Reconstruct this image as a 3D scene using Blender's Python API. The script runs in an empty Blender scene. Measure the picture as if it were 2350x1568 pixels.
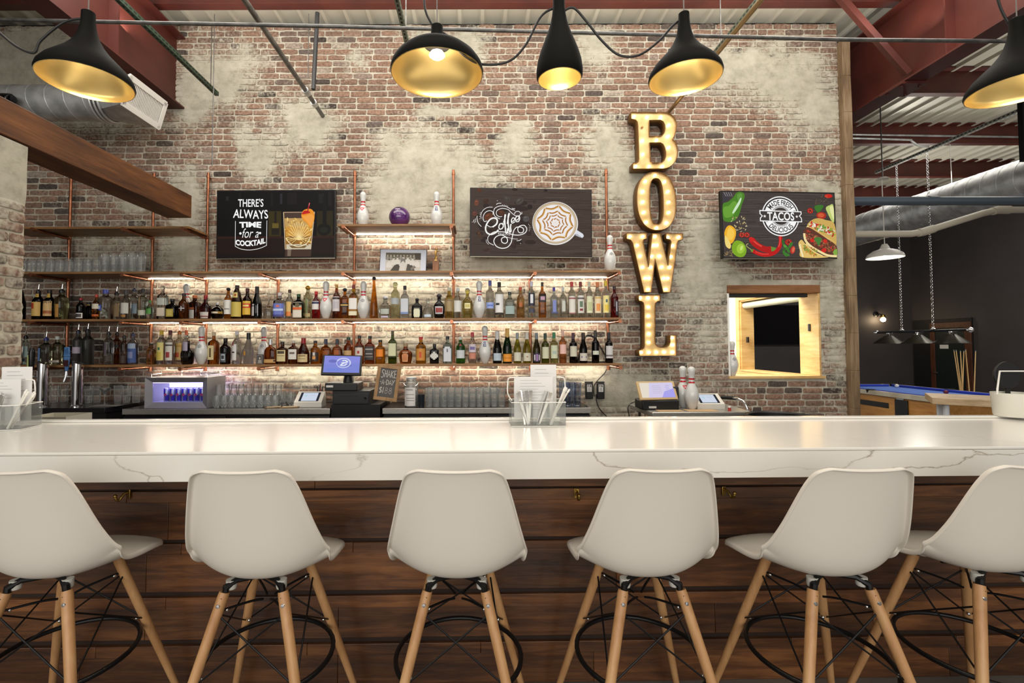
import bpy, bmesh, math, random
from math import sin, cos, pi, radians, sqrt
from mathutils import Vector, Matrix, noise

# ------------------------------------------------------------------ camera, world, light, exposure
SC = bpy.context.scene
COL = SC.collection
FPX, CXP, CYP, CAMZ = 1100.0, 1095.0, 755.0, 1.48
PITCH, ROLL = radians(1.91), -0.0030
cam_d = bpy.data.cameras.new('camera')
cam_d.sensor_fit = 'HORIZONTAL'
cam_d.sensor_width = 36.0
cam_d.lens = 36.0 * FPX / 2350.0
cam_d.shift_x = (1175.0 - CXP) / 2350.0
cam_d.shift_y = -(784.0 - CYP) / 2350.0
cam_d.clip_start = 0.05
cam = bpy.data.objects.new('camera', cam_d)
COL.objects.link(cam)
CROT = Matrix.Rotation(pi / 2 + PITCH, 3, 'X') @ Matrix.Rotation(ROLL, 3, 'Z')
cam.matrix_world = Matrix.Translation((0, 0, CAMZ)) @ CROT.to_4x4()
SC.camera = cam

W_ = bpy.data.worlds.new('world')
SC.world = W_
W_.use_nodes = True
W_.node_tree.nodes['Background'].inputs[0].default_value = (1.0, 0.97, 0.92, 1)
W_.node_tree.nodes['Background'].inputs[1].default_value = 0.55
SC.view_settings.view_transform = 'Standard'
SC.view_settings.look = 'None'
SC.view_settings.gamma = 1.0
SC.view_settings.use_curve_mapping = False
SC.view_settings.exposure = 0.0
try:
    SC.cycles.use_denoising = True
    SC.cycles.sample_clamp_indirect = 4.0
    SC.cycles.max_bounces = 10
    SC.cycles.transparent_max_bounces = 24
    SC.cycles.transmission_bounces = 8
    SC.cycles.caustics_reflective = False
    SC.cycles.caustics_refractive = False
except Exception:
    pass


def area(name, loc, rot, sx, sy, power, col=(1, 1, 1), spread=pi):
    l = bpy.data.lights.new(name, 'AREA')
    l.shape = 'RECTANGLE'
    l.size, l.size_y, l.energy, l.color, l.spread = sx, sy, power, col, spread
    o = bpy.data.objects.new(name, l)
    COL.objects.link(o)
    o.location, o.rotation_euler = loc, rot
    return o


# daylight from the front windows of the room, behind the camera, the room's ceiling lamps, and added fill lights
area('front_window_daylight', (-1.0, -5.0, 2.6), (radians(84), 0, 0), 9, 3.4, 330, (1.0, 0.96, 0.90))
area('room_ceiling_light', (0.2, 1.2, 4.55), (0, 0, 0), 6.0, 1.6, 75, (1.0, 0.93, 0.84))
area('wall_fill_light', (0.4, 3.6, 4.6), (radians(20), 0, 0), 7.5, 1.2, 150, (1.0, 0.94, 0.86))  # added fill without a fixture, tilted to brighten the brick wall
area('pool_room_light', (8.6, 7.2, 4.4), (0, 0, 0), 4.0, 3.0, 110, (1.0, 0.95, 0.88))
for nm, lc, pw in (('pool_room_fill_light', (7.6, 6.0, 3.7), 75), ('pool_room_fill_light', (8.8, 9.6, 3.7), 75)):  # added point fills, no fixtures modelled: they brighten the pool room deck
    pl = bpy.data.lights.new(nm, 'POINT')
    pl.energy, pl.shadow_soft_size, pl.color = pw, 0.25, (1.0, 0.95, 0.86)
    po = bpy.data.objects.new(nm, pl)
    COL.objects.link(po)
    po.location = lc
area('deck_fill_light', (0.2, 4.35, 4.45), (radians(172), 0, 0), 8.0, 0.15, 60, (1.0, 0.95, 0.86))  # added upward fill that brightens the roof deck above the wall
area('passage_light', (2.2, 6.2, 3.1), (0, 0, 0), 1.6, 1.0, 130, (1.0, 0.96, 0.88))


# ------------------------------------------------------------------ where a picture point lies in the room
def ray(px, py):
    return CROT @ Vector(((px - CXP) / FPX, -(py - CYP) / FPX, -1.0))


def atY(px, py, Y):
    d = ray(px, py)
    t = Y / d.y
    return Vector((d.x * t, Y, CAMZ + d.z * t))


def atZ(px, py, Z):
    d = ray(px, py)
    t = (Z - CAMZ) / d.z
    return Vector((d.x * t, d.y * t, Z))


def atX(px, py, X):
    d = ray(px, py)
    t = X / d.x
    return Vector((X, d.y * t, CAMZ + d.z * t))


def V(*a):
    return Vector(a)


# ------------------------------------------------------------------ materials
def lin(c):
    out = []
    for v in c[:3]:
        v = v / 255.0
        out.append(v / 12.92 if v <= 0.04045 else ((v + 0.055) / 1.055) ** 2.4)
    return (out[0], out[1], out[2], 1.0)


MATS = {}


def M(name, col=(200, 200, 200), rough=0.5, metal=0.0, trans=0.0, ior=1.45, emit=None, es=0.0, coat=0.0, spec=None, alpha=None):
    if name in MATS:
        return MATS[name]
    m = bpy.data.materials.new(name)
    m.use_nodes = True
    b = m.node_tree.nodes['Principled BSDF']
    b.inputs['Base Color'].default_value = lin(col)
    b.inputs['Roughness'].default_value = rough
    b.inputs['Metallic'].default_value = metal
    b.inputs['Transmission Weight'].default_value = trans
    b.inputs['IOR'].default_value = ior
    b.inputs['Coat Weight'].default_value = coat
    if spec is not None:
        b.inputs['Specular IOR Level'].default_value = spec
    if emit:
        b.inputs['Emission Color'].default_value = lin(emit)
        b.inputs['Emission Strength'].default_value = es
    MATS[name] = m
    return m


def nt(name):
    m = bpy.data.materials.new(name)
    m.use_nodes = True
    n = m.node_tree.nodes
    MATS[name] = m
    return m, n, m.node_tree.links, n['Principled BSDF']


def ramp(n, stops):
    r = n.new('ShaderNodeValToRGB')
    e = r.color_ramp.elements
    while len(e) < len(stops):
        e.new(0.5)
    for k, (p, c) in enumerate(stops):
        e[k].position = p
        e[k].color = lin(c)
    return r


def wood(name, c0, c1, c2, scale=(1.2, 14, 14), rough=0.45, bump=0.12, big=2.2, coat=0.0, knots=True):
    m, n, l, b = nt(name)
    tc = n.new('ShaderNodeTexCoord')
    mp = n.new('ShaderNodeMapping')
    mp.inputs['Scale'].default_value = scale
    l.new(tc.outputs['Object'], mp.inputs[0])
    n1 = n.new('ShaderNodeTexNoise')
    n1.inputs['Scale'].default_value = 3.0
    n1.inputs['Detail'].default_value = 9
    n1.inputs['Roughness'].default_value = 0.62
    n1.inputs['Distortion'].default_value = 0.6
    l.new(mp.outputs[0], n1.inputs['Vector'])
    n2 = n.new('ShaderNodeTexNoise')
    n2.inputs['Scale'].default_value = big
    n2.inputs['Detail'].default_value = 3
    mp2 = n.new('ShaderNodeMapping')
    mp2.inputs['Scale'].default_value = tuple(0.35 * s if s > 3 else s for s in scale)
    l.new(tc.outputs['Object'], mp2.inputs[0])
    l.new(mp2.outputs[0], n2.inputs['Vector'])
    mx = n.new('ShaderNodeMath')
    mx.operation = 'MULTIPLY_ADD'
    mx.inputs[1].default_value = 0.55
    l.new(n1.outputs[0], mx.inputs[0])
    mm = n.new('ShaderNodeMath')
    mm.operation = 'MULTIPLY'
    mm.inputs[1].default_value = 0.5
    l.new(n2.outputs[0], mm.inputs[0])
    l.new(mm.outputs[0], mx.inputs[2])
    r = ramp(n, [(0.36, c0), (0.52, c1), (0.68, c2)])
    l.new(mx.outputs[0], r.inputs[0])
    src = r.outputs[0]
    at = n.new('ShaderNodeAttribute')
    at.attribute_name = 'tone'
    tm = n.new('ShaderNodeMix')
    tm.data_type = 'RGBA'
    tm.blend_type = 'MULTIPLY'
    tm.inputs['Factor'].default_value = 1.0
    ad = n.new('ShaderNodeMath')
    ad.operation = 'ADD'
    ad.inputs[1].default_value = 1.0
    l.new(at.outputs['Fac'], ad.inputs[0])
    l.new(src, tm.inputs['A'])
    l.new(ad.outputs[0], tm.inputs['B'])
    l.new(tm.outputs['Result'], b.inputs['Base Color'])
    b.inputs['Roughness'].default_value = rough
    b.inputs['Coat Weight'].default_value = coat
    bp = n.new('ShaderNodeBump')
    bp.inputs['Strength'].default_value = bump
    bp.inputs['Distance'].default_value = 0.01
    l.new(n1.outputs[0], bp.inputs['Height'])
    l.new(bp.outputs[0], b.inputs['Normal'])
    return m


def noisy(name, c0, c1, scale=6.0, rough=0.5, metal=0.0, bump=0.0, lo=0.35, hi=0.65, coat=0.0, stretch=(1, 1, 1), r2=None):
    m, n, l, b = nt(name)
    tc = n.new('ShaderNodeTexCoord')
    mp = n.new('ShaderNodeMapping')
    mp.inputs['Scale'].default_value = stretch
    l.new(tc.outputs['Object'], mp.inputs[0])
    n1 = n.new('ShaderNodeTexNoise')
    n1.inputs['Scale'].default_value = scale
    n1.inputs['Detail'].default_value = 6
    l.new(mp.outputs[0], n1.inputs['Vector'])
    r = ramp(n, [(lo, c0), (hi, c1)])
    l.new(n1.outputs[0], r.inputs[0])
    l.new(r.outputs[0], b.inputs['Base Color'])
    b.inputs['Roughness'].default_value = rough
    b.inputs['Metallic'].default_value = metal
    b.inputs['Coat Weight'].default_value = coat
    if bump:
        bp = n.new('ShaderNodeBump')
        bp.inputs['Strength'].default_value = bump
        bp.inputs['Distance'].default_value = 0.01
        l.new(n1.outputs[0], bp.inputs['Height'])
        l.new(bp.outputs[0], b.inputs['Normal'])
    return m


def emis(name, col, s):
    m = bpy.data.materials.new(name)
    m.use_nodes = True
    n = m.node_tree.nodes
    n.remove(n['Principled BSDF'])
    e = n.new('ShaderNodeEmission')
    e.inputs[0].default_value = lin(col)
    e.inputs[1].default_value = s
    m.node_tree.links.new(e.outputs[0], n['Material Output'].inputs[0])
    MATS[name] = m
    return m


def thin_glass(name, col=(245, 248, 245), refl=1.0, rough=0.03, light_mix=0.0):
    m = bpy.data.materials.new(name)
    m.use_nodes = True
    n, l = m.node_tree.nodes, m.node_tree.links
    n.remove(n['Principled BSDF'])
    t = n.new('ShaderNodeBsdfTransparent')
    t.inputs[0].default_value = lin(col)
    g = n.new('ShaderNodeBsdfGlossy')
    g.inputs['Roughness'].default_value = rough
    lw = n.new('ShaderNodeLayerWeight')
    lw.inputs[0].default_value = 0.28
    mu = n.new('ShaderNodeMath')
    mu.operation = 'MULTIPLY'
    mu.inputs[1].default_value = refl * 0.6
    mu.use_clamp = True
    l.new(lw.outputs['Fresnel'], mu.inputs[0])
    mix = n.new('ShaderNodeMixShader')
    l.new(mu.outputs[0], mix.inputs[0])
    l.new(t.outputs[0], mix.inputs[1])
    l.new(g.outputs[0], mix.inputs[2])
    out = mix
    if light_mix:
        df = n.new('ShaderNodeBsdfDiffuse')  # white diffuse mixed in, standing for light refracted inside the glass
        df.inputs[0].default_value = lin((225, 228, 228))
        m2 = n.new('ShaderNodeMixShader')
        m2.inputs[0].default_value = light_mix
        l.new(mix.outputs[0], m2.inputs[1])
        l.new(df.outputs[0], m2.inputs[2])
        out = m2
    l.new(out.outputs[0], n['Material Output'].inputs[0])
    MATS[name] = m
    return m


def attr_mat(name, emission=0.0, rough=0.5):
    m, n, l, b = nt(name)
    a = n.new('ShaderNodeAttribute')
    a.attribute_name = 'ink'
    b.inputs['Roughness'].default_value = rough
    if emission:
        b.inputs['Base Color'].default_value = (0.01, 0.01, 0.01, 1)
        l.new(a.outputs['Color'], b.inputs['Emission Color'])
        b.inputs['Emission Strength'].default_value = emission
    else:
        l.new(a.outputs['Color'], b.inputs['Base Color'])
    return m


INK = attr_mat('printed_ink', 0.0, 0.55)
GLOW = attr_mat('lit_screen', 0.95, 0.3)
GLOW.node_tree.nodes['Principled BSDF'].inputs['Specular IOR Level'].default_value = 0.06
BLACK = M('black_plastic', (22, 22, 23), 0.42)
BLACKM = M('black_metal', (20, 20, 21), 0.38, 0.3)
DARKP = M('charcoal_plastic', (38, 38, 40), 0.5)
WHITEP = M('white_plastic', (232, 230, 224), 0.35)
CHROME = M('chrome', (225, 226, 228), 0.08, 1.0)
STEEL = noisy('brushed_steel', (160, 157, 150), (200, 197, 190), 30, 0.38, 0.75, stretch=(1, 20, 20))
GALV = noisy('galvanised_steel', (166, 168, 168), (206, 207, 206), 9, 0.42, 0.55)
COPPER = noisy('copper', (146, 92, 66), (176, 118, 88), 12, 0.34, 0.9)
BRASS = M('brass', (176, 148, 82), 0.25, 1.0)
REDSTEEL = noisy('red_oxide_steel', (72, 30, 24), (88, 38, 30), 3, 0.5)
GREENSTRUT = M('green_strut', (52, 72, 56), 0.45, 0.2)
CONDUIT = noisy('conduit_grey', (92, 92, 92), (125, 124, 120), 14, 0.4, 0.7)
GLASS = thin_glass('clear_drinking_glass', (250, 252, 251), 1.5, .03, .11)
ACRYL = thin_glass('clear_acrylic', (250, 251, 250), 1.0, 0.08, .06)
PANE = thin_glass('window_pane_glass', (235, 240, 240), 0.6, 0.01)


# ------------------------------------------------------------------ mesh building
class MB:
    def __init__(s):
        s.v, s.f, s.mi, s.tone, s.k = [], [], [], [], 0
        s.t = 0.0

    def face(s, idx):
        s.f.append(tuple(idx))
        s.mi.append(s.k)
        s.tone.append(s.t)

    def add(s, vs, fs):
        o = len(s.v)
        s.v += [tuple(x) for x in vs]
        for f in fs:
            s.face([o + i for i in f])
        return s

    def box(s, x0, x1, y0, y1, z0, z1):
        vs = [(x, y, z) for z in (z0, z1) for y in (y0, y1) for x in (x0, x1)]
        return s.add(vs, [(0, 2, 3, 1), (4, 5, 7, 6), (0, 1, 5, 4), (2, 6, 7, 3), (0, 4, 6, 2), (1, 3, 7, 5)])

    def obox(s, c, size, rot=None):
        r = rot if rot is not None else Matrix.Identity(3)
        c = Vector(c)
        vs = [c + r @ Vector((x * size[0] / 2, y * size[1] / 2, z * size[2] / 2)) for z in (-1, 1) for y in (-1, 1) for x in (-1, 1)]
        return s.add(vs, [(0, 2, 3, 1), (4, 5, 7, 6), (0, 1, 5, 4), (2, 6, 7, 3), (0, 4, 6, 2), (1, 3, 7, 5)])

    def hexa(s, b, t):
        """eight corners: bottom ring b (4), top ring t (4), both counter-clockwise from above"""
        return s.add(list(b) + list(t), [(3, 2, 1, 0), (4, 5, 6, 7), (0, 1, 5, 4), (1, 2, 6, 5), (2, 3, 7, 6), (3, 0, 4, 7)])

    def tube(s, pts, r, n=10, caps=True, closed=False):
        pts = [Vector(p) for p in pts]
        m = len(pts)
        rs = r if isinstance(r, (list, tuple)) else [r] * m
        o = len(s.v)
        up = None
        for i, p in enumerate(pts):
            if closed:
                d = pts[(i + 1) % m] - pts[i - 1]
            else:
                d = pts[min(i + 1, m - 1)] - pts[max(i - 1, 0)]
            d.normalize()
            if up is None:
                up = d.orthogonal().normalized()
            else:
                up = (up - d * up.dot(d))
                up = up.normalized() if up.length > 1e-6 else d.orthogonal().normalized()
            q = d.cross(up)
            for k in range(n):
                a = 2 * pi * k / n
                s.v.append(tuple(p + (up * cos(a) + q * sin(a)) * rs[i]))
        rng = range(m) if closed else range(m - 1)
        for i in rng:
            j = (i + 1) % m
            for k in range(n):
                k2 = (k + 1) % n
                s.face((o + i * n + k, o + i * n + k2, o + j * n + k2, o + j * n + k))
        if caps and not closed:
            s.face([o + k for k in range(n)][::-1])
            s.face([o + (m - 1) * n + k for k in range(n)])
        return s

    def lathe(s, prof, n=24, c=(0, 0, 0), sx=1.0, sy=1.0, sq=None, rot=None):
        """prof: (r, z) from bottom up; sq: matching list of superellipse powers"""
        o = len(s.v)
        c = Vector(c)
        rows = []
        for i, (r, z) in enumerate(prof):
            if r < 1e-6:
                rows.append([len(s.v)])
                p = Vector((0, 0, z))
                s.v.append(tuple(c + (rot @ p if rot else p)))
                continue
            row = []
            pw = sq[i] if sq else 2
            for k in range(n):
                a = 2 * pi * (k + 0.5) / n
                ca, sa = cos(a), sin(a)
                q = r if pw == 2 else r / (abs(ca) ** pw + abs(sa) ** pw) ** (1.0 / pw)
                p = Vector((q * ca * sx, q * sa * sy, z))
                row.append(len(s.v))
                s.v.append(tuple(c + (rot @ p if rot else p)))
            rows.append(row)
        for a, b in zip(rows, rows[1:]):
            if len(a) == 1 and len(b) == 1:
                continue
            for k in range(n):
                k2 = (k + 1) % n
                if len(a) == 1:
                    s.face((a[0], b[k2], b[k]))
                elif len(b) == 1:
                    s.face((a[k], a[k2], b[0]))
                else:
                    s.face((a[k], a[k2], b[k2], b[k]))
        return s

    def ball(s, c, r, n=16, m=10, sc=(1, 1, 1)):
        prof = [(r * sin(pi * i / m), -r * cos(pi * i / m)) for i in range(m + 1)]
        prof[0] = (0, -r)
        prof[-1] = (0, r)
        o = len(s.v)
        s.lathe([(a, b * sc[2]) for a, b in prof], n, c, sc[0], sc[1])
        return s

    def prism(s, pts, y0, y1):
        """outline pts (x, z) extruded along y"""
        n = len(pts)
        o = len(s.v)
        s.v += [(p[0], y0, p[1]) for p in pts] + [(p[0], y1, p[1]) for p in pts]
        s.face([o + i for i in range(n)])
        s.face([o + n + i for i in range(n)][::-1])
        for i in range(n):
            j = (i + 1) % n
            s.face((o + i, o + n + i, o + n + j, o + j))
        return s

    def build(s, name, mats, parent=None, smooth=True, bevel=0.0, ang=38, loc=None):
        me = bpy.data.meshes.new(name)
        me.from_pydata(s.v, [], s.f)
        if not isinstance(mats, (list, tuple)):
            mats = [mats]
        for m in mats:
            me.materials.append(m)
        if len(mats) > 1:
            me.polygons.foreach_set('material_index', s.mi)
        if any(s.tone):
            at = me.attributes.new('tone', 'FLOAT', 'FACE')
            at.data.foreach_set('value', s.tone)
        bm = bmesh.new()
        bm.from_mesh(me)
        bmesh.ops.recalc_face_normals(bm, faces=bm.faces)
        bm.to_mesh(me)
        bm.free()
        if smooth:
            me.shade_smooth()
            me.set_sharp_from_angle(angle=radians(ang))
        o = bpy.data.objects.new(name, me)
        COL.objects.link(o)
        if loc is not None:
            o.location = loc
        if parent is not None:
            o.parent = parent
        if bevel:
            b = o.modifiers.new('bevel', 'BEVEL')
            b.width, b.segments, b.limit_method, b.angle_limit = bevel, 2, 'ANGLE', radians(40)
        return o


def each(b, name, mats, parent, **kw):
    """one object for every separate piece of the mesh builder"""
    n = len(b.v)
    p = list(range(n))

    def find(i):
        while p[i] != i:
            p[i] = p[p[i]]
            i = p[i]
        return i
    for f in b.f:
        for i in f[1:]:
            p[find(i)] = find(f[0])
    groups = {}
    for k, f in enumerate(b.f):
        groups.setdefault(find(f[0]), []).append(k)
    out = []
    for fs in groups.values():
        m = MB()
        ix = {}
        for k in fs:
            q = []
            for i in b.f[k]:
                if i not in ix:
                    ix[i] = len(m.v)
                    m.v.append(b.v[i])
                q.append(ix[i])
            m.f.append(tuple(q))
            m.mi.append(b.mi[k])
            m.tone.append(b.tone[k])
        out.append(m.build(name, mats, parent, **kw))
    return out


def tag(o, label, cat, group=None, kind=None):
    o['label'] = label
    o['category'] = cat
    if group:
        o['group'] = group
    if kind:
        o['kind'] = kind
    return o


def struct(o, label=None, cat=None):
    o['kind'] = 'structure'
    if label:
        o['label'] = label
        o['category'] = cat
    return o


def thing(name, label, cat, loc=(0, 0, 0), rz=0.0, group=None):
    o = bpy.data.objects.new(name, None)
    COL.objects.link(o)
    o.empty_display_size = 0.05
    o.location = loc
    o.rotation_euler = (0, 0, rz)
    return tag(o, label, cat, group)


def dup(root, loc, rz=None, label=None, group=None):
    r = root.copy()
    COL.objects.link(r)
    r.location = loc
    if rz is not None:
        r.rotation_euler = (root.rotation_euler[0], root.rotation_euler[1], rz)
    if label:
        r['label'] = label
    if group:
        r['group'] = group
    for ch in list(root.children):
        c = ch.copy()
        COL.objects.link(c)
        c.parent = r
        for g in ch.children:
            d = g.copy()
            COL.objects.link(d)
            d.parent = c
    return r


def spline(pts, n=8, closed=False):
    """Catmull-Rom through pts (tuples of any length)"""
    P = [Vector(p) for p in pts]
    m = len(P)
    out = []
    for i in range(m if closed else m - 1):
        if closed:
            a, b, c, d = P[i - 1], P[i], P[(i + 1) % m], P[(i + 2) % m]
        else:
            a, b, c, d = P[max(i - 1, 0)], P[i], P[i + 1], P[min(i + 2, m - 1)]
        for k in range(n):
            t = k / n
            out.append(0.5 * ((2 * b) + (c - a) * t + (2 * a - 5 * b + 4 * c - d) * t * t + (3 * b - a - 3 * c + d) * t ** 3))
    if not closed:
        out.append(P[-1])
    return out


# ------------------------------------------------------------------ flat printed or lit pictures
class Art:
    """flat polygons on a plane: picture units (x right, y down) over box (x0, y0, x1, y1) -> W x H metres facing -y"""

    def __init__(s, box, W, H, step=0.00003):
        s.b, s.W, s.H, s.step = box, W, H, step
        s.v, s.f, s.c, s.n = [], [], [], 0

    def P(s, x, y):
        x0, y0, x1, y1 = s.b
        return ((x - x0) / (x1 - x0) * s.W - s.W / 2, -s.n * s.step, s.H / 2 - (y - y0) / (y1 - y0) * s.H)

    def raw(s, pts, faces, col):
        s.n += 1
        o = len(s.v)
        s.v += [s.P(*p[:2]) for p in pts]
        for f in faces:
            s.f.append([o + i for i in f])
            s.c.append(lin(col))

    def poly(s, pts, col):
        s.raw(pts, [range(len(pts))], col)

    def rect(s, x0, y0, x1, y1, col):
        s.poly([(x0, y0), (x1, y0), (x1, y1), (x0, y1)], col)

    def ell(s, cx, cy, rx, ry, col, rot=0.0, n=28):
        s.poly([(cx + rx * cos(t) * cos(rot) - ry * sin(t) * sin(rot), cy + rx * cos(t) * sin(rot) + ry * sin(t) * cos(rot))
                for t in (2 * pi * k / n for k in range(n))], col)

    def ring(s, cx, cy, r0, r1, col, a0=0.0, a1=2 * pi, n=48, ry=1.0):
        pts, fs = [], []
        for k in range(n + 1):
            a = a0 + (a1 - a0) * k / n
            pts += [(cx + r0 * cos(a), cy + r0 * ry * sin(a)), (cx + r1 * cos(a), cy + r1 * ry * sin(a))]
        for k in range(n):
            fs.append((2 * k, 2 * k + 1, 2 * k + 3, 2 * k + 2))
        s.raw(pts, fs, col)

    def line(s, pts, w, col, smooth=True, closed=False, taper=False):
        p = spline(pts, 6, closed) if smooth and len(pts) > 2 else [Vector(q) for q in pts]
        m = len(p)
        vs, fs = [], []
        for i in range(m):
            d = (p[min(i + 1, m - 1)] - p[max(i - 1, 0)])
            d = d.normalized() if d.length else Vector((1, 0))
            h = w / 2 * (0.35 + 0.65 * sin(pi * i / (m - 1)) if taper else 1)
            q = Vector((-d.y, d.x)) * h
            vs += [p[i] + q, p[i] - q]
        for i in range(m - 1):
            fs.append((2 * i, 2 * i + 1, 2 * i + 3, 2 * i + 2))
        s.raw(vs, fs, col)

    def text(s, body, cx, cy, w, h, col, bold=0.0, shear=0.0, rot=0.0, warp=None, arc=None):
        """fit the word into w x h around (cx, cy); arc=(centre y, radius sign) bends it"""
        c = bpy.data.curves.new('lettering', 'FONT')
        c.body = body
        c.offset = bold
        c.shear = shear
        c.resolution_u = 3
        o = bpy.data.objects.new('lettering', c)
        me = bpy.data.meshes.new_from_object(o)
        vs = [(v.co.x, v.co.y) for v in me.vertices]
        fs = [tuple(p.vertices) for p in me.polygons]
        bpy.data.meshes.remove(me)
        bpy.data.objects.remove(o)
        bpy.data.curves.remove(c)
        x0, x1 = min(v[0] for v in vs), max(v[0] for v in vs)
        y0, y1 = min(v[1] for v in vs), max(v[1] for v in vs)
        out = []
        for x, y in vs:
            u = (x - x0) / (x1 - x0) - 0.5
            t = 0.5 - (y - y0) / (y1 - y0)
            if arc:
                R, sgn = arc
                a = u * w / R
                rr = R - sgn * t * h
                out.append((cx + rr * sin(a), cy - sgn * rr * cos(a)))
                continue
            X, Y = u * w, t * h
            if warp:
                X, Y = warp(u, t, X, Y)
            out.append((cx + X * cos(rot) - Y * sin(rot), cy + X * sin(rot) + Y * cos(rot)))
        s.raw(out, fs, col)

    def build(s, name, mat, parent=None, loc=(0, 0, 0), rot=(0, 0, 0)):
        me = bpy.data.meshes.new(name)
        me.from_pydata(s.v, [], s.f)
        at = me.attributes.new('ink', 'FLOAT_COLOR', 'FACE')
        at.data.foreach_set('color', [x for c in s.c for x in c])
        me.materials.append(mat)
        o = bpy.data.objects.new(name, me)
        COL.objects.link(o)
        o.location, o.rotation_euler = loc, rot
        if parent is not None:
            o.parent = parent
        return o

# ------------------------------------------------------------------ brick walls
WY = 5.16          # front of the brick wall
rnd = random.Random(7)


def brick_material():
    m, n, l, b = nt('old_brick')
    at = n.new('ShaderNodeAttribute')
    at.attribute_name = 'wallmix'
    sp = n.new('ShaderNodeSeparateColor')
    l.new(at.outputs['Color'], sp.inputs[0])
    tc = n.new('ShaderNodeTexCoord')
    n1 = n.new('ShaderNodeTexNoise')
    n1.inputs['Scale'].default_value = 9
    n1.inputs['Detail'].default_value = 8
    n1.inputs['Roughness'].default_value = 0.65
    l.new(tc.outputs['Object'], n1.inputs['Vector'])
    n2 = n.new('ShaderNodeTexNoise')
    n2.inputs['Scale'].default_value = 38
    n2.inputs['Detail'].default_value = 6
    l.new(tc.outputs['Object'], n2.inputs['Vector'])
    br = ramp(n, [(0.0, (82, 74, 70)), (0.13, (116, 106, 100)), (0.26, (136, 116, 104)), (0.5, (152, 124, 108)), (0.72, (164, 136, 118)), (0.9, (156, 140, 130)), (1.0, (186, 176, 162))])
    l.new(sp.outputs[1], br.inputs[0])
    # mottling of the brick faces
    mo = ramp(n, [(0.3, (150, 140, 135)), (0.62, (255, 250, 245))])
    l.new(n2.outputs[0], mo.inputs[0])
    mul = n.new('ShaderNodeMix')
    mul.data_type = 'RGBA'
    mul.blend_type = 'MULTIPLY'
    mul.inputs['Factor'].default_value = 0.75
    l.new(br.outputs[0], mul.inputs['A'])
    l.new(mo.outputs[0], mul.inputs['B'])
    # mortar
    mor = ramp(n, [(0.3, (172, 165, 148)), (0.7, (208, 202, 186))])
    l.new(n1.outputs[0], mor.inputs[0])
    mm = n.new('ShaderNodeMix')
    mm.data_type = 'RGBA'
    l.new(sp.outputs[2], mm.inputs['Factor'])
    l.new(mul.outputs['Result'], mm.inputs['A'])
    l.new(mor.outputs[0], mm.inputs['B'])
    # plaster and lime wash
    pl = ramp(n, [(0.25, (150, 145, 130)), (0.5, (180, 175, 158)), (0.75, (198, 193, 178))])
    l.new(n1.outputs[0], pl.inputs[0])
    ad = n.new('ShaderNodeMath')
    ad.operation = 'MULTIPLY_ADD'
    ad.inputs[1].default_value = 0.9
    l.new(n1.outputs[0], ad.inputs[0])
    l.new(sp.outputs[0], ad.inputs[2])
    a2 = n.new('ShaderNodeMath')
    a2.operation = 'MULTIPLY_ADD'
    a2.inputs[1].default_value = 0.75
    l.new(n2.outputs[0], a2.inputs[0])
    l.new(ad.outputs[0], a2.inputs[2])
    ss = n.new('ShaderNodeMapRange')
    ss.inputs['From Min'].default_value = 1.05
    ss.inputs['From Max'].default_value = 1.42
    l.new(a2.outputs[0], ss.inputs['Value'])
    fm = n.new('ShaderNodeMix')
    fm.data_type = 'RGBA'
    l.new(ss.outputs[0], fm.inputs['Factor'])
    l.new(mm.outputs['Result'], fm.inputs['A'])
    l.new(pl.outputs[0], fm.inputs['B'])
    l.new(fm.outputs['Result'], b.inputs['Base Color'])
    b.inputs['Roughness'].default_value = 0.9
    b.inputs['Specular IOR Level'].default_value = 0.2
    bp = n.new('ShaderNodeBump')
    bp.inputs['Strength'].default_value = 0.55
    bp.inputs['Distance'].default_value = 0.006
    l.new(n2.outputs[0], bp.inputs['Height'])
    l.new(bp.outputs[0], b.inputs['Normal'])
    return m


BRICK = brick_material()


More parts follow.
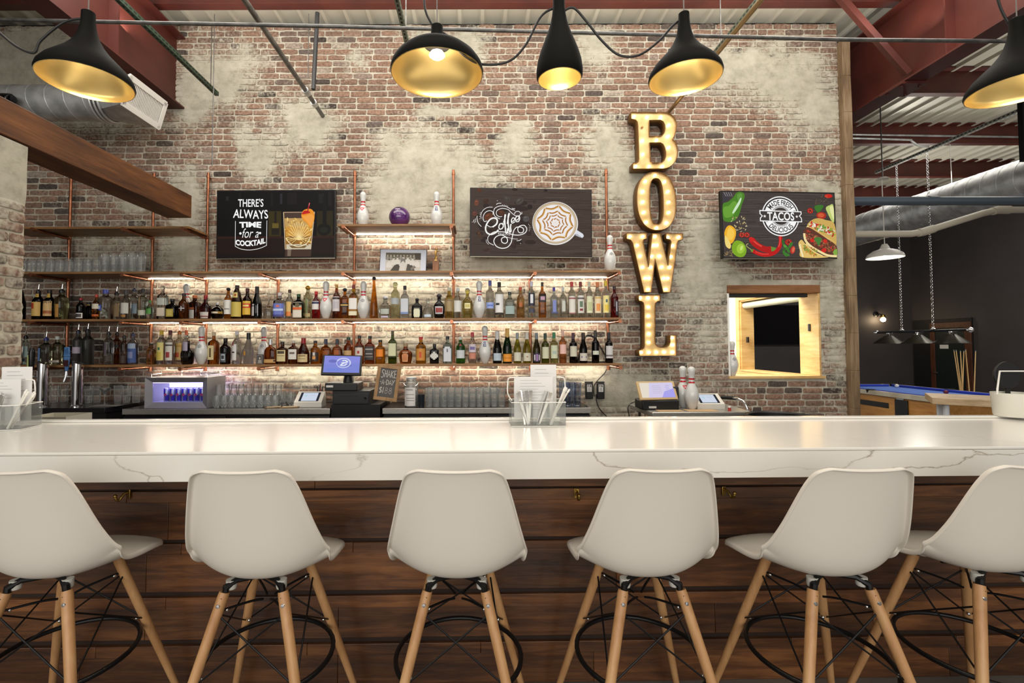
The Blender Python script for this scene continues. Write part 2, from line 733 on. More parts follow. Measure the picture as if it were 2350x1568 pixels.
def brick_panel(name, u0, u1, z0, z1, place, plaster, holes=(), depth=0.3, seed=3):
    """a running-bond wall: place(u, d, z) maps run, depth behind the face and height to the room"""
    r = random.Random(seed)
    v, f, col = [], [], []
    CH, BL = 0.0677, 0.2035

    def sm(x):
        x = max(0.0, min(1.0, x))
        return x * x * (3 - 2 * x)

    def inhole(a, b_, c, d):
        for h in holes:
            if a < h[1] and b_ > h[0] and c < h[3] and d > h[2]:
                return h
        return None

    # mortar sheet
    st = 0.055
    nu, nz = int((u1 - u0) / st) + 1, int((z1 - z0) / st) + 1
    us = [u0 + (u1 - u0) * i / nu for i in range(nu + 1)]
    zs = [z0 + (z1 - z0) * i / nz for i in range(nz + 1)]
    for h in holes:
        us = sorted(set(us + [h[0], h[1]]))
        zs = sorted(set(zs + [h[2], h[3]]))
    o = len(v)
    for z in zs:
        for u in us:
            p = plaster(u, z)
            v.append(place(u, 0.008 - 0.0095 * sm((p - 0.5) / 0.35) + 0.003 * noise.noise((u * 9, z * 9, 1)), z))
            col.append((p, 0.5, 1.0, 1))
    nn = len(us)
    for j in range(len(zs) - 1):
        for i in range(nn - 1):
            cu, cz = (us[i] + us[i + 1]) / 2, (zs[j] + zs[j + 1]) / 2
            if any(h[0] < cu < h[1] and h[2] < cz < h[3] for h in holes):
                continue
            f.append((o + j * nn + i, o + j * nn + i + 1, o + (j + 1) * nn + i + 1, o + (j + 1) * nn + i))
    row = 0
    z = z0
    while z + CH <= z1 + 0.02:
        u = u0 - (BL / 2 if row % 2 else 0) + r.uniform(-0.02, 0.02)
        while u < u1:
            w = BL * r.uniform(0.93, 1.07) if r.random() > 0.12 else BL * 0.52
            a, b_ = u + 0.007, u + w - 0.007
            c, d = z + 0.007 + r.uniform(-0.003, 0.003), z + CH - 0.008 + r.uniform(-0.003, 0.003)
            u += w
            a, b_ = max(a, u0), min(b_, u1)
            if b_ - a < 0.03:
                continue
            h = inhole(a, b_, c, d)
            if h:
                if c < h[2] - 0.03 or d > h[3] + 0.03:
                    pass
                if b_ > h[0] > a + 0.04:
                    b_ = h[0] - 0.002
                elif a < h[1] < b_ - 0.04:
                    a = h[1] + 0.002
                else:
                    continue
                if inhole(a, b_, c, d) and b_ - a < 0.03:
                    continue
            p = plaster((a + b_) / 2, (c + d) / 2)
            out = r.uniform(-0.003, 0.004)
            hue = min(1, max(0, r.gauss(0.52, 0.2)))
            q = r.random()
            if q < 0.05:
                hue = r.uniform(0, 0.1)
            elif q < 0.13:
                hue = r.uniform(0.86, 1)
            o = len(v)
            NX, NZ = 5, 3
            for jz in range(NZ + 1):
                for ix in range(NX + 1):
                    uu = a + (b_ - a) * ix / NX
                    zz = c + (d - c) * jz / NZ
                    edge = ix in (0, NX) or jz in (0, NZ)
                    jit = 0.0034
                    uu += r.uniform(-jit, jit) * (1 if ix in (0, NX) else 0.4)
                    zz += r.uniform(-jit, jit)
                    pp = plaster(uu, zz)
                    k = 1 - 0.9 * sm((pp - 0.45) / 0.4)
                    dep = (-0.003 + out) * k + (0.0035 if edge else 0) + r.uniform(-0.001, 0.001)
                    if ix in (0, NX) and jz in (0, NZ):
                        uu += (0.004 if ix == 0 else -0.004)
                        zz += (0.004 if jz == 0 else -0.004)
                    v.append(place(uu, dep, zz))
                    col.append((pp + r.uniform(-0.05, 0.05), hue, 0.0, 1))
            R = NX + 1
            for jz in range(NZ):
                for ix in range(NX):
                    f.append((o + jz * R + ix, o + jz * R + ix + 1, o + (jz + 1) * R + ix + 1, o + (jz + 1) * R + ix))
            ring = [i for i in range(R)] + [j * R + NX for j in range(1, NZ + 1)] + [NZ * R + i for i in range(NX - 1, -1, -1)] + [j * R for j in range(NZ - 1, 0, -1)]
            o2 = len(v)
            for q in ring:
                uu = a + (b_ - a) * (q % R) / NX
                zz = c + (d - c) * (q // R) / NZ
                v.append(place(uu, 0.014, zz))
                col.append((p, hue, 0.6, 1))
            m = len(ring)
            for i in range(m):
                j = (i + 1) % m
                f.append((o + ring[i], o2 + i, o2 + j, o + ring[j]))
        z += CH
        row += 1
    # the body of the wall behind the face
    def blk(a, b_, c, d):
        o = len(v)
        for zz in (c, d):
            for dd in (0.02, depth):
                for uu in (a, b_):
                    v.append(place(uu, dd, zz))
                    col.append((0.6, 0.5, 1.0, 1))
        for q in ((0, 1, 3, 2), (4, 6, 7, 5), (0, 4, 5, 1), (2, 3, 7, 6), (0, 2, 6, 4), (1, 5, 7, 3)):
            f.append(tuple(o + i for i in q))
    if holes:
        h = holes[0]
        blk(u0, h[0], z0, z1)
        blk(h[1], u1, z0, z1)
        blk(h[0], h[1], z0, h[2])
        blk(h[0], h[1], h[3], z1)
    else:
        blk(u0, u1, z0, z1)
    me = bpy.data.meshes.new(name)
    me.from_pydata(v, [], f)
    at = me.attributes.new('wallmix', 'FLOAT_COLOR', 'POINT')
    at.data.foreach_set('color', [x for c in col for x in c])
    me.materials.append(BRICK)
    me.shade_smooth()
    me.set_sharp_from_angle(angle=radians(50))
    o = bpy.data.objects.new(name, me)
    COL.objects.link(o)
    return struct(o)


BLOBS = []
for px, py, rx, ry, s in [
    (500, 185, 85, 60, 1), (455, 210, 45, 90, 1), (560, 140, 60, 30, .7), (720, 290, 58, 45, 1), (595, 365, 45, 50, 1), (560, 330, 25, 60, .8),
    (965, 110, 36, 60, .9), (1070, 100, 55, 40, .8), (1000, 390, 130, 75, 1.1), (900, 330, 40, 40, .7), (940, 430, 100, 70, 1.1), (1180, 340, 50, 45, 1), (1195, 300, 40, 25, .9),
    (1060, 470, 60, 90, 1), (815, 140, 28, 24, .7), (1385, 330, 52, 55, 1), (1430, 420, 50, 70, 1), (1365, 110, 36, 50, .8), (1690, 160, 110, 46, 1), (1800, 190, 110, 60, 1.05),
    (1880, 255, 60, 60, .95), (1850, 140, 60, 25, .8), (1885, 440, 45, 36, 1), (1930, 540, 36, 110, 1), (1610, 550, 60, 60, .9), (1610, 640, 70, 80, 1), (1690, 650, 60, 26, .9), (1905, 700, 36, 90, .85),
    (1620, 760, 50, 60, .7), (1920, 790, 26, 100, .7), (430, 470, 40, 90, 1), (425, 580, 40, 60, 1), (1010, 255, 60, 14, .8), (315, 478, 40, 26, .9), (1130, 605, 120, 22, 1), (900, 480, 70, 60, .9),
    (1420, 890, 90, 50, 1.1), (1350, 850, 60, 40, .8), (60, 150, 160, 110, 1.05), (200, 240, 120, 60, .9), (690, 275, 40, 70, .8), (520, 690, 110, 70, .62), (930, 690, 140, 70, .68), (1100, 690, 110, 60, .7), (700, 670, 120, 50, .6), (1280, 700, 120, 60, .62), (520, 790, 130, 50, .66), (930, 800, 130, 50, .64), (720, 800, 110, 46, .55), (1200, 800, 120, 46, .5),
    (700, 860, 200, 22, .7), (380, 560, 60, 80, .6), (220, 560, 120, 40, .5), (1240, 690, 60, 50, .5), (1600, 900, 60, 30, .4), (640, 340, 30, 40, .5), (150, 220, 120, 90, .7), (1760, 130, 90, 40, .8), (300, 560, 50, 60, .5), (1480, 860, 30, 30, .5)]:
    c = atY(px, py, WY)
    BLOBS.append((c.x, c.z, rx / 213.0, ry / 213.0, s))


def plaster_main(u, z):
    n1 = noise.noise((u * 1.7, z * 1.7, 0.3))
    n2 = noise.noise((u * 5.1, z * 5.1, 4.1))
    uu, zz = u + 0.13 * n2, z + 0.10 * noise.noise((u * 4.3, z * 4.3, 9.0))
    best = 0.0
    for bx, bz, rx, rz, s in BLOBS:
        dx, dz = (uu - bx) / rx, (zz - bz) / rz
        d = dx * dx + dz * dz
        if d < 4:
            best = max(best, s * math.exp(-d * 0.75))
    return 0.10 + 0.16 * n1 + 0.12 * n2 + best * 0.80


h0, h1 = atY(1668, 655, WY), atY(1886, 869, WY)
HX0, HX1, HZ0, HZ1 = h0.x, h1.x, h1.z, h0.z
WX1 = 3.965
wall = brick_panel('wall_back', -6.2, WX1, 0.0, 5.0, lambda u, d, z: (u, WY + d, z), plaster_main, [(HX0, HX1, HZ0, HZ1)], 0.3, 11)


def plaster_pillar(u, z):
    return 0.42 + 0.5 * noise.noise((u * 2.3, z * 1.6, 2.2)) + (0.45 if z > 2.35 else 0)


PXR, PY0, PY1 = -2.80, 2.72, 2.95
struct(brick_panel('wall_pillar', -PY1, -PY0, 0.0, 2.72, lambda u, d, z: (PXR - d, -u, z), plaster_pillar, (), 0.5, 5))

# ------------------------------------------------------------------ floor, ceiling, steel
CONC = noisy('concrete_floor', (92, 86, 80), (120, 113, 105), 2.2, 0.35)
struct(MB().box(-7, 12.2, -6, 13.4, -0.1, 0.0).build('floor', CONC, smooth=False))

DECKM = noisy('painted_steel_deck', (196, 192, 176), (214, 210, 196), 2.0, 0.42, 0.15, stretch=(1, .2, 1))
DZ = 5.19
b = MB()
prof = []
x = -7.0
while x < 12.2:
    prof += [(x, DZ), (x + 0.17, DZ), (x + 0.19, DZ - 0.035), (x + 0.225, DZ - 0.035), (x + 0.245, DZ)]
    x += 0.245
n_ = len(prof)
b.v += [(p[0], -2.5, p[1]) for p in prof] + [(p[0], 13.4, p[1]) for p in prof]
for i in range(n_ - 1):
    b.face((i, i + 1, n_ + i + 1, n_ + i))
b.v += [(-7, -2.5, DZ + .1), (12.2, -2.5, DZ + .1), (12.2, 13.4, DZ + .1), (-7, 13.4, DZ + .1)]
k = len(b.v) - 4
b.face((k, k + 1, k + 2, k + 3))
struct(b.build('ceiling', DECKM, smooth=False))
# lower strip of the same deck over the wall
b = MB()
prof = []
x = -7.0
while x < 4.15:
    prof += [(x, 5.065), (x + 0.17, 5.065), (x + 0.19, 5.032), (x + 0.225, 5.032), (x + 0.245, 5.065)]
    x += 0.245
n_ = len(prof)
b.v += [(p[0], 4.83, p[1]) for p in prof] + [(p[0], WY + .32, p[1]) for p in prof]
for i in range(n_ - 1):
    b.face((i, i + 1, n_ + i + 1, n_ + i))
struct(b.build('ceiling_wall_strip', DECKM, smooth=False))
# dark closure strip above the brick
FOAM = M('black_foam', (24, 23, 22), 0.9)
b = MB()
b.box(-6.2, WX1, WY + 0.03, WY + 0.2, 4.995, 5.03)
struct(b.build('trim_1', FOAM, smooth=False), 'black closure strip between brick wall top and metal roof', 'trim')


def ibeam(name, a0, a1, c, z0, z1, axis, fw=0.2, ft=0.018, wt=0.012, mat=None):
    b = MB()
    for (lo, hi, za, zb) in ((c - fw / 2, c + fw / 2, z0, z0 + ft), (c - wt / 2, c + wt / 2, z0 + ft, z1 - ft), (c - fw / 2, c + fw / 2, z1 - ft, z1)):
        if axis == 'x':
            b.box(a0, a1, lo, hi, za, zb)
        else:
            b.box(lo, hi, a0, a1, za, zb)
    if axis == 'y':      # web stiffeners and bolts
        for yy in (4.2, 1.2, 8.0):
            b.box(c - fw / 2 + .01, c + fw / 2 - .01, yy, yy + 0.012, z0 + ft, z1 - ft)
    return b.build(name, mat or REDSTEEL, smooth=False)


for yy in (3.1, 4.74, 6.37, 8.0, 9.6, 11.2, 12.8):
    b = MB()
    zl = 4.935 if yy == 4.74 else 4.86
    b.box(-6.9, 12.0, yy - 0.004, yy + 0.004, zl + .015, 5.18)
    b.box(-6.9, 12.0, yy - 0.01, yy + 0.085, zl, zl + .015)
    b.box(-6.9, 12.0, yy - 0.085, yy + 0.004, 5.165, 5.18)
    for xx in (-3.0, -1.6, -0.8, .4, 1.7, 3.1, 6, 8.5):
        b.lathe([(0, 0), (.012, 0), (.012, .008), (0, .01)], 8, (xx, yy - 0.004, 4.95), rot=Matrix.Rotation(pi / 2, 3, 'X'))
    struct(b.build('ceiling_purlin', REDSTEEL, smooth=False), None)
struct(ibeam('ceiling_girder', -2.5, 13.1, 4.30, 4.055, 4.86, 'y', 0.21))
struct(ibeam('ceiling_girder', -2.5, WY + 0.25, -3.30, 4.07, 4.86, 'y', 0.21))
b = MB()
p = atX(2073, 206, 4.30)
b.box(4.17, 4.43, p.y - 0.13, p.y + 0.13, 4.03, 4.056)
for dx in (-.09, .09):
    for dy in (-.08, .08):
        b.lathe([(.014, 0), (.014, -.014), (0, -.016)], 6, (4.3 + dx, p.y + dy, 4.03))
struct(b.build('girder_splice_plate', REDSTEEL, smooth=False), 'bolted red splice plate under the steel girder above pool room opening', 'plate')
b = MB()
b.tube([(3.58, 4.66, 4.98), (4.25, 4.64, 4.14)], 0.04, 4)
tag(b.build('steel_brace', REDSTEEL, smooth=False), 'red steel angle brace running diagonally from roof purlin to girder', 'brace')

# wood post that ends the brick wall
POSTW = wood('weathered_timber', (92, 74, 56), (132, 108, 80), (158, 136, 108), (14, 14, 1.1), 0.7, 0.3)
b = MB()
for i in range(12):
    z0, z1 = 4.78 * i / 12, 4.78 * (i + 1) / 12
    j0, j1 = 0.004 * sin(i * 2.1), 0.004 * sin((i + 1) * 2.1)
    b.hexa([(WX1 + j0, WY - .07, z0), (WX1 + .088 + j0, WY - .07, z0), (WX1 + .088, WY + .3, z0), (WX1, WY + .3, z0)],
           [(WX1 + j1, WY - .07, z1), (WX1 + .088 + j1, WY - .07, z1), (WX1 + .088, WY + .3, z1), (WX1, WY + .3, z1)])
struct(b.build('trim_2', POSTW, bevel=0.004), 'weathered wooden post closing the end of the brick wall', 'post')

# left: wooden beam resting on the brick pillar
BEAMW = wood('stained_beam', (58, 32, 16), (98, 58, 28), (128, 80, 40), (12, 1.0, 12), 0.5, 0.2, 1.6)
zt = atX(440, 449, -2.80).z
zb = atX(440, 501, -2.80).z
ye = atX(440, 470, -2.80).y
b = MB()
b.box(-3.04, -2.80, 2.2, ye, zb, zt)
tag(b.build('wooden_beam', BEAMW, bevel=0.006), 'thick brown stained timber beam resting on brick pillar', 'beam')

# pass-through opening in the brick wall: timber lining
PINE = wood('pale_pine', (186, 142, 84), (206, 168, 108), (222, 190, 134), (1.2, 1.2, 9), 0.5, 0.08)
PINEX = wood('pale_pine_level', (186, 142, 84), (206, 168, 108), (222, 190, 134), (1.2, 9, 9), 0.5, 0.08)
OAKD = wood('brown_lintel', (110, 70, 38), (138, 92, 54), (156, 110, 70), (1.2, 10, 10), 0.55, 0.1)
LINEN = M('white_paint', (238, 236, 228), 0.6)
w = struct(bpy.data.objects.new('window_1', None), 'square opening in the brick wall lined with pale wood', 'window')
COL.objects.link(w)
MB().box(HX0, HX1, WY - 0.012, WY + 0.3, HZ1 - 0.085, HZ1).build('lintel', OAKD, w, bevel=0.004)
MB().box(HX1 - 0.022, HX1, WY - 0.005, WY + 0.3, HZ0 + .03, HZ1 - .086).build('jamb', PINE, w, bevel=0.002)
MB().box(HX0, HX0 + 0.02, WY - 0.005, WY + 0.3, HZ0 + .03, HZ1 - .086).build('jamb', LINEN, w, bevel=0.002)
MB().box(HX0, HX1 + .03, WY - 0.02, WY + 0.3, HZ0, HZ0 + 0.028).build('sill', PINEX, w, bevel=0.003)
MB().box(HX0 + 0.02, HX1 - .09, WY + .06, WY + 0.11, HZ1 - 0.125, HZ1 - 0.087).build('blind_rail', M('dark_blind', (52, 50, 46), .6), w)
MB().box(HX1 - .034, HX1 - .022, WY + .12, WY + .15, 1.62, 1.70).build('latch', M('dark_latch', (50, 48, 46), .4, .6), w, bevel=0.002)

# passage behind it: white walls and a second timber window looking into the pool room
SX = 3.76
Z0, Z1, Y0, Y1 = 1.10, 2.10, 5.56, 6.84
b = MB()
for (y0, y1, z0, z1) in ((WY + .31, Y0, 0, 3.4), (Y1, 7.35, 0, 3.4), (Y0, Y1, 0, Z0), (Y0, Y1, Z1, 3.4)):
    b.box(SX, SX + .18, y0, y1, z0, z1)
struct(b.build('wall_passage', LINEN, smooth=False))
struct(MB().box(1.2, SX, 7.35, 7.5, 0, 3.4).build('wall_passage_end', LINEN, smooth=False))
struct(MB().box(1.2, SX, WY + .31, 7.35, 3.4, 3.45).build('ceiling_passage', LINEN, smooth=False))
struct(MB().box(1.1, 1.2, WY + .31, 7.5, 0, 3.4).build('wall_passage_side', LINEN, smooth=False))
w = struct(bpy.data.objects.new('window_2', None), 'pale wood framed window in the white passage behind the opening', 'window')
COL.objects.link(w)
b = MB()
for (y0, y1, z0, z1) in ((Y0 - .09, Y0, Z0 - .06, Z1 + .09), (Y1, Y1 + .09, Z0 - .06, Z1 + .09), (Y0, Y1, Z1, Z1 + .09), (Y0, Y1, Z0 - .06, Z0)):
    b.box(SX - .02, SX, y0, y1, z0, z1)
b.box(SX, SX + .18, Y0, Y0 + .02, Z0, Z1)
b.box(SX, SX + .18, Y1 - .02, Y1, Z0, Z1)
b.box(SX, SX + .18, Y0 + .02, Y1 - .02, Z1 - .02, Z1)
b.box(SX - .03, SX + .18, Y0 + .02, Y1 - .02, Z0, Z0 + .02)
b.build('frame', PINE, w, smooth=False)
MB().tube([(SX + .06, Y0 + .03, Z1 - .075), (SX + .06, Y1 - .03, Z1 - .075)], 0.045, 14).build('roller_blind', M('grey_green_blind', (176, 180, 166), .6), w)
MB().box(SX + .05, SX + .07, Y1 - .09, Y1 - .05, 1.5, 1.58).build('latch', MATS['dark_latch'], w)

# ------------------------------------------------------------------ pool room beyond the post
CHAR = noisy('charcoal_paint', (64, 59, 59), (70, 65, 65), 1.5, 0.6)
BY, SXW = 13.2, 12.0
struct(MB().box(4.0, SXW + .2, BY, BY + .2, 0, DZ).build('wall_pool_room_end', CHAR, smooth=False))
struct(MB().box(SXW, SXW + .2, -2.0, BY, 0, DZ).build('wall_pool_room_side', CHAR, smooth=False))
struct(MB().box(-7.0, -6.2, -2.0, WY + .3, 0, DZ).build('wall_left', CHAR, smooth=False))
# door in the side wall
dl, dr = atX(2086, 738, SXW - .02), atX(2231, 727, SXW - .02)
ya, yb = min(dl.y, BY - .05), dr.y
DT = 0.5 * (dl.z + dr.z)
d = struct(bpy.data.objects.new('door_1', None), 'dark green door in brown wooden frame on the charcoal wall', 'door')
COL.objects.link(d)
FRW = wood('brown_door_frame', (62, 32, 20), (84, 46, 28), (100, 58, 36), (10, 10, 1.2), 0.5)
ym = atX(2138, 800, SXW - .03).y
MB().box(SXW - .04, SXW, yb, ya, 0, DT).build('surround', M('near_black_paint', (26, 25, 27), .6), d, smooth=False)
b = MB()
b.box(SXW - .07, SXW - .04, ym - .12, ym, 0, DT - .1)
b.box(SXW - .07, SXW - .04, yb, yb + .16, 0, DT - .1)
b.box(SXW - .07, SXW - .04, yb + .16, ym - .12, DT - .24, DT - .1)
b.build('frame', FRW, d, bevel=.004)
MB().box(SXW - .05, SXW - .04, yb + .16, ym - .12, 0.01, DT - .24).build('leaf', M('dark_green_door', (28, 36, 34), .45), d, smooth=False)
q = atX(2166, 796, SXW - .06)
MB().box(SXW - .058, SXW - .05, q.y - .11, q.y + .11, q.z - .05, q.z + .05).build('door_sign', WHITEP, d)
q = atX(2146, 855, SXW - .06)
MB().tube([(SXW - .05, q.y, q.z), (SXW - .1, q.y, q.z), (SXW - .1, q.y - .12, q.z)], .012, 8).build('door_handle', CHROME, d)

# sconce
s = atY(2010, 722, BY)
t = thing('wall_sconce', 'black wall sconce with glowing bare bulb on the charcoal wall', 'lamp', (s.x, BY, s.z))
MB().lathe([(0, 0), (.07, 0), (.075, .02), (.05, .035), (0, .04)], 18, rot=Matrix.Rotation(pi / 2, 3, 'X')).build('wall_plate', BLACKM, t)
MB().tube([(0, -.03, 0), (0, -.16, .0), (.03, -.19, -.03)], .016, 8).build('arm', BLACKM, t)
MB().lathe([(0.02, .05), (.055, .03), (.06, -.02), (.05, -.03)], 16, (.03, -.19, -.06)).build('socket', BRASS, t)
MB().ball((.035, -.19, -.15), .06).build('bulb', emis('sconce_bulb', (255, 226, 180), 60), t)

# big television on the pool room end wall
a0, a1 = atY(1727, 700, BY - .06), atY(1727, 793, BY - .06)
t = thing('television', 'switched off television on dark wall seen through the pass-through opening', 'television', (a0.x + .98, BY - .06, (a0.z + a1.z) / 2))
MB().box(-.98, .98, 0, .05, (a1.z - a0.z) / 2, (a0.z - a1.z) / 2).build('bezel', M('tv_grey_bezel', (70, 68, 70), .3, .4), t, bevel=.004)
MB().box(-.965, .965, -.004, 0, (a1.z - a0.z) / 2 + .015, (a0.z - a1.z) / 2 - .015).build('screen', M('dark_screen', (12, 12, 14), .12), t, smooth=False)

# ------------------------------------------------------------------ white stone bar
def quartz(name, faint):
    m, n, l, b = nt(name)
    tc = n.new('ShaderNodeTexCoord')
    mp = n.new('ShaderNodeMapping')
    mp.inputs['Scale'].default_value = (0.75, 0.75, 2.2)
    mp.inputs['Rotation'].default_value = (0, 0.5, 0.35)
    l.new(tc.outputs['Object'], mp.inputs[0])
    nz = n.new('ShaderNodeTexNoise')
    nz.inputs['Scale'].default_value = 2.6
    nz.inputs['Detail'].default_value = 7
    l.new(mp.outputs[0], nz.inputs['Vector'])
    mx = n.new('ShaderNodeMix')
    mx.data_type = 'RGBA'
    mx.blend_type = 'LINEAR_LIGHT'
    mx.inputs['Factor'].default_value = 0.22
    l.new(mp.outputs[0], mx.inputs['A'])
    l.new(nz.outputs['Color'], mx.inputs['B'])
    vo = n.new('ShaderNodeTexVoronoi')
    vo.feature = 'DISTANCE_TO_EDGE'
    vo.inputs['Scale'].default_value = 1.5
    l.new(mx.outputs['Result'], vo.inputs['Vector'])
    r = ramp(n, [(0.0, (222, 218, 210) if faint else (160, 150, 138)), (0.004, (225, 221, 214) if faint else (208, 202, 192)), (0.010, (227, 224, 217))])
    l.new(vo.outputs['Distance'], r.inputs[0])
    n3 = n.new('ShaderNodeTexNoise')
    n3.inputs['Scale'].default_value = 1.4
    l.new(tc.outputs['Object'], n3.inputs['Vector'])
    mk = ramp(n, [(0.46, (0, 0, 0)), (0.6, (255, 255, 255))])
    l.new(n3.outputs[0], mk.inputs[0])
    m2 = n.new('ShaderNodeMix')
    m2.data_type = 'RGBA'
    l.new(mk.outputs[0], m2.inputs['Factor'])
    l.new(r.outputs[0], m2.inputs['A'])
    m2.inputs['B'].default_value = lin((227, 224, 217))
    l.new(m2.outputs['Result'], b.inputs['Base Color'])
    b.inputs['Roughness'].default_value = 0.17
    b.inputs['Specular IOR Level'].default_value = 0.45
    return m


QUARTZ = quartz('white_quartz', True)
QUARTZV = quartz('veined_quartz', False)
CT = 1.07
f0, f1 = atZ(0, 1040.5, CT), atZ(2350, 1025, CT)
r0, r1 = atZ(0, 968, CT), atZ(2350, 957, CT)


def ext(a, b_, k0, k1):
    d = b_ - a
    return a - d * k0, b_ + d * k1


f0, f1 = ext(f0, f1, 0.35, 0.35)
r0, r1 = ext(r0, r1, 0.12, 0.12)
ap = atY(400, 1107, atZ(400, 1038, CT).y)
APZ = ap.z
t = thing('bar_countertop', 'long glossy white stone bar top with faint grey veins', 'countertop', (0, 0, 0))
lift = Vector((0, 0, 0.035))
dn = Vector((0, 0, CT - 0.035))


def flat(p, z):
    return (p.x, p.y, z)


b = MB()
b.hexa([flat(f0, CT - .012), flat(f1, CT - .012), flat(r1, CT - .012), flat(r0, CT - .012)], [flat(f0, CT), flat(f1, CT), flat(r1, CT), flat(r0, CT)])
b.build('slab', QUARTZ, t, bevel=0.004)
ny = Vector((-(f1 - f0).y, (f1 - f0).x, 0)).normalized()
g0, g1 = f0 + ny * 0.03, f1 + ny * 0.03
b = MB()
b.hexa([flat(f0, APZ), flat(f1, APZ), flat(g1, APZ), flat(g0, APZ)], [flat(f0, CT - .0125), flat(f1, CT - .0125), flat(g1, CT - .0125), flat(g0, CT - .0125)])
b.build('front_apron', QUARTZV, t, bevel=0.002)
u0, u1 = r0 - ny * 0.045, r1 - ny * 0.045
b = MB()
b.hexa([flat(u0, CT + .0005), flat(u1, CT + .0005), flat(r1, CT + .0005), flat(r0, CT + .0005)], [flat(u0, CT + .012), flat(u1, CT + .012), flat(r1, CT + .012), flat(r0, CT + .012)])
b.build('rear_lip', QUARTZ, t, bevel=0.003)

# wooden bar front below it
DIEW = wood('bar_front_wood', (42, 23, 12), (82, 49, 25), (124, 80, 44), (1.0, 11, 11), 0.42, 0.18, 1.7, 0.15)
OV = 0.27
d0, d1 = f0 + ny * OV, f1 + ny * OV
t = thing('bar_cabinet', 'brown stained wooden plank front of the bar behind the stools', 'bar', (0, 0, 0))


def die(b, za, zb, o0, o1):
    a0, a1, c0, c1 = d0 - ny * o1, d1 - ny * o1, d0 - ny * o0, d1 - ny * o0
    b.hexa([flat(a0, za), flat(a1, za), flat(c1, za), flat(c0, za)], [flat(a0, zb), flat(a1, zb), flat(c1, zb), flat(c0, zb)])


def dz_at(py):
    q0 = atZ(700, py, 0.5)
    # height on the plane of the bar front for picture row py
    dd = ray(700, py)
    k = (d0 - Vector((0, 0, CAMZ))).dot(ny) / dd.dot(ny)
    return CAMZ + dd.z * k


b = MB()
die(b, 0.0, CT - .045, -.03, -.006)
b.build('backing', M('dark_bar_backing', (40, 24, 15), .6), t, smooth=False)
rt = random.Random(4)
for (ya, yb_, o) in ((1080, 1118, .022), (1124, 1150, .012), (1150.5, 1236, .006), (1244, 1268, .012), (1268.5, 1355, .006), (1366, 1393, .012), (1393.5, 1464, .006), (1476, 1502, .012), (1502.5, 1600, .006)):
    za, zb = dz_at(yb_), dz_at(ya)
    b = MB()
    L = (d1 - d0).length
    x = -rt.uniform(0, 1.0)
    e = (d1 - d0).normalized()
    while x < L:
        w = rt.uniform(0.7, 1.7)
        p0, p1 = d0 + e * max(0, x), d0 + e * min(L, x + w - .0012)
        b.t = rt.uniform(-.38, .3) + (0.22 if yb_ - ya < 30 else 0)
        q0, q1 = p0 - ny * o, p1 - ny * o
        b.hexa([flat(q0, max(za, 0)), flat(q1, max(za, 0)), flat(p1 + ny * .006, max(za, 0)), flat(p0 + ny * .006, max(za, 0))],
               [flat(q0, zb), flat(q1, zb), flat(p1 + ny * .006, zb), flat(p0 + ny * .006, zb)])
        x += w
    b.build('plank_course', DIEW, t, bevel=0.002)


def on_die(px, py, o=0.014):
    dd = ray(px, py)
    k = (d0 - ny * o - Vector((0, 0, CAMZ))).dot(ny) / dd.dot(ny)
    return Vector((0, 0, CAMZ)) + dd * k


for i, (px, py, tw) in enumerate(((296, 1136, -.5), (1323, 1134, 0.0), (1661, 1129, .45))):
    p = on_die(px, py)
    e = MB()
    R = Matrix.Rotation(tw, 3, 'Z')

    def q(x, y, z):
        return R @ Vector((x, y, z))
    e.tube([q(0, -.004, .012), q(0, -.02, .008), q(0, -.032, -.006), q(0, -.038, -.014), q(0, -.048, -.010), q(0, -.052, .004)], [.006, .006, .006, .006, .006, .007], 8)
    e.obox((0, -.002, .004), (.022, .004, .042), R)
    e.ball(q(0, -.052, .008), .008, 10, 6)
    o = e.build('coat_hook', BRASS, t, bevel=.0015, loc=p)
    o['label'] = 'small brass coat hook screwed to the wood'

# ------------------------------------------------------------------ bar stools
SHELLM = M('white_shell', (220, 214, 203), 0.36, spec=0.4)
LEGW = wood('beech_leg', (164, 118, 74), (184, 138, 92), (200, 158, 110), (9, 9, 1.0), 0.45, 0.05)


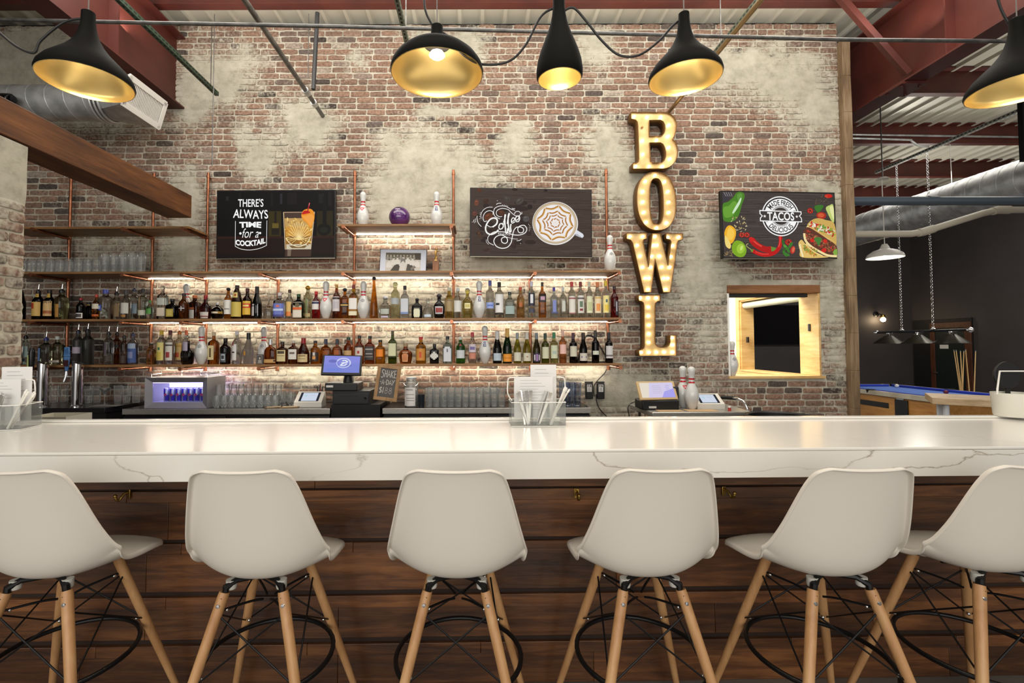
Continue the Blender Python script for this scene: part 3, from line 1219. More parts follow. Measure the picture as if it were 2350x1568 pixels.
def make_stool(name, label):
    t = thing(name, label, 'stool', (0, 0, 0), 0, 'white shell stools along the bar')
    P = [(.238, .664, .155), (.240, .680, .185), (.225, .694, .205), (.17, .694, .216), (.10, .684, .220), (.03, .674, .222), (-.04, .670, .226), (-.095, .676, .231),
         (-.135, .694, .2345), (-.163, .724, .235), (-.182, .765, .230), (-.196, .82, .218), (-.208, .88, .203), (-.221, .945, .187), (-.234, 1.005, .171), (-.245, 1.048, .156), (-.251, 1.067, .141), (-.255, 1.078, .113)]
    sp = spline(P, 3)
    NV = 24
    b = MB()
    rows = []
    m = len(sp)
    for i, p in enumerate(sp):
        a, c = sp[max(i - 1, 0)], sp[min(i + 1, m - 1)]
        ty, tz = c[0] - a[0], c[1] - a[1]
        ln = sqrt(ty * ty + tz * tz)
        ny_, nz_ = tz / ln, -ty / ln         # towards the sitter: up on the seat, forward on the back
        s = i / (m - 1)
        # how far the sides rise towards the sitter along the profile
        lift = 0.008 + 0.084 * math.exp(-((s - 0.50) / 0.19) ** 2) + 0.020 * math.exp(-((s - 0.76) / 0.17) ** 2)
        lift += -0.030 * math.exp(-((s - 0.12) / 0.10) ** 2)
        row = []
        for k in range(-NV // 2, NV // 2 + 1):
            v_ = k / (NV / 2)
            x = p[2] * v_
            w = abs(v_) ** 2.3 * lift
            yy, zz = p[0] + ny_ * w, p[1] + nz_ * w
            row.append(len(b.v))
            b.v.append((x, yy, zz))
        # rolled flange on both edges
        rows.append((row, (ny_, nz_)))
    for i in range(m - 1):
        for k in range(NV):
            b.face((rows[i][0][k], rows[i][0][k + 1], rows[i + 1][0][k + 1], rows[i + 1][0][k]))
    # flange ring: edge loop pushed outward and back
    loop = [rows[0][0][k] for k in range(NV + 1)] + [rows[i][0][NV] for i in range(1, m)] + [rows[m - 1][0][k] for k in range(NV - 1, -1, -1)] + [rows[i][0][0] for i in range(m - 2, 0, -1)]
    cen = Vector((0, -.02, .8))
    prev = loop
    for st, (og, bk) in enumerate(((.004, .003), (.0065, .010), (.0065, .019))):
        cur = []
        for j, vi in enumerate(loop):
            v0 = Vector(b.v[vi])
            i = min(range(m), key=lambda q_: (sp[q_][0] - v0.y) ** 2 + (sp[q_][1] - v0.z) ** 2)
            n_y, n_z = rows[i][1]
            tang = Vector(b.v[loop[(j + 1) % len(loop)]]) - Vector(b.v[loop[j - 1]])
            nrm = Vector((0, n_y, n_z))
            outw = tang.cross(nrm)
            outw = outw.normalized() if outw.length > 1e-7 else Vector((0, 0, 0))
            if outw.dot(v0 - cen) < 0:
                outw = -outw
            cur.append(len(b.v))
            b.v.append(tuple(v0 + outw * og - nrm * bk))
        n_l = len(loop)
        for j in range(n_l):
            b.face((prev[j], prev[(j + 1) % n_l], cur[(j + 1) % n_l], cur[j]))
        prev = cur
    o = b.build('seat_shell', SHELLM, t, ang=180)
    so = o.modifiers.new('thick', 'SOLIDIFY')
    so.thickness, so.offset = 0.0055, 0
    sb = o.modifiers.new('soft', 'SUBSURF')
    sb.levels = sb.render_levels = 1
    # legs
    fx, fy = .098, .125
    for sx in (-1, 1):
        for sy in (-1, 1):
            top, bot = Vector((sx * fx, sy * fy - .01, .648)), Vector((sx * .262, sy * .285 - .01, 0.0))
            lg = MB().tube([top + (bot - top) * k for k in (0, .02, .5, 1)], [.0165, .018, .0165, .012], 16).build('leg', LEGW, t)
            sc = MB()
            dr_ = (bot - top).normalized()
            out = Vector((sx, sy * .9, 0)).normalized()
            for k in (.055, .44):
                c = top + (bot - top) * k
                for dv in (Vector((0, sy, 0)), ):
                    sc.lathe([(0, 0), (.0075, 0), (.006, .004), (0, .005)], 10, c + dv * .0155, rot=dv.to_track_quat('Z', 'Y').to_matrix())
            each(sc, 'screw', CHROME, lg)
            MB().box(-.0035, .0035, -.0009, .0009, -.05, 0).build('slot', BLACK, lg, smooth=False, loc=top + Vector((0, sy * .0175, .0)) + dr_ * .012)
    # black steel: brackets, wires, ring
    b = MB()
    for sx in (-1, 1):
        for sy in (-1, 1):
            top = Vector((sx * fx, sy * fy - .01, .648))
            b.tube([top + Vector((0, 0, -.02)), top + Vector((-sx * .004, 0, .015)), top + Vector((-sx * .03, -sy * .02, .03)), (0, sy * .06, .668)], [.011, .012, .010, .008], 8)
    b.tube([(-.1, 0, .668), (.1, 0, .668)], .008, 6)
    each(b, 'seat_bracket', BLACKM, t)
    pads = MB()
    for sx in (-1, 1):
        for sy in (-1, 1):
            pads.lathe([(.016, 0), (.018, .006), (.018, .03), (0, .03)], 12, (sx * .085, sy * .105 - .01, .650))
    each(pads, 'rubber_mount', M('grey_white_rubber', (190, 188, 180), .6), t)

    def lp(sx, sy, k):
        return Vector((sx * (fx + (.262 - fx) * k), sy * (fy + (.285 - fy) * k) - .01, .648 * (1 - k)))
    b = MB()
    cs = [(-1, -1), (1, -1), (1, 1), (-1, 1)]
    for i in range(4):
        a, c = cs[i], cs[(i + 1) % 4]
        b.tube([lp(*a, .10), lp(*c, .42)], .0032, 6)
        b.tube([lp(*c, .10), lp(*a, .42)], .0032, 6)
    mid = Vector((0, -.01, .565))
    for a in cs:
        b.tube(spline([lp(*a, .09), lp(*a, .09).lerp(mid, .6) + Vector((0, 0, .004)), mid + (lp(*a, .1) - mid) * .12]), .0042, 6)
    each(b, 'wire_brace', BLACKM, t)
    b = MB()
    k = .445
    rr = lp(1, 1, k)
    b.tube([(.225 * cos(2 * pi * i / 40), .232 * sin(2 * pi * i / 40) - .01, rr.z) for i in range(40)], .0085, 10, closed=True)
    b.build('foot_ring', BLACKM, t)
    b = MB()
    for a in cs:
        p = lp(*a, .40)
        c = Vector((0, -.01, p.z))
        b.ball(p.lerp(c, .10), .0065, 8, 6)
        p = lp(*a, .10)
        b.ball(p.lerp(Vector((0, -.01, p.z)), .18), .0065, 8, 6)
    each(b, 'bolt', CHROME, t)
    return t


ST_LAB = ['white shell bar stool, first of the row, cut off below the brick pillar',
          'white shell bar stool in front of the cooler of purple cans, second of the row',
          'white shell bar stool below the chalkboard sign, third of the row, facing straight ahead',
          'white shell bar stool below the BOWL letters, fourth of the row',
          'white shell bar stool below the taco television, fifth of the row',
          'white shell bar stool, last of the row, cut off below the condiment bucket']
st = make_stool('bar_stool', ST_LAB[0])
for i, (x, y, rz) in enumerate(((-1.505, 1.79, .06), (-.760, 1.785, .015), (-.070, 1.785, -.02), (.588, 1.79, .02), (1.232, 1.79, .01), (1.83, 1.815, -.02))):
    if i == 0:
        st.location = (x, y, 0)
        st.rotation_euler = (0, 0, rz)
    else:
        dup(st, (x, y, 0), rz, ST_LAB[i])

# ------------------------------------------------------------------ pendant lamps over the bar
LAMPK = M('matt_black_shade', (15, 14, 12), 0.7, 0.0, spec=0.12)
GOLD = noisy('gold_lining', (230, 200, 128), (240, 216, 150), 3, 0.28, 0.85)
LAMPE = emis('lamp_bulb', (255, 236, 206), 120)


def lamp(label, px, py, Y, prof, bulbz, cordx=0.0):
    p = atY(px, py, Y)
    t = thing('pendant_lamp', label, 'lamp', p, 0, 'black pendant lamps over the bar')
    top = prof[-1][1]
    b = MB().lathe(prof + [(prof[-1][0] * .8, top + .004), (0, top + .005)], 48)
    b.build('shade', LAMPK, t)
    ip = [(max(r - .0035, .012), z - .001) for r, z in prof if z < bulbz + .06]
    b = MB().lathe([(prof[0][0], 0.0)] + ip, 48)
    b.build('shade_lining', GOLD, t)
    rb = min(.036, [r for r, z in prof if z >= bulbz][0] - .006)
    MB().lathe([(0, bulbz - .012), (rb * .7, bulbz - .009), (rb, bulbz), (rb * .8, bulbz + .014), (0, bulbz + .02)], 20).build('bulb', LAMPE, t)
    H = 4.86 - p.z
    MB().tube([(0, 0, top), (cordx, 0, H)], .0028, 6).build('cord', M('grey_cord', (120, 116, 110), .5), t)
    return t


BELL = [(.186, 0), (.189, .012), (.183, .034), (.160, .068), (.125, .104), (.092, .138), (.066, .172), (.048, .206), (.037, .240), (.031, .272), (.0285, .30), (.0275, .335)]
DOME = [(.213, 0), (.216, .012), (.211, .034), (.190, .066), (.155, .098), (.110, .124), (.066, .142), (.040, .156), (.031, .172), (.0285, .20), (.027, .232)]
TEAR = [(.100, 0), (.106, .012), (.107, .04), (.101, .085), (.088, .13), (.070, .178), (.053, .224), (.040, .266), (.032, .305), (.0285, .335), (.027, .385)]
BELL2 = [(r * .86, z * .93) for r, z in BELL]
LY = 2.2
lamp('black bell pendant lamp hanging in front of the air duct', 199, 190, LY, BELL, .12)
lamp('widest low black dome pendant lamp, its lit white disc showing', 1003, 172, LY, DOME, .092)
lamp('narrow black teardrop pendant lamp with pale lining', 1284, 182, LY, TEAR, .16)
lamp('black bell pendant lamp above the BOWL letters', 1572, 181, LY, BELL2, .11)
lamp('black bell pendant lamp partly out of the picture over the pool room side', 2340, 205, LY, BELL, .10)

# black flexes looping from lamp to lamp
FLEX = M('black_flex', (34, 33, 32), .5)


def flex(label, pts, Y=LY, r=.0055):
    b = MB().tube(spline([atY(x, y, Y) for x, y in pts], 8), r, 8)
    tag(b.build('lamp_flex', FLEX), label, 'cable')


flex('black flex dangling from the bell lamp beside the air duct', [(205, 42), (150, 50), (95, 92), (78, 121), (40, 108), (0, 76), (-40, 40)], LY + .02)
flex('black flex looping between the dome lamp and the teardrop lamp', [(1004, 70), (1030, 85), (1062, 125), (1105, 147), (1165, 142), (1205, 105), (1240, 40), (1270, 20), (1284, 30)], LY + .02)
flex('black flex sagging from the teardrop lamp to the bell lamp above BOWL', [(1288, 30), (1315, 18), (1345, 48), (1380, 92), (1420, 126), (1465, 127), (1510, 96), (1545, 58), (1571, 40)], LY + .02)
flex('black flex rising from the dome lamp into the roof', [(1003, 72), (988, 50), (976, 22), (972, -20)], LY + .03)
flex('black flex rising from the lamp at the pool room side', [(2328, 75), (2312, 50), (2296, 18), (2285, -20)], LY + .03)

# ------------------------------------------------------------------ struts, pipes and duct under the roof
def run(name, label, cat, pts, r, mat, n=10):
    b = MB().tube(pts, r, n)
    return tag(b.build(name, mat), label, cat)


def strut(label, x, z, ya, yb_, mat=GREENSTRUT):
    b = MB()
    b.box(x - .02, x + .02, ya, yb_, z - .02, z - .017)
    b.box(x - .02, x - .017, ya, yb_, z - .017, z + .02)
    b.box(x + .017, x + .02, ya, yb_, z - .017, z + .02)
    o = tag(b.build('strut_channel', mat, smooth=False), label, 'strut')
    b = MB()
    y = ya + .05
    while y < yb_ - .05:
        b.box(x - .0065, x + .0065, y, y + .028, z - .0206, z - .0198)
        b.box(x - .0206, x - .0198, y, y + .028, z - .006, z + .007) if x > 0 else b.box(x + .0198, x + .0206, y, y + .028, z - .006, z + .007)
        y += .05
    b.build('slot', M('slot_shadow_paint', (16, 18, 16), .8), o, smooth=False)
    hy = yb_ - .12
    MB().tube([(x, hy, z), (x, hy, 4.86)], .005, 6).build('hanger_rod', CONDUIT, o)
    return o


e0 = atY(498, 216, 5.08)
strut('dark green slotted strut ending over whitewashed brick near the bell lamp', e0.x, e0.z, 1.2, 5.08)
e1 = atZ(936, 106, e0.z)
strut('grey green slotted strut behind the dome lamp', e1.x, e1.z, 1.2, e1.y, M('grey_green_strut', (104, 112, 98), .45, .3))
e2 = atZ(1640, 124, e0.z)
strut('slotted strut behind the bell lamp above BOWL', e2.x, e2.z, 1.2, e2.y, M('grey_green_strut2', (92, 100, 84), .45, .3))
e3 = atY(738, 262, 5.12)
run('steel_pipe', 'grey steel pipe running towards the wall above the cocktail television', 'pipe', [(e3.x, 1.2, e3.z), (e3.x, 5.16, e3.z)], .022, CONDUIT, 14)
b = MB()
b.tube([(e3.x, 4.62, e3.z), (e3.x, 4.70, e3.z)], .031, 14)
b.tube([(e3.x, 4.86, e3.z), (e3.x, 4.92, e3.z)], .032, 14)
tag(b.build('pipe_coupling', GALV), 'galvanised couplings around the grey steel pipe', 'coupling')
p0, p1 = atY(728, 76, 4.68), atY(719, 232, 4.68)
run('drop_pipe', 'short black upright pipe with blue cap above the cocktail television', 'pipe', [(p1.x, 4.68, e3.z + .035), (p0.x, 4.68, 4.80)], .021, M('black_pipe', (40, 40, 42), .45), 12)
e4 = atY(1536, 256, 5.12)
run('brass_pipe', 'brassy pipe running towards the wall above the letter B', 'pipe', [(e4.x, 1.2, e4.z), (e4.x, 5.16, e4.z)], .020, M('brassy_pipe', (150, 128, 92), .35, .8), 14)
for px in (490, 707):
    q0 = atY(px, 30, 4.76)
    run('hanger_rod', 'thin threaded rod hanging from the purlin ' + ('near the green strut end' if px < 600 else 'beside the black drop pipe'), 'rod', [(q0.x, 4.78, 4.86), (q0.x, 4.78, e0.z - (.9 if px < 600 else -.02))], .0045, CONDUIT, 6)
# long conduit crossing under the roof
pts = [atY(-60, 44, 3.3), atY(306, 52, 3.3), atY(775, 61, 3.3), atY(1290, 74, 3.3), atY(1920, 91, 3.3), atY(2420, 96, 3.3)]
run('long_conduit', 'long grey conduit crossing the whole picture under the roof', 'conduit', pts, .0125, CONDUIT, 10)
# galvanised conduits clipped to the pool room purlin
q = [atY(1940, 309, 7.97), atY(2420, 316, 7.97)]
run('galvanised_conduit', 'upper straight galvanised conduit clipped along the red purlin', 'conduit', q, .017, GALV, 8)
q = spline([atY(1940, 317, 7.97), atY(2078, 321, 7.97), atY(2090, 323, 7.97), atY(2108, 334, 7.97), atY(2131, 337, 7.97)], 5)
run('galvanised_conduit', 'lower galvanised conduit bending down at its end on the red purlin', 'conduit', q, .018, GALV, 8)

# round air duct with white grille
DY, DR = 4.28, .152
dc = atY(60, 237, DY)
t = thing('air_duct', 'round spiral metal air duct ending in a white grille', 'duct', (0, 0, 0))
de = atY(236, 240, DY).x
b = MB()
b.tube([(-6.2, DY, dc.z), (de, DY, dc.z)], DR, 40)
x = -6.1
while x < de:
    b.tube([(x + .10 * (k / 20.0) - .05, DY + (DR + .001) * cos(2 * pi * k / 20), dc.z + (DR + .001) * sin(2 * pi * k / 20)) for k in range(21)], .0035, 5)
    x += .165
b.build('spiral_tube', GALV, t)
b = MB()
for dx in (0, .035, .07):
    b.tube([(de + dx, DY + (DR + .012) * cos(2 * pi * k / 32), dc.z + (DR + .012) * sin(2 * pi * k / 32)) for k in range(32)], .012, 8, closed=True)
b.build('collar', GALV, t)
a, c_, d_, e_ = atY(295, 171, 3.99), atY(381, 236, 4.52), atY(362, 295, 4.50), atY(278, 238, 3.97)
cx_ = -2.93
a, c_, d_, e_ = atX(295, 171, cx_ + .02), atX(381.5, 237, cx_ + .02), atX(362, 295, cx_ - .06), atX(277.5, 238, cx_ - .06)
ring = [Vector((de + .07, DY + DR * cos(t_), dc.z + DR * sin(t_))) for t_ in (2 * pi * k / 32 for k in range(32))]
sqr = []
cor = [a, c_, d_, e_]
for k in range(32):
    ang = 2 * pi * k / 32
    # map the angle to the rectangle's edge: 0 = +y (far), 90 = up
    y_, z_ = cos(ang), sin(ang)
    mx_ = max(abs(y_), abs(z_))
    u_, w_ = (y_ / mx_ + 1) / 2, (z_ / mx_ + 1) / 2
    sqr.append((e_.lerp(d_, u_)).lerp(a.lerp(c_, u_), w_))
b = MB()
b.add(ring + sqr, [(k, (k + 1) % 32, 32 + (k + 1) % 32, 32 + k) for k in range(32)])
b.build('boot', GALV, t, ang=20)
cen = (a + c_ + d_ + e_) / 4
uy = ((c_ - a) + (d_ - e_)).normalized()
uz = ((a - e_) + (c_ - d_)).normalized()
ux = uy.cross(uz).normalized()
if ux.x < 0:
    ux = -ux
Wg, Hg = ((c_ - a).length + (d_ - e_).length) / 2, ((a - e_).length + (c_ - d_).length) / 2
Rg = Matrix((ux, uy, uz)).transposed()
gr = MB()
for (cy_, cz_, sy_, sz_) in ((0, Hg / 2 - .012, Wg, .05), (0, -Hg / 2 + .012, Wg, .05), (-Wg / 2 + .012, 0, .05, Hg), (Wg / 2 - .012, 0, .05, Hg)):
    gr.obox(cen + uy * cy_ + uz * cz_ + ux * .008, (.016, sy_, sz_), Rg)
gr.build('grille_frame', WHITEP, t, bevel=.002)
gr = MB()
nl = 22
for k in range(nl):
    gr.obox(cen + uy * (-Wg / 2 + .045 + (Wg - .09) * (k + .5) / nl) + ux * .004, (.016, .006, Hg - .06), Rg)
gr.build('louvres', WHITEP, t, smooth=False)
MB().obox(cen - ux * .012, (.004, Wg - .05, Hg - .05), Rg).build('grille_back', M('duct_inside', (26, 26, 26), .7), t, smooth=False)
s = atY(22, 229, DY - .2)
t = thing('security_camera', 'small glossy black security camera in front of the air duct', 'camera', s)
MB().tube([(-.06, 0, .01), (.035, -.02, -.005)], .045, 16).build('housing', M('gloss_black', (16, 16, 18), .15), t, bevel=.008)
MB().tube([(.035, -.02, -.005), (.06, -.026, -.008)], [.032, .028], 16).build('lens', M('lens_glass', (8, 8, 12), .05), t)

# pool room services
b = MB()
xd, zd, rd = 7.0, 3.56, .27
b.tube([(xd, 4.2, zd), (xd, 9.3, zd)], rd, 40)
y = 4.3
while y < 9.3:
    b.tube([(xd + (rd + .001) * cos(2 * pi * k / 24), y + .1 * k / 24, zd + (rd + .001) * sin(2 * pi * k / 24)) for k in range(25)], .0035, 5)
    y += .2
tag(b.build('large_air_duct', GALV), 'large round metal air duct crossing the pool room', 'duct')
p = atY(2150, 461, 5.3)
b = MB().tube([(3.6, 5.3, p.z), (7.5, 5.3, p.z - .005)], .048, 20)
b.tube([(p.x - .1, 5.3, p.z), (p.x, 5.3, p.z)], .053, 20)
tag(b.build('sprinkler_pipe', M('blue_grey_pipe', (92, 104, 116), .3, .3)), 'thick blue grey pipe running level across the pool room', 'pipe')
wp = [atY(1900, 538, 5.9), atY(2090, 537, 5.9), atY(2118, 533, 5.9), atY(2255, 490, 5.9), atY(2290, 482, 5.9), atY(2440, 482, 5.9)]
b = MB().tube(wp, .041, 16)
for i in (2, 4):
    b.tube([wp[i].lerp(wp[i - 1], .35), wp[i], wp[i].lerp(wp[i + 1], .18)], .050, 16)
tag(b.build('white_drain_pipe', M('off_white_pvc', (206, 198, 180), .4)), 'off-white plastic pipe stepping upward below the large duct', 'pipe')
st_ = strut('grey slotted strut carrying the chains of the pool table light', 6.4, atX(2135, 342, 6.4).z, 4.6, 7.6, M('grey_strut', (150, 152, 144), .45, .2))
q0, q1 = atX(2345, 235, 5.9), atX(2345, 372, 5.9)
run('duct_hanger', 'dark upright hanger bar beside the large duct', 'hanger', [(q0.x, q0.y, q0.z + 1.0), (q1.x, q0.y, q1.z)], .035, BLACKM, 4)

# ------------------------------------------------------------------ shelves and copper pipe brackets
SHELFW = wood('shelf_wood', (88, 60, 34), (136, 98, 58), (162, 122, 78), (1.0, 10, 10), 0.5, 0.1)
LED = emis('led_strip_light', (255, 243, 224), 56.0)
SF, SB, PIPEY = 4.72, 5.075, 5.10
ZB = atY(900, 621.5, SF).z
ZC = atY(900, 730.5, SF).z
ZD = atY(900, 836.0, SF).z
ZA = atY(900, 514.0, SF).z
ZA2 = atY(400, 519.5, SF).z
TH = 0.022
XR = 1.42


def shelf(label, x0, x1, z, led=None):
    t = thing('wall_shelf', label, 'shelf', ((x0 + x1) / 2, SF, z - TH))
    h = (x1 - x0) / 2
    MB().box(-h, h, 0, SB - SF, 0, TH).build('board', SHELFW, t, bevel=.002)
    if led:
        c = (x0 + x1) / 2
        MB().box(led[0] - c, led[1] - c, SB - SF - .022, SB - SF - .010, -.006, -.0005).build('led_strip', LED, t, smooth=False)


UP = [(157, 398, 'A'), (348.5, 398, 'A'), (474, 397, 'A'), (638.5, 0, 'B'), (813, 392, 'A'), (1041, 390, 'A'), (1216.5, 0, 'B'), (1394, 388, 'R')]
UX = [atY(px, 650, PIPEY).x for px, _, _ in UP]
shelf('wooden shelf of upturned pint glasses, the longest and second from the top', -4.75, XR, ZB, (UX[1] - .06, UX[7] - .02))
shelf('long wooden shelf of spirit bottles under the glasses shelf', -4.75, XR, ZC, (UX[1] + .02, UX[7] - .02))
shelf('long lowest wooden shelf of whiskey and wine bottles', -4.75, XR, ZD, (UX[1] - .02, UX[7]))
shelf('short empty top shelf beside the end of the timber beam', -4.75, -2.855, ZA2)
shelf('short top shelf holding two bowling pins and a purple ball', -1.385, -.215, ZA, (UX[4] + .03, UX[5] - .03))

UPL = ['copper pipe bracket nearest the brick pillar', 'copper pipe bracket rising behind the end of the timber beam', 'copper pipe bracket beside the cocktail television, at the end of the empty top shelf',
       'copper pipe bracket starting under the cocktail television', 'tall copper pipe bracket between cocktail television and first pin', 'tall copper pipe bracket between the top shelf and the coffee television',
       'copper pipe bracket starting under the coffee television', 'tall copper pipe bracket at the free end of the shelves']
for i, (px, top, kind) in enumerate(UP):
    x = UX[i]
    zt_ = atY(px, top, PIPEY).z if top else ZB - TH - .016
    zA = ZA2 if i < 3 else ZA
    arms = ([zA] if kind == 'A' else []) + [ZB, ZC, ZD]
    t = thing('copper_bracket', UPL[i], 'bracket', (x, PIPEY, 0), 0, 'copper pipe shelf brackets')
    MB().tube([(0, 0, ZD - TH - .016), (0, 0, zt_)], .0145, 14).build('upright', COPPER, t)
    if top:
        b = MB().tube([(0, 0, zt_ - .055), (0, 0, zt_ - .03)], .0185, 14)
        b.tube([(0, .0, zt_ - .042), (0, .06, zt_ - .042)], .008, 8)
        b.build('wall_clip', COPPER, t)
    for z in arms:
        za = z - TH - .0165
        a = MB().tube([(0, 0, za), (0, SF - PIPEY - .045, za)], .0142, 14).build('arm', COPPER, t)
        c = MB().tube([(0, SF - PIPEY - .03, za), (0, SF - PIPEY - .058, za)], .0185, 14)
        c.build('end_cap', COPPER, a)
        MB().tube([(0, 0, za - .045), (0, 0, za + .018)], .0185, 14).build('tee_fitting', COPPER, a)
        for yy in (-.08, SF - PIPEY + .05):
            k = MB().tube([(0, yy - .008, za), (0, yy + .008, za)], .0175, 12)
            k.box(-.036, .036, yy - .008, yy + .008, za + .0145, za + .0163)
            k.build('pipe_strap', COPPER, a)

# ------------------------------------------------------------------ bowling pins and ball
PINW = M('pin_white', (206, 207, 204), 0.22, coat=.4)
PINR = M('pin_red', (178, 40, 48), 0.25, coat=.3)
PP = [(0, 0), (1.00, 0), (1.02, .02), (1.41, .75), (1.70, 1.5), (1.95, 2.25), (2.26, 3.375), (2.383, 4.5), (2.26, 5.875), (1.85, 7.25), (1.25, 8.625), (.98, 9.375), (.897, 10), (.93, 10.875), (1.03, 11.75), (1.16, 12.625), (1.25, 13.2), (1.273, 13.73),
      (1.2, 14.15), (1.0, 14.52), (.65, 14.85), (.3, 14.97), (0, 15.0)]
PPS = [(r, z) for r, z in PP]


def pin_r(z):
    for (r0, z0), (r1, z1) in zip(PP[1:], PP[2:]):
        if z0 <= z <= z1:
            return r0 + (r1 - r0) * (z - z0) / max(1e-6, z1 - z0)
    return 1


def patch(rf, z0, z1, a0, a1, col, art, n=8, m=4, lift=.0006):
    """a piece of a turned surface facing -y, from angle a0 to a1 (degrees from the front)"""
    o = len(art['v'])
    for j in range(m + 1):
        z = z0 + (z1 - z0) * j / m
        for i in range(n + 1):
            a = radians(a0 + (a1 - a0) * i / n)
            x, y = rf(z, a)
            l = sqrt(x * x + y * y)
            k = (l + lift) / l
            art['v'].append((x * k, y * k, z))
    for j in range(m):
        for i in range(n):
            p = o + j * (n + 1) + i
            art['f'].append((p, p + 1, p + n + 2, p + n + 1))
            art['c'].append(lin(col))


def ink_mesh(name, art, parent, mat=None, loc=None):
    me = bpy.data.meshes.new(name)
    me.from_pydata(art['v'], [], art['f'])
    at = me.attributes.new('ink', 'FLOAT_COLOR', 'FACE')
    at.data.foreach_set('color', [x for c in art['c'] for x in c])
    me.materials.append(mat or INK)
    me.shade_smooth()
    o = bpy.data.objects.new(name, me)
    COL.objects.link(o)
    o.parent = parent
    if loc:
        o.location = loc
    return o


def new_art():
    return {'v': [], 'f': [], 'c': []}


I_ = .0254


def make_pin(name, label, crest):
    t = thing(name, label, 'bowling pin', (0, 0, 0), 0, 'white bowling pins with two red neck rings')
    MB().lathe([(r * I_, z * I_) for r, z in PP], 28).build('body', PINW, t, ang=180)
    for z0, z1 in ((9.15, 9.75), (10.35, 10.95)):
        MB().lathe([((pin_r(z0) + .012) * I_, z0 * I_), ((pin_r((z0 + z1) / 2) + .014) * I_, (z0 + z1) / 2 * I_), ((pin_r(z1) + .012) * I_, z1 * I_)], 28).build('neck_ring', PINR, t, ang=180)
    a = new_art()
    rf = lambda z, an: (pin_r(z / I_) * I_ * sin(an), -pin_r(z / I_) * I_ * cos(an))
    if crest == 'lines':
        for k, (z, w) in enumerate(((7.75, 8), (7.45, 22), (7.15, 26), (6.85, 24), (6.55, 12))):
            patch(rf, z * I_, (z + .13) * I_, -w, w, (52, 56, 70), a, 6, 1)
    elif crest == 'red':
        for z, w in ((7.9, 36), (7.65, 30), (7.4, 24), (7.1, 17), (6.8, 10)):
            patch(rf, z * I_, (z + .28) * I_, -w, w, (206, 84, 92), a, 6, 1)
        patch(rf, 7.35 * I_, 7.7 * I_, -10, 10, (238, 226, 224), a, 4, 1, .001)
    else:
        for z in (7.95, 7.0):
            patch(rf, z * I_, (z + .75) * I_, -22, 14, (44, 52, 106), a, 6, 2)
            patch(rf, (z + .25) * I_, (z + .5) * I_, -10, 6, (226, 226, 224), a, 4, 1, .001)
        patch(rf, 6.6 * I_, 6.85 * I_, -24, 16, (60, 66, 110), a, 6, 1)
    ink_mesh('crest', a, t)
    return t


PINS = {}
PLACED = []


def pin(crest, loc, label, rz=0.0):
    PLACED.append((loc.x if hasattr(loc, 'x') else loc[0], loc[1], loc[2], .0605))
    if crest not in PINS:
        PINS[crest] = make_pin('bowling_pin', label, crest)
        PINS[crest].location = loc
        PINS[crest].rotation_euler = (0, 0, rz)
        return PINS[crest]
    return dup(PINS[crest], loc, rz, label)


def on_shelf(px, Y, z):
    p = atY(px, 700, Y)
    return Vector((p.x, Y, z))


def xat(px, py, Y):
    return atY(px, py, Y).x


pin('lines', (xat(462, 830, 4.80), 4.80, ZD), 'bowling pin beside the dark squat decanter on the lowest shelf', .1)
pin('blank' if False else 'lines', (xat(427, 720, 4.965), 4.965, ZC), 'bowling pin hidden behind a brown bottle with silver cross')
pin('red', (xat(748, 720, 4.82), 4.82, ZC), 'bowling pin with red crest beside the red bitters bottle')
pin('lines', (xat(834, 720, 4.82), 4.82, ZC), 'bowling pin with thin blue lines beside the tall tapered amber bottle', .05)
pin('blue', (xat(1100, 720, 4.82), 4.82, ZC), 'bowling pin with dark blue emblem beside the blue capped frosted bottle', .12)
pin('lines', (xat(605, 830, 4.95), 4.95, ZD), 'bowling pin behind the arched whiskey bottle on the lowest shelf')
pin('blue', (xat(1113, 830, 4.84), 4.84, ZD), 'bowling pin with dark blue emblem before the sparkling wine bottles')
pin('lines', (xat(1400, 612, 4.86), 4.86, ZB), 'lone bowling pin at the end of the shelf below the coffee television', .1)
pin('red', (xat(833, 508, 4.90), 4.90, ZA), 'bowling pin with faint red crest on the top shelf beside the ball')
pin('blue', (xat(1002, 508, 4.90), 4.90, ZA), 'bowling pin with blue emblem on the top shelf', .1)
BALLM = noisy('purple_swirl', (44, 20, 62), (104, 48, 128), 7, 0.12, 0, coat=.6, lo=.3, hi=.72)
t = thing('bowling_ball', 'shiny purple swirled bowling ball between two pins on the top shelf', 'bowling ball', (xat(917, 500, 4.88), 4.88, ZA + .0005))
MB().ball((0, 0, .108), .108, 40, 24).build('ball', BALLM, t, ang=180)
a = new_art()
rf = lambda z, an: (sqrt(max(1e-9, .108 ** 2 - (z - .108) ** 2)) * sin(an), -sqrt(max(1e-9, .108 ** 2 - (z - .108) ** 2)) * cos(an))
patch(rf, .168, .176, -22, 12, (206, 190, 210), a, 8, 1)
patch(rf, .155, .160, -6, -1, (206, 190, 210), a, 3, 1)
for k in range(4):
    patch(rf, .10 + .008 * (k % 2), .103 + .016 * (k % 2 + 1), -20 + 9 * k, -18 + 9 * k, (150, 104, 160), a, 2, 2)
ink_mesh('lettering', a, t)

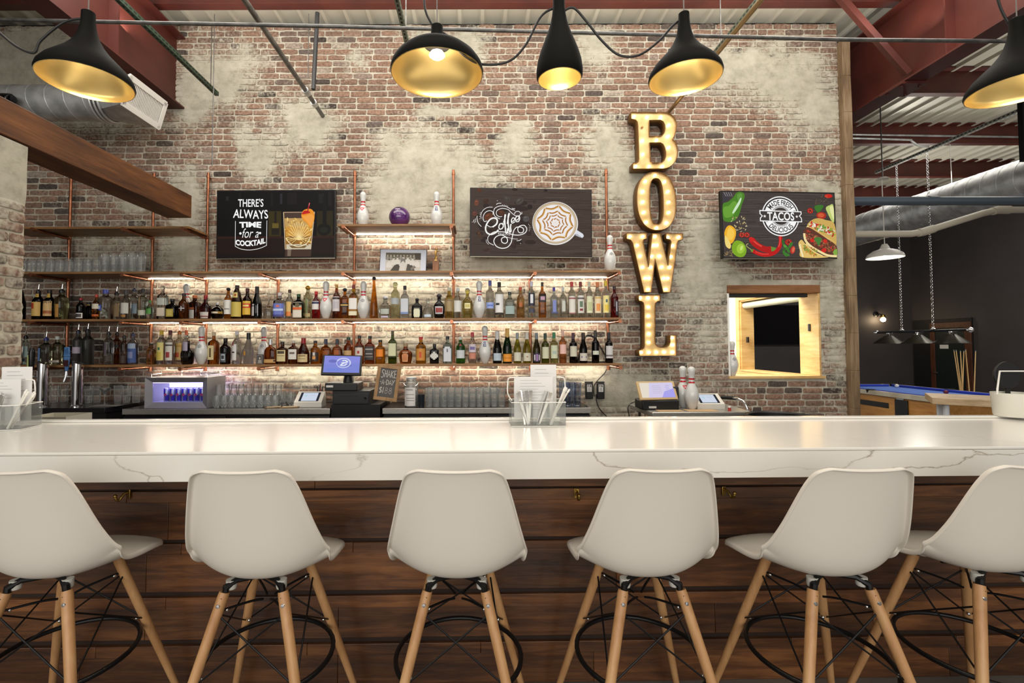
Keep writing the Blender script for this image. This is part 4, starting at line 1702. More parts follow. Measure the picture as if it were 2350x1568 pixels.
# ------------------------------------------------------------------ bottles
SH = {
    'std': ([(0, 0), (.9, 0), (1, .02), (1, .60), (.95, .65), (.75, .70), (.48, .75), (.37, .80), (.35, .95)], .89, 2, 1),
    'slim': ([(0, 0), (.92, 0), (1, .015), (1, .67), (.93, .71), (.60, .76), (.40, .80), (.38, .97)], .86, 2, 1),
    'bord': ([(0, 0), (.95, 0), (1, .015), (1, .60), (.93, .655), (.66, .70), (.44, .735), (.40, .78), (.38, .975)], .80, 2, 1),
    'burg': ([(0, 0), (.95, 0), (1, .02), (1, .40), (.92, .50), (.70, .62), (.47, .72), (.39, .80), (.37, .975)], .79, 2, 1),
    'cham': ([(0, 0), (.95, 0), (1, .02), (1, .38), (.95, .48), (.76, .60), (.50, .72), (.42, .80), (.42, .975)], .74, 2, 1),
    'sq': ([(0, 0), (.95, 0), (1, .02), (1, .62), (.95, .67), (.70, .72), (.42, .76), (.36, .80), (.34, .95)], .88, 5, .9),
    'flat': ([(0, 0), (.93, 0), (1, .03), (1, .56), (.90, .64), (.60, .70), (.36, .74), (.30, .78), (.29, .93)], .84, 4, .55),
    'squat': ([(0, 0), (.74, 0), (.86, .05), (1, .32), (1, .48), (.88, .58), (.50, .66), (.34, .71), (.31, .92)], .82, 2, .75),
    'ball': ([(0, 0), (.36, 0), (.70, .08), (.95, .25), (1, .39), (.95, .53), (.70, .68), (.35, .77), (.2, .79), (.19, .92)], .86, 2, 1),
    'cone': ([(0, 0), (.95, 0), (1, .02), (.88, .3), (.63, .55), (.42, .75), (.34, .86), (.34, .95)], .915, 2, 1),
    'pear': ([(0, 0), (.9, 0), (1, .05), (1, .34), (.82, .50), (.46, .61), (.29, .67), (.25, .86)], .74, 2, .8),
    'monk': ([(0, 0), (.9, 0), (1, .03), (1, .5), (.9, .57), (.76, .66), (.62, .78), (.46, .87), (.36, .89), (.34, .96)], .91, 2, 1),
    'arch': ([(0, 0), (.95, 0), (1, .03), (1, .44), (.94, .56), (.72, .66), (.36, .71), (.28, .74), (.27, .9)], .78, 4, .5),
    'bell': ([(0, 0), (.92, 0), (1, .03), (.98, .30), (.86, .38), (.42, .42), (.16, .48), (.11, .7), (.10, .98)], .97, 2, .8),
}
GL = {}


def glass(col, rough=.02, ior=1.32, tw=1.0):
    k = (col, rough)
    if k not in GL:
        GL[k] = M('bottle_glass_%d_%d_%d' % col, col, rough, 0, tw, ior)
    return GL[k]


CLR, YEL, AMB, DAMB, ORG = (240, 246, 242), (232, 214, 120), (196, 118, 30), (132, 66, 20), (226, 142, 26)
GRN, DGRN, BRN, BLK, RED, PINK = (120, 150, 50), (38, 62, 34), (70, 38, 18), (20, 16, 16), (150, 24, 24), (232, 160, 116)
LYG, OLV, PBL, ICE, EMR = (226, 228, 150), (168, 164, 60), (176, 214, 220), (206, 216, 220), (64, 150, 56)
CRM, WHT, GREY, GLD, SIL, BK, NAVY, TAN = (222, 206, 164), (230, 228, 222), (150, 148, 146), (186, 150, 66), (196, 198, 202), (26, 25, 26), (40, 46, 84), (186, 158, 116)
CAPM = {}


def cap_mat(c):
    if c not in CAPM:
        CAPM[c] = M('cap_%d_%d_%d' % c, c, .35, .55 if c in (GLD, SIL) else 0)
    return CAPM[c]


def clear_depth(px, w, z, Y):
    x, R = atY(px, 760, Y).x, w / FPX * Y * .5
    for cand in (Y, 4.95, 4.79, 5.0, 4.90, 4.76):
        if all(abs(z - q[2]) > .1 or sqrt((x - q[0]) ** 2 + (cand - q[1]) ** 2) > (R + q[3]) * 1.0 for q in PLACED):
            PLACED.append((x, cand, z, R))
            return cand
    PLACED.append((x, Y, z, R))
    return Y


def bottle(px, top, w, shape, gcol, cap, labels, desc, z, Y=4.85, name='liquor_bottle', rough=.02, group=None):
    Y = clear_depth(px, w, z, Y)
    p = atY(px, 760, Y)
    H = atY(px, top, Y).z - z
    Rm = w / FPX * Y * .985 / 2
    prof, zc, pw, sy = SH[shape]
    ck, cc = cap
    Hb = H
    if ck == 'p':
        Hb = H - .052
    t = thing(name, desc, 'bottle', (p.x, Y, z), 0, group)
    # resample for smooth shoulders
    sq = [pw if r > .55 or zz < .05 else (2 if r < .45 else 3) for r, zz in prof]
    pts = [(r * Rm, zz * Hb) for r, zz in prof]
    solid = pts + [(0, pts[-1][1])]
    MB().lathe(solid, 22 if pw == 2 else 32, sx=1, sy=sy, sq=sq + [2]).build('glass_body', glass(gcol, rough), t, ang=60)
    rn = pts[-1][0]

    def rf(zz, an):
        k = zz / Hb
        r_, q_ = prof[-1][0], 2
        for (a, b_), (c_, d_), s0 in zip(prof[1:], prof[2:], sq[1:]):
            if b_ <= k <= d_:
                r_ = a + (c_ - a) * (k - b_) / max(1e-6, d_ - b_)
                q_ = s0
                break
        ca, sa = sin(an), cos(an)
        q = r_ * Rm
        if q_ != 2:
            q = q / (abs(ca) ** q_ + abs(sa) ** q_) ** (1.0 / q_)
        return (q * ca, -q * sa * sy)
    a = new_art()
    for k, (z0, z1, an, col) in enumerate(labels):
        a0, a1 = (-an, an) if not isinstance(an, tuple) else an
        patch(rf, z0 * Hb, z1 * Hb, a0, a1, col, a, 10, 3, .0006 + .00045 * k)
    if labels:
        ink_mesh('label', a, t)
    zc_ = zc * Hb
    if ck == 'c':
        MB().lathe([(rn * 1.12, zc_), (rn * 1.12, H - .002), (rn * .95, H), (0, H)], 18).build('cap', cap_mat(cc), t)
    elif ck == 'w':       # foil over the neck
        b = MB()
        n_ = [(r_ * Rm * 1.04 + .0006, zz * Hb) for r_, zz in prof if zz >= zc - .001]
        b.lathe([(rf(zc_, 0)[1] * -1.04, zc_)] + n_ + [(rn * 1.06, H), (0, H)], 18)
        b.build('foil', cap_mat(cc), t)
    elif ck == 's':       # round stopper
        rb = (H - zc_) / 2
        MB().ball((0, 0, zc_ + rb), rb, 14, 10, (min(1.15, rn * 1.7 / rb), min(1.15, rn * 1.7 / rb), 1)).build('stopper', glass(CLR) if cc is None else cap_mat(cc), t)
    elif ck == 'p':       # pourer
        zt_ = Hb * .95
        b = MB().lathe([(rn * 1.15, zt_ - .022), (rn * 1.15, zt_), (rn * .6, zt_ + .004), (rn * .45, zt_ + .018)], 14)
        b.build('pour_collar', cap_mat(cc), t)
        MB().tube([(0, 0, zt_ + .014), (0.001, 0, zt_ + .03), (.006, 0, H)], [.005, .004, .003], 8).build('pour_spout', CHROME, t)
    return t


C_ = lambda c: ('c', c)
P_ = lambda c: ('p', c)
S_ = lambda c: ('s', c)
F_ = lambda c: ('w', c)
LB = lambda c, z0=.12, z1=.52, a=62: (z0, z1, a, c)
# shelf with the spirits: px, top, width, shape, glass, cap, label layers, description, depth
MID = [
    (42, 656, 25, 'monk', BLK, C_(BK), [LB((196, 196, 110), .10, .46, 70), (.62, .72, 30, GLD)], 'dark monk-shaped bottle with yellow green label beside the brick pillar', 4.85),
    (86, 653, 23, 'std', BLK, P_(BK), [LB((206, 168, 92), .12, .58), (.36, .54, (-62, 0), (176, 52, 34)), (.74, .86, 50, GLD)], 'dark bottle with pourer and red and gold label, next to its twin', 4.83),
    (112, 666, 23, 'std', BLK, C_(BK), [LB((214, 176, 118), .12, .62), (.2, .3, 62, (170, 96, 50)), (.74, .88, 50, GLD)], 'dark bottle with copper and gold label nearest the first copper upright', 4.83),
    (140, 652, 27, 'slim', (170, 176, 130), P_(BK), [(.08, .5, 16, (176, 128, 58))], 'tall olive clear bottle with pourer before the first copper upright', 4.82),
    (184, 684, 17, 'std', BLK, C_((150, 40, 44)), [(.06, .3, 62, WHT), (.1, .26, 45, (70, 66, 66))], 'short black bottle with red cap and small white square label', 4.80),
    (203, 694, 23, 'sq', BLK, C_(BK), [(.82, .9, 60, GLD)], 'squat black bottle with gold neck band, no front label', 4.86),
    (220, 676, 17, 'std', AMB, C_((190, 70, 50)), [(.42, .62, 62, (214, 208, 186)), (.12, .2, 62, (190, 90, 30))], 'small rum bottle with pale diamond label and red cap', 4.9),
    (241, 665, 29, 'slim', CLR, F_((72, 84, 170)), [(.30, .48, (-70, 5), (66, 88, 186)), (.34, .44, (-55, -5), (176, 186, 226))], 'broad clear bottle with bright blue neck and blue label', 4.83),
    (266, 658, 23, 'std', CLR, P_(BK), [LB(TAN, .12, .62)], 'clear bottle with pourer and broad tan label', 4.84),
    (288, 666, 20, 'slim', CLR, C_((70, 66, 70)), [LB((206, 206, 196), .2, .56), (.08, .16, 30, (170, 120, 60))], 'clear bottle with pale grey label and dark grey cap', 4.84),
    (307, 650, 21, 'slim', CLR, P_(NAVY), [LB((150, 172, 190), .2, .5)], 'clear bottle with navy pourer and pale blue label', 4.84),
    (327, 663, 19, 'slim', (226, 238, 226), C_((44, 44, 50)), [LB((206, 208, 190), .14, .3)], 'clear bottle with black cap and low cream label beside the copper upright', 4.85),
    (343, 690, 15, 'std', CLR, C_((60, 130, 60)), [(.28, .66, 50, (84, 146, 66))], 'small clear bottle with leafy green label', 4.80),
    (372, 655, 20, 'sq', CLR, S_(None), [LB((200, 206, 196), .42, .62, 70), (.1, .34, 50, (226, 214, 194))], 'clear square decanter with glass stopper', 4.85),
    (395, 686, 25, 'sq', (24, 20, 16), C_(BK), [(.12, .5, 34, (178, 160, 70)), (.18, .44, 24, (206, 190, 100))], 'black square bottle with round yellow label', 4.83),
    (421, 674, 22, 'std', DAMB, F_((44, 26, 34)), [(.40, .43, 36, SIL), (.32, .50, 6, SIL)], 'brown bottle with dark neck and silver cross, in front of a pin', 4.80),
    (446, 678, 25, 'sq', (92, 48, 22), C_((204, 116, 60)), [(.06, .40, (-40, 20), WHT), (.42, .50, (-50, 20), (190, 110, 70))], 'brown square liqueur bottle with orange cap and white label', 4.84),
    (471, 678, 26, 'squat', (92, 18, 20), F_((150, 34, 40)), [(.04, .30, 50, (206, 200, 196)), (.1, .14, 50, (120, 40, 44))], 'squat dark red bottle with long red sealed neck', 4.84),
    (498, 694, 31, 'ball', BLK, C_(SIL), [(.34, .46, 74, GLD), (.36, .44, 30, WHT)], 'black globe-shaped liqueur bottle with gold belt', 4.83),
    (523, 660, 18, 'std', AMB, S_(BK), [LB(WHT, .16, .60), (.3, .34, 40, GREY)], 'amber bottle with white label and black ball stopper', 4.85),
    (543, 655, 25, 'monk', BRN, C_((44, 32, 26)), [LB((196, 176, 84), .07, .50, 70), (.63, .78, 32, (212, 190, 110)), (.67, .74, 14, (150, 70, 40))], 'brown monk-shaped bottle with mustard label beside the ball-stoppered amber bottle', 4.83),
    (567, 662, 21, 'std', BRN, C_((70, 24, 22)), [LB((216, 176, 64), .14, .58), (.36, .50, 62, (196, 56, 34)), (.40, .46, 40, (232, 208, 120))], 'dark coffee liqueur bottle with red and yellow label', 4.84),
    (589, 658, 22, 'burg', (18, 20, 22), F_(BK), [(.1, .46, (-60, -10), (190, 190, 194)), (.1, .46, (30, 36), SIL)], 'black cream liqueur bottle with silver grey label', 4.84),
    (616, 668, 27, 'bell', CLR, ('n', None), [], 'clear bell-shaped decanter with long thin neck', 4.84),
    (641, 672, 25, 'sq', (214, 226, 250), C_((200, 190, 190)), [(.1, .58, 60, (104, 118, 190)), (.44, .52, 16, (206, 110, 90)), (.08, .16, 60, (66, 66, 130)), (.3, .38, 48, (186, 200, 232))], 'clear bottle with violet blue label beside the copper upright', 4.80),
    (664, 665, 18, 'std', CLR, C_((66, 44, 36)), [LB((216, 180, 110), .1, .58, 40), (.1, .25, 40, (220, 130, 60)), (.2, .5, (40, 60), BK)], 'narrow clear bottle with brown cap and gold and orange label', 4.85),
    (685, 675, 24, 'sq', (22, 34, 18), C_((36, 74, 40)), [(.05, .66, 44, (190, 184, 160)), (.36, .46, 44, (206, 96, 40)), (.47, .62, 20, (96, 88, 60)), (.08, .34, 40, (214, 210, 196))], 'dark green square bottle with white label and orange band', 4.84),
    (706, 655, 20, 'slim', (240, 240, 206), S_(GLD), [(.1, .6, 14, (150, 160, 110)), (.08, .18, 50, (214, 196, 140))], 'tall pale gold bottle with floral label', 4.85),
    (725, 669, 19, 'std', (176, 26, 30), C_((190, 40, 40)), [(.34, .64, 55, (222, 218, 214)), (.54, .62, 55, (56, 60, 90))], 'bright red bitters bottle with white label', 4.84),
    (772, 653, 19, 'std', (150, 74, 40), F_((196, 150, 74)), [(.22, .64, 60, (206, 200, 200)), (.3, .5, 40, (188, 182, 190))], 'rosy brown whisky bottle with grey white label and gold neck', 4.84),
    (791, 661, 18, 'sq', (206, 122, 20), S_(BK), [(.38, .50, 60, BK), (.42, .46, 60, (206, 170, 90))], 'amber square whisky bottle with slanted black label', 4.84),
    (811, 654, 20, 'sq', (222, 178, 46), F_((120, 38, 34)), [(.28, .60, 50, WHT), (.10, .22, 50, (226, 220, 190)), (.23, .27, 50, (156, 108, 30))], 'yellow whisky bottle with two white labels and maroon neck', 4.84),
    (858, 635, 19, 'cone', (212, 126, 20), S_(BK), [], 'tallest tapered amber bottle, no label, with black stopper', 4.84),
    (884, 679, 28, 'squat', CLR, S_(SIL), [(.2, .42, 44, (176, 184, 176)), (.05, .12, 40, (206, 196, 226))], 'squat clear tequila bottle with silver ball stopper', 4.84),
    (907, 647, 20, 'slim', (238, 240, 196), S_(None), [(.40, .56, 70, (206, 216, 220))], 'tall pale lime bottle with grey white collar label', 4.85),
    (929, 656, 20, 'sq', (228, 234, 240), C_(BK), [(.16, .60, 44, (196, 202, 210)), (.14, .20, 44, (120, 140, 190))], 'clear square bottle with silver label and black cap', 4.84),
    (957, 684, 25, 'flat', (44, 38, 34), S_(BK), [(.06, .48, 26, (206, 206, 176)), (.12, .42, 30, (216, 218, 190))], 'smoky flask with cream oval label and black stopper', 4.82),
    (982, 684, 24, 'pear', CLR, S_(None), [(.08, .2, 40, (190, 206, 220))], 'clear pear-shaped bottle with glass ball stopper', 4.84),
    (1008, 674, 26, 'squat', (30, 18, 16), S_((54, 48, 54)), [(.18, .48, 44, (186, 186, 190)), (.24, .42, 36, (150, 62, 56))], 'black rounded liqueur bottle with red and silver label', 4.82),
    (1031, 660, 22, 'std', (236, 208, 110), C_((214, 216, 190)), [LB((190, 166, 122), .24, .62)], 'pale yellow bottle with tan label before the copper upright', 4.84),
    (1051, 661, 19, 'std', CLR, C_((214, 220, 220)), [LB((214, 216, 212), .22, .58)], 'clear bottle with plain white label behind the copper upright', 4.86),
    (1073, 661, 24, 'squat', (236, 222, 120), S_(None), [(.32, .5, 34, (226, 220, 170)), (.36, .46, 24, (198, 186, 110))], 'yellow rounded bottle with oval label and glass stopper', 4.84),
    (1125, 644, 19, 'slim', (232, 234, 230), C_((86, 92, 160)), [(.26, .42, (-70, 70), (150, 168, 220)), (.32, .36, (-40, 40), (96, 120, 200))], 'frosted bottle with blue cap and blue hills label', 4.85),
    (1146, 648, 21, 'slim', CLR, F_(BK), [(.16, .66, 60, (224, 224, 224)), (.10, .14, 62, BK), (.36, .42, (-50, 0), (40, 40, 44))], 'clear vodka bottle with black neck and white label', 4.84),
    (1170, 670, 22, 'sq', (220, 238, 238), C_((60, 64, 64)), [(.16, .46, 50, (150, 170, 166))], 'clear blue tinted square bottle with small dark cap', 4.84),
    (1195, 659, 18, 'std', (214, 170, 104), C_((196, 84, 60)), [(.36, .5, 26, (176, 100, 46))], 'tan coloured bottle with round copper badge and red cap', 4.85),
    (1220, 646, 17, 'slim', CLR, F_((206, 206, 224)), [(.33, .68, 60, (40, 42, 56)), (.40, .64, 22, (214, 216, 222)), (.14, .26, 50, (66, 66, 80))], 'clear bottle with navy and white label beside the copper upright', 4.80),
    (1245, 648, 17, 'sq', (206, 122, 24), F_((52, 46, 38)), [(.44, .68, 50, (40, 32, 34)), (.5, .6, 30, (186, 150, 170))], 'amber rum bottle with black label high on its shoulder', 4.84),
    (1272, 660, 17, 'sq', (224, 236, 246), F_((78, 66, 168)), [(.2, .58, 24, (120, 134, 196)), (.16, .2, 50, (70, 84, 130))], 'clear bottle with violet blue cap and tall blue label', 4.84),
    (1293, 660, 17, 'sq', CLR, F_((214, 216, 214)), [(.22, .56, 24, (196, 200, 190))], 'clear bottle with silver white cap and faint label', 4.84),
    (1313, 647, 17, 'slim', CLR, F_((196, 66, 66)), [(.14, .60, 58, (222, 220, 212)), (.52, .56, 58, (150, 90, 90)), (.12, .15, 58, (170, 110, 110))], 'clear flavoured vodka bottle with bright red cap and white label', 4.84),
    (1333, 647, 17, 'slim', CLR, F_((128, 36, 46)), [(.14, .62, 58, (214, 214, 208)), (.3, .46, 24, (96, 120, 96)), (.2, .26, 24, (130, 50, 60)), (.52, .56, 58, (90, 80, 80))], 'clear flavoured vodka bottle with maroon cap and berry label', 4.84),
    (1353, 647, 16, 'slim', CLR, F_((220, 222, 200)), [(.14, .6, 58, (220, 222, 190)), (.2, .44, 30, (190, 200, 150))], 'clear flavoured vodka bottle with cream cap and pale green label', 4.84),
    (1372, 648, 17, 'slim', CLR, F_((222, 136, 86)), [(.14, .6, 58, (232, 214, 180)), (.2, .4, 30, (226, 150, 80)), (.54, .58, 58, (214, 180, 110))], 'clear flavoured vodka bottle with orange cap and orange label', 4.84),
    (1391, 645, 17, 'slim', CLR, F_((232, 206, 64)), [(.14, .6, 58, (236, 222, 150)), (.2, .36, 30, (232, 202, 80)), (.42, .5, 14, (70, 100, 110))], 'clear flavoured vodka bottle with yellow cap before the end upright', 4.84),
    (1411, 657, 19, 'std', (122, 22, 20), C_((44, 34, 36)), [(.08, .54, (0, 50), (54, 50, 58)), (.2, .5, (8, 22), (196, 192, 200))], 'dark red bottle with black label, last on the middle shelf', 4.80),
]
for px, top, w, sh_, g, cp, lb, ds, Y in MID:
    bottle(px, top, w, sh_, g, cp, lb, ds, ZC, Y, rough=.25 if 'frosted' in ds else .02)

LOW = [
    (39, 757, 22, 'slim', CLR, C_((70, 60, 40)), [LB((120, 100, 90), .12, .6)], 'clear bottle with brown label on lowest shelf against the brick pillar', 4.85),
    (60, 758, 19, 'slim', (206, 230, 230), P_(BK), [LB((176, 206, 206), .25, .62), (.1, .2, 40, (46, 60, 80))], 'clear bottle with pourer and pale teal label beside the black tap handle', 4.86),
    (107, 762, 24, 'sq', (150, 160, 160), P_((44, 52, 120)), [(.08, .6, (-66, -20), (90, 120, 170))], 'broad clear bottle with blue collar and pourer', 4.86),
    (133, 772, 25, 'sq', (176, 178, 150), C_((196, 200, 196)), [(.08, .16, 50, (176, 170, 160))], 'broad clear bottle with white cap beside the blue tap handle', 4.86),
    (180, 745, 21, 'slim', (150, 160, 170), P_((48, 50, 70)), [(.32, .5, 60, (170, 160, 176))], 'frosted grey vodka bottle with pourer, nearer the tap handle', 4.86),
    (202, 743, 25, 'slim', (120, 130, 132), P_(BK), [], 'frosted grey vodka bottle with pourer and plain front', 4.83),
    (250, 749, 21, 'slim', (206, 214, 220), P_(BK), [(.3, .66, 14, (90, 80, 90)), (.1, .26, 60, (60, 50, 40))], 'clear bottle with pourer and black and gold label on the lowest shelf', 4.83),
    (269, 750, 17, 'slim', DAMB, P_(BK), [(.5, .6, 60, (40, 36, 40))], 'brown bottle with pourer between two clear ones', 4.93),
    (286, 757, 18, 'slim', (170, 150, 140), P_(BK), [LB((70, 52, 46), .05, .3)], 'smoky bottle with pourer beside the blue labelled one', 4.86),
    (306, 752, 21, 'std', (200, 214, 240), P_(NAVY), [LB((60, 84, 140), .06, .52, 70), (.5, .66, 60, (150, 166, 190)), (.2, .4, 30, (120, 130, 170))], 'bottle with pourer and deep blue label', 4.83),
    (348, 786, 20, 'std', (196, 148, 84), S_(GREY), [(.3, .5, 20, (110, 62, 36))], 'tan bottle with smoked stopper before the copper upright', 4.82),
    (371, 758, 19, 'slim', CLR, C_((206, 176, 50)), [(.12, .64, 58, (220, 206, 130)), (.14, .36, 30, (206, 186, 80)), (.42, .5, 14, (60, 110, 70))], 'clear vodka bottle with yellow cap and lemon label', 4.84),
    (391, 758, 19, 'slim', CLR, C_((88, 26, 34)), [(.12, .64, 58, (216, 214, 204)), (.2, .36, 26, (160, 60, 60)), (.54, .58, 58, (60, 50, 50))], 'clear vodka bottle with wine red cap and cherry label', 4.84),
    (412, 747, 19, 'slim', (240, 232, 206), P_((206, 120, 50)), [(.12, .62, 58, (216, 186, 120)), (.2, .34, 30, (206, 96, 60)), (.5, .56, 58, (206, 160, 80))], 'clear vodka bottle with orange collar and pourer', 4.86),
    (428, 758, 15, 'slim', CLR, C_((206, 100, 60)), [(.4, .66, 50, (160, 150, 170))], 'clear bottle with orange cap half hidden by the dark squat decanter', 4.97),
    (431, 783, 30, 'squat', (28, 14, 14), S_((120, 90, 70)), [(.3, .36, 30, (90, 80, 80))], 'dark squat decanter beside the pin on the lowest shelf', 4.82),
    (491, 762, 21, 'sq', (196, 112, 26), C_((206, 190, 160)), [(.14, .58, (-50, 26), (214, 198, 150)), (.22, .5, (-26, -6), (96, 76, 46))], 'amber rum bottle with cream label and dark figure', 4.84),
    (518, 776, 23, 'std', (30, 18, 18), C_(BK), [(.08, .42, (-50, 30), (76, 84, 92)), (.16, .38, (-24, 20), (186, 196, 204)), (.2, .34, (-18, 14), (52, 56, 64))], 'black rum bottle with silver framed label', 4.84),
    (544, 760, 21, 'std', CLR, F_((206, 206, 214)), [(.12, .6, (-56, 20), (222, 220, 218)), (.56, .66, (-40, -14), (150, 60, 70)), (.34, .38, (-50, 0), (60, 56, 60))], 'clear white rum bottle with red emblem', 4.85),
    (571, 764, 22, 'burg', (222, 222, 222), C_(BK), [(.28, .42, (-50, -12), (206, 150, 70)), (.44, .46, (-60, 10), (110, 110, 110))], 'white coconut rum bottle with black cap and palm badge', 4.84),
    (621, 779, 27, 'arch', (176, 92, 30), C_(SIL), [(.06, .20, 60, (190, 150, 90)), (.1, .18, (36, 60), (60, 40, 26))], 'arched amber bourbon bottle with low label before a pin', 4.80),
    (649, 784, 23, 'sq', (112, 52, 20), C_((48, 46, 40)), [(.12, .62, 44, (206, 190, 140)), (.46, .58, 34, (70, 56, 40)), (.36, .38, 36, (90, 70, 50))], 'amber square bottle with tan label printed in bold black', 4.84),
    (674, 781, 20, 'sq', (124, 62, 26), C_((190, 186, 176)), [(.2, .62, 50, (216, 214, 206)), (.42, .5, 30, (110, 90, 90))], 'brown square bourbon bottle with grey white label', 4.84),
    (697, 776, 26, 'burg', (110, 46, 20), F_((142, 30, 34)), [(.08, .38, 60, (206, 186, 140)), (.3, .34, 36, (120, 96, 60)), (.2, .22, 36, (140, 116, 80))], 'bourbon bottle with dripping red wax neck and cream label', 4.83),
    (724, 782, 21, 'std', (204, 118, 22), C_((34, 24, 34)), [(.12, .5, 60, (46, 34, 30)), (.2, .34, 20, (206, 150, 90)), (.36, .5, 14, (206, 200, 190))], 'bright amber bottle with black pictured label', 4.84),
    (748, 778, 26, 'arch', (196, 108, 26), C_((60, 62, 86)), [(.3, .6, 24, (170, 90, 26))], 'rounded amber bourbon bottle with navy and silver cap, behind the till screen', 4.86),
    (774, 778, 25, 'arch', (186, 100, 24), C_((54, 60, 70)), [(.36, .62, 24, (164, 84, 24))], 'rounded amber bourbon bottle with grey striped cap, above the till screen', 4.86),
    (800, 774, 22, 'std', (190, 90, 22), C_((34, 70, 56)), [(.3, .5, 50, (196, 160, 110))], 'amber bottle with dark green cap above the till screen', 4.86),
    (825, 770, 21, 'std', (176, 84, 26), C_((40, 48, 46)), [(.2, .62, 56, (212, 202, 190)), (.36, .46, 13, (160, 44, 44)), (.58, .62, 56, (60, 30, 26))], 'amber whiskey bottle with white label and red seal', 4.84),
    (849, 771, 22, 'sq', (176, 76, 20), C_((40, 40, 40)), [(.14, .62, 50, (52, 48, 48)), (.5, .54, 40, (170, 166, 160)), (.34, .38, 36, (150, 146, 140)), (.24, .26, 40, (150, 146, 140))], 'square whiskey bottle with black and white label', 4.84),
    (873, 780, 23, 'std', (226, 146, 30), C_((46, 38, 34)), [(.2, .26, 24, (110, 60, 50)), (.3, .6, 40, (226, 130, 30))], 'honey coloured rounded bottle with black cap', 4.84),
    (901, 760, 19, 'sq', (80, 100, 20), F_((84, 76, 56)), [(.24, .62, 50, (206, 208, 168)), (.20, .24, 50, (60, 66, 30))], 'tall green whiskey bottle with pale green label', 4.84),
    (931, 787, 31, 'squat', (186, 100, 40), C_((150, 130, 100)), [(.1, .56, 26, (226, 176, 130)), (.14, .5, 20, (196, 126, 76))], 'crown-shaped amber bottle with arched gold label', 4.84),
    (966, 773, 24, 'std', (196, 130, 30), C_((178, 44, 44)), [(.12, .56, 56, (196, 136, 60)), (.22, .44, 12, (196, 76, 36))], 'amber cinnamon whisky bottle with red cap', 4.84),
    (997, 789, 21, 'sq', (28, 26, 24), C_((44, 40, 36)), [(.2, .6, 14, (200, 200, 192)), (.26, .52, 30, (206, 206, 198)), (.32, .46, 44, (206, 206, 198))], 'black apothecary gin bottle with white diamond label', 4.84),
    (1027, 772, 22, 'sq', (190, 220, 226), C_((44, 44, 50)), [(.08, .56, 40, (206, 212, 220)), (.52, .62, 28, (206, 212, 220)), (.42, .54, 8, (120, 110, 130))], 'pale blue gin bottle with white arched label', 4.84),
    (1057, 773, 21, 'std', EMR, C_((206, 210, 206)), [(.2, .5, 60, (200, 206, 210)), (.66, .72, 16, (140, 40, 40))], 'bright green gin bottle with silver cap', 4.84),
    (1084, 763, 18, 'slim', (240, 226, 220), F_((176, 56, 66)), [(.15, .34, 60, (196, 130, 110)), (.36, .62, 58, (206, 196, 206)), (.44, .54, 36, (120, 110, 160))], 'clear pink labelled vodka bottle with red and white neck beside a pin', 4.84),
]
for px, top, w, sh_, g, cp, lb, ds, Y in LOW:
    bottle(px, top, w, sh_, g, cp, lb, ds, ZD, Y, rough=.3 if 'frosted' in ds or 'coconut' in ds else .02)
WINE = [
    (1141, 761, 21, 'cham', (22, 24, 16), F_((206, 206, 206)), [(.09, .32, 56, (176, 192, 206))], 'dark sparkling wine bottle with silver foil and pale blue label'),
    (1164, 754, 21, 'cham', (26, 60, 30), F_((206, 164, 84)), [(.05, .27, 66, (222, 146, 46)), (.15, .16, 50, (150, 90, 30))], 'green sparkling wine bottle with gold foil and orange label'),
    (1187, 764, 18, 'burg', (176, 176, 50), F_((150, 158, 160)), [(.08, .36, 62, (206, 206, 190))], 'white wine bottle with silver grey foil and plain white label'),
    (1209, 764, 19, 'burg', (186, 176, 56), F_((214, 214, 206)), [(.08, .34, 62, (206, 204, 186)), (.2, .24, 10, (160, 110, 70))], 'white wine bottle with white foil before the copper upright'),
    (1231, 764, 18, 'burg', (70, 66, 20), F_((120, 130, 136)), [(.05, .34, 62, (44, 38, 56)), (.08, .3, 14, (150, 120, 170)), (.1, .28, (-46, -24), (206, 200, 212)), (.1, .28, (24, 46), (206, 200, 212))], 'wine bottle with violet and white patterned label'),
    (1251, 765, 18, 'bord', (116, 124, 30), F_((40, 66, 54)), [(.16, .54, 56, (206, 208, 180))], 'green wine bottle with dark green foil and tall cream label'),
    (1271, 763, 18, 'bord', (222, 222, 140), F_((54, 128, 90)), [(.16, .58, 56, (206, 214, 186)), (.3, .4, 30, (176, 192, 180))], 'pale white wine bottle with bright green foil'),
    (1291, 757, 17, 'bord', (232, 150, 90), F_((226, 190, 176)), [(.28, .56, 56, (232, 190, 180))], 'pink rose wine bottle with pink foil'),
    (1315, 764, 18, 'bord', (24, 10, 12), F_((78, 48, 66)), [(.22, .56, 60, (206, 204, 184))], 'red wine bottle with plum foil and tall white label'),
    (1338, 764, 19, 'burg', (26, 20, 14), F_((50, 40, 30)), [(.08, .33, 62, (206, 200, 190)), (.18, .23, (-40, -22), (110, 110, 150)), (.18, .23, (22, 40), (110, 110, 150))], 'dark red wine bottle with low white label, inside the curved metal holder'),
    (1366, 759, 17, 'bord', (20, 14, 16), F_((60, 56, 54)), [(.26, .38, 56, (206, 210, 194))], 'black wine bottle with small white band label'),
    (1397, 763, 18, 'bord', (24, 12, 14), F_((40, 34, 40)), [(.16, .56, 60, (206, 206, 206)), (.22, .27, 60, (110, 100, 104))], 'red wine bottle, last on the lowest shelf'),
]
for px, top, w, sh_, g, cp, lb, ds in WINE:
    bottle(px, top, w, sh_, g, cp, lb, ds, ZD, 4.84, 'wine_bottle')
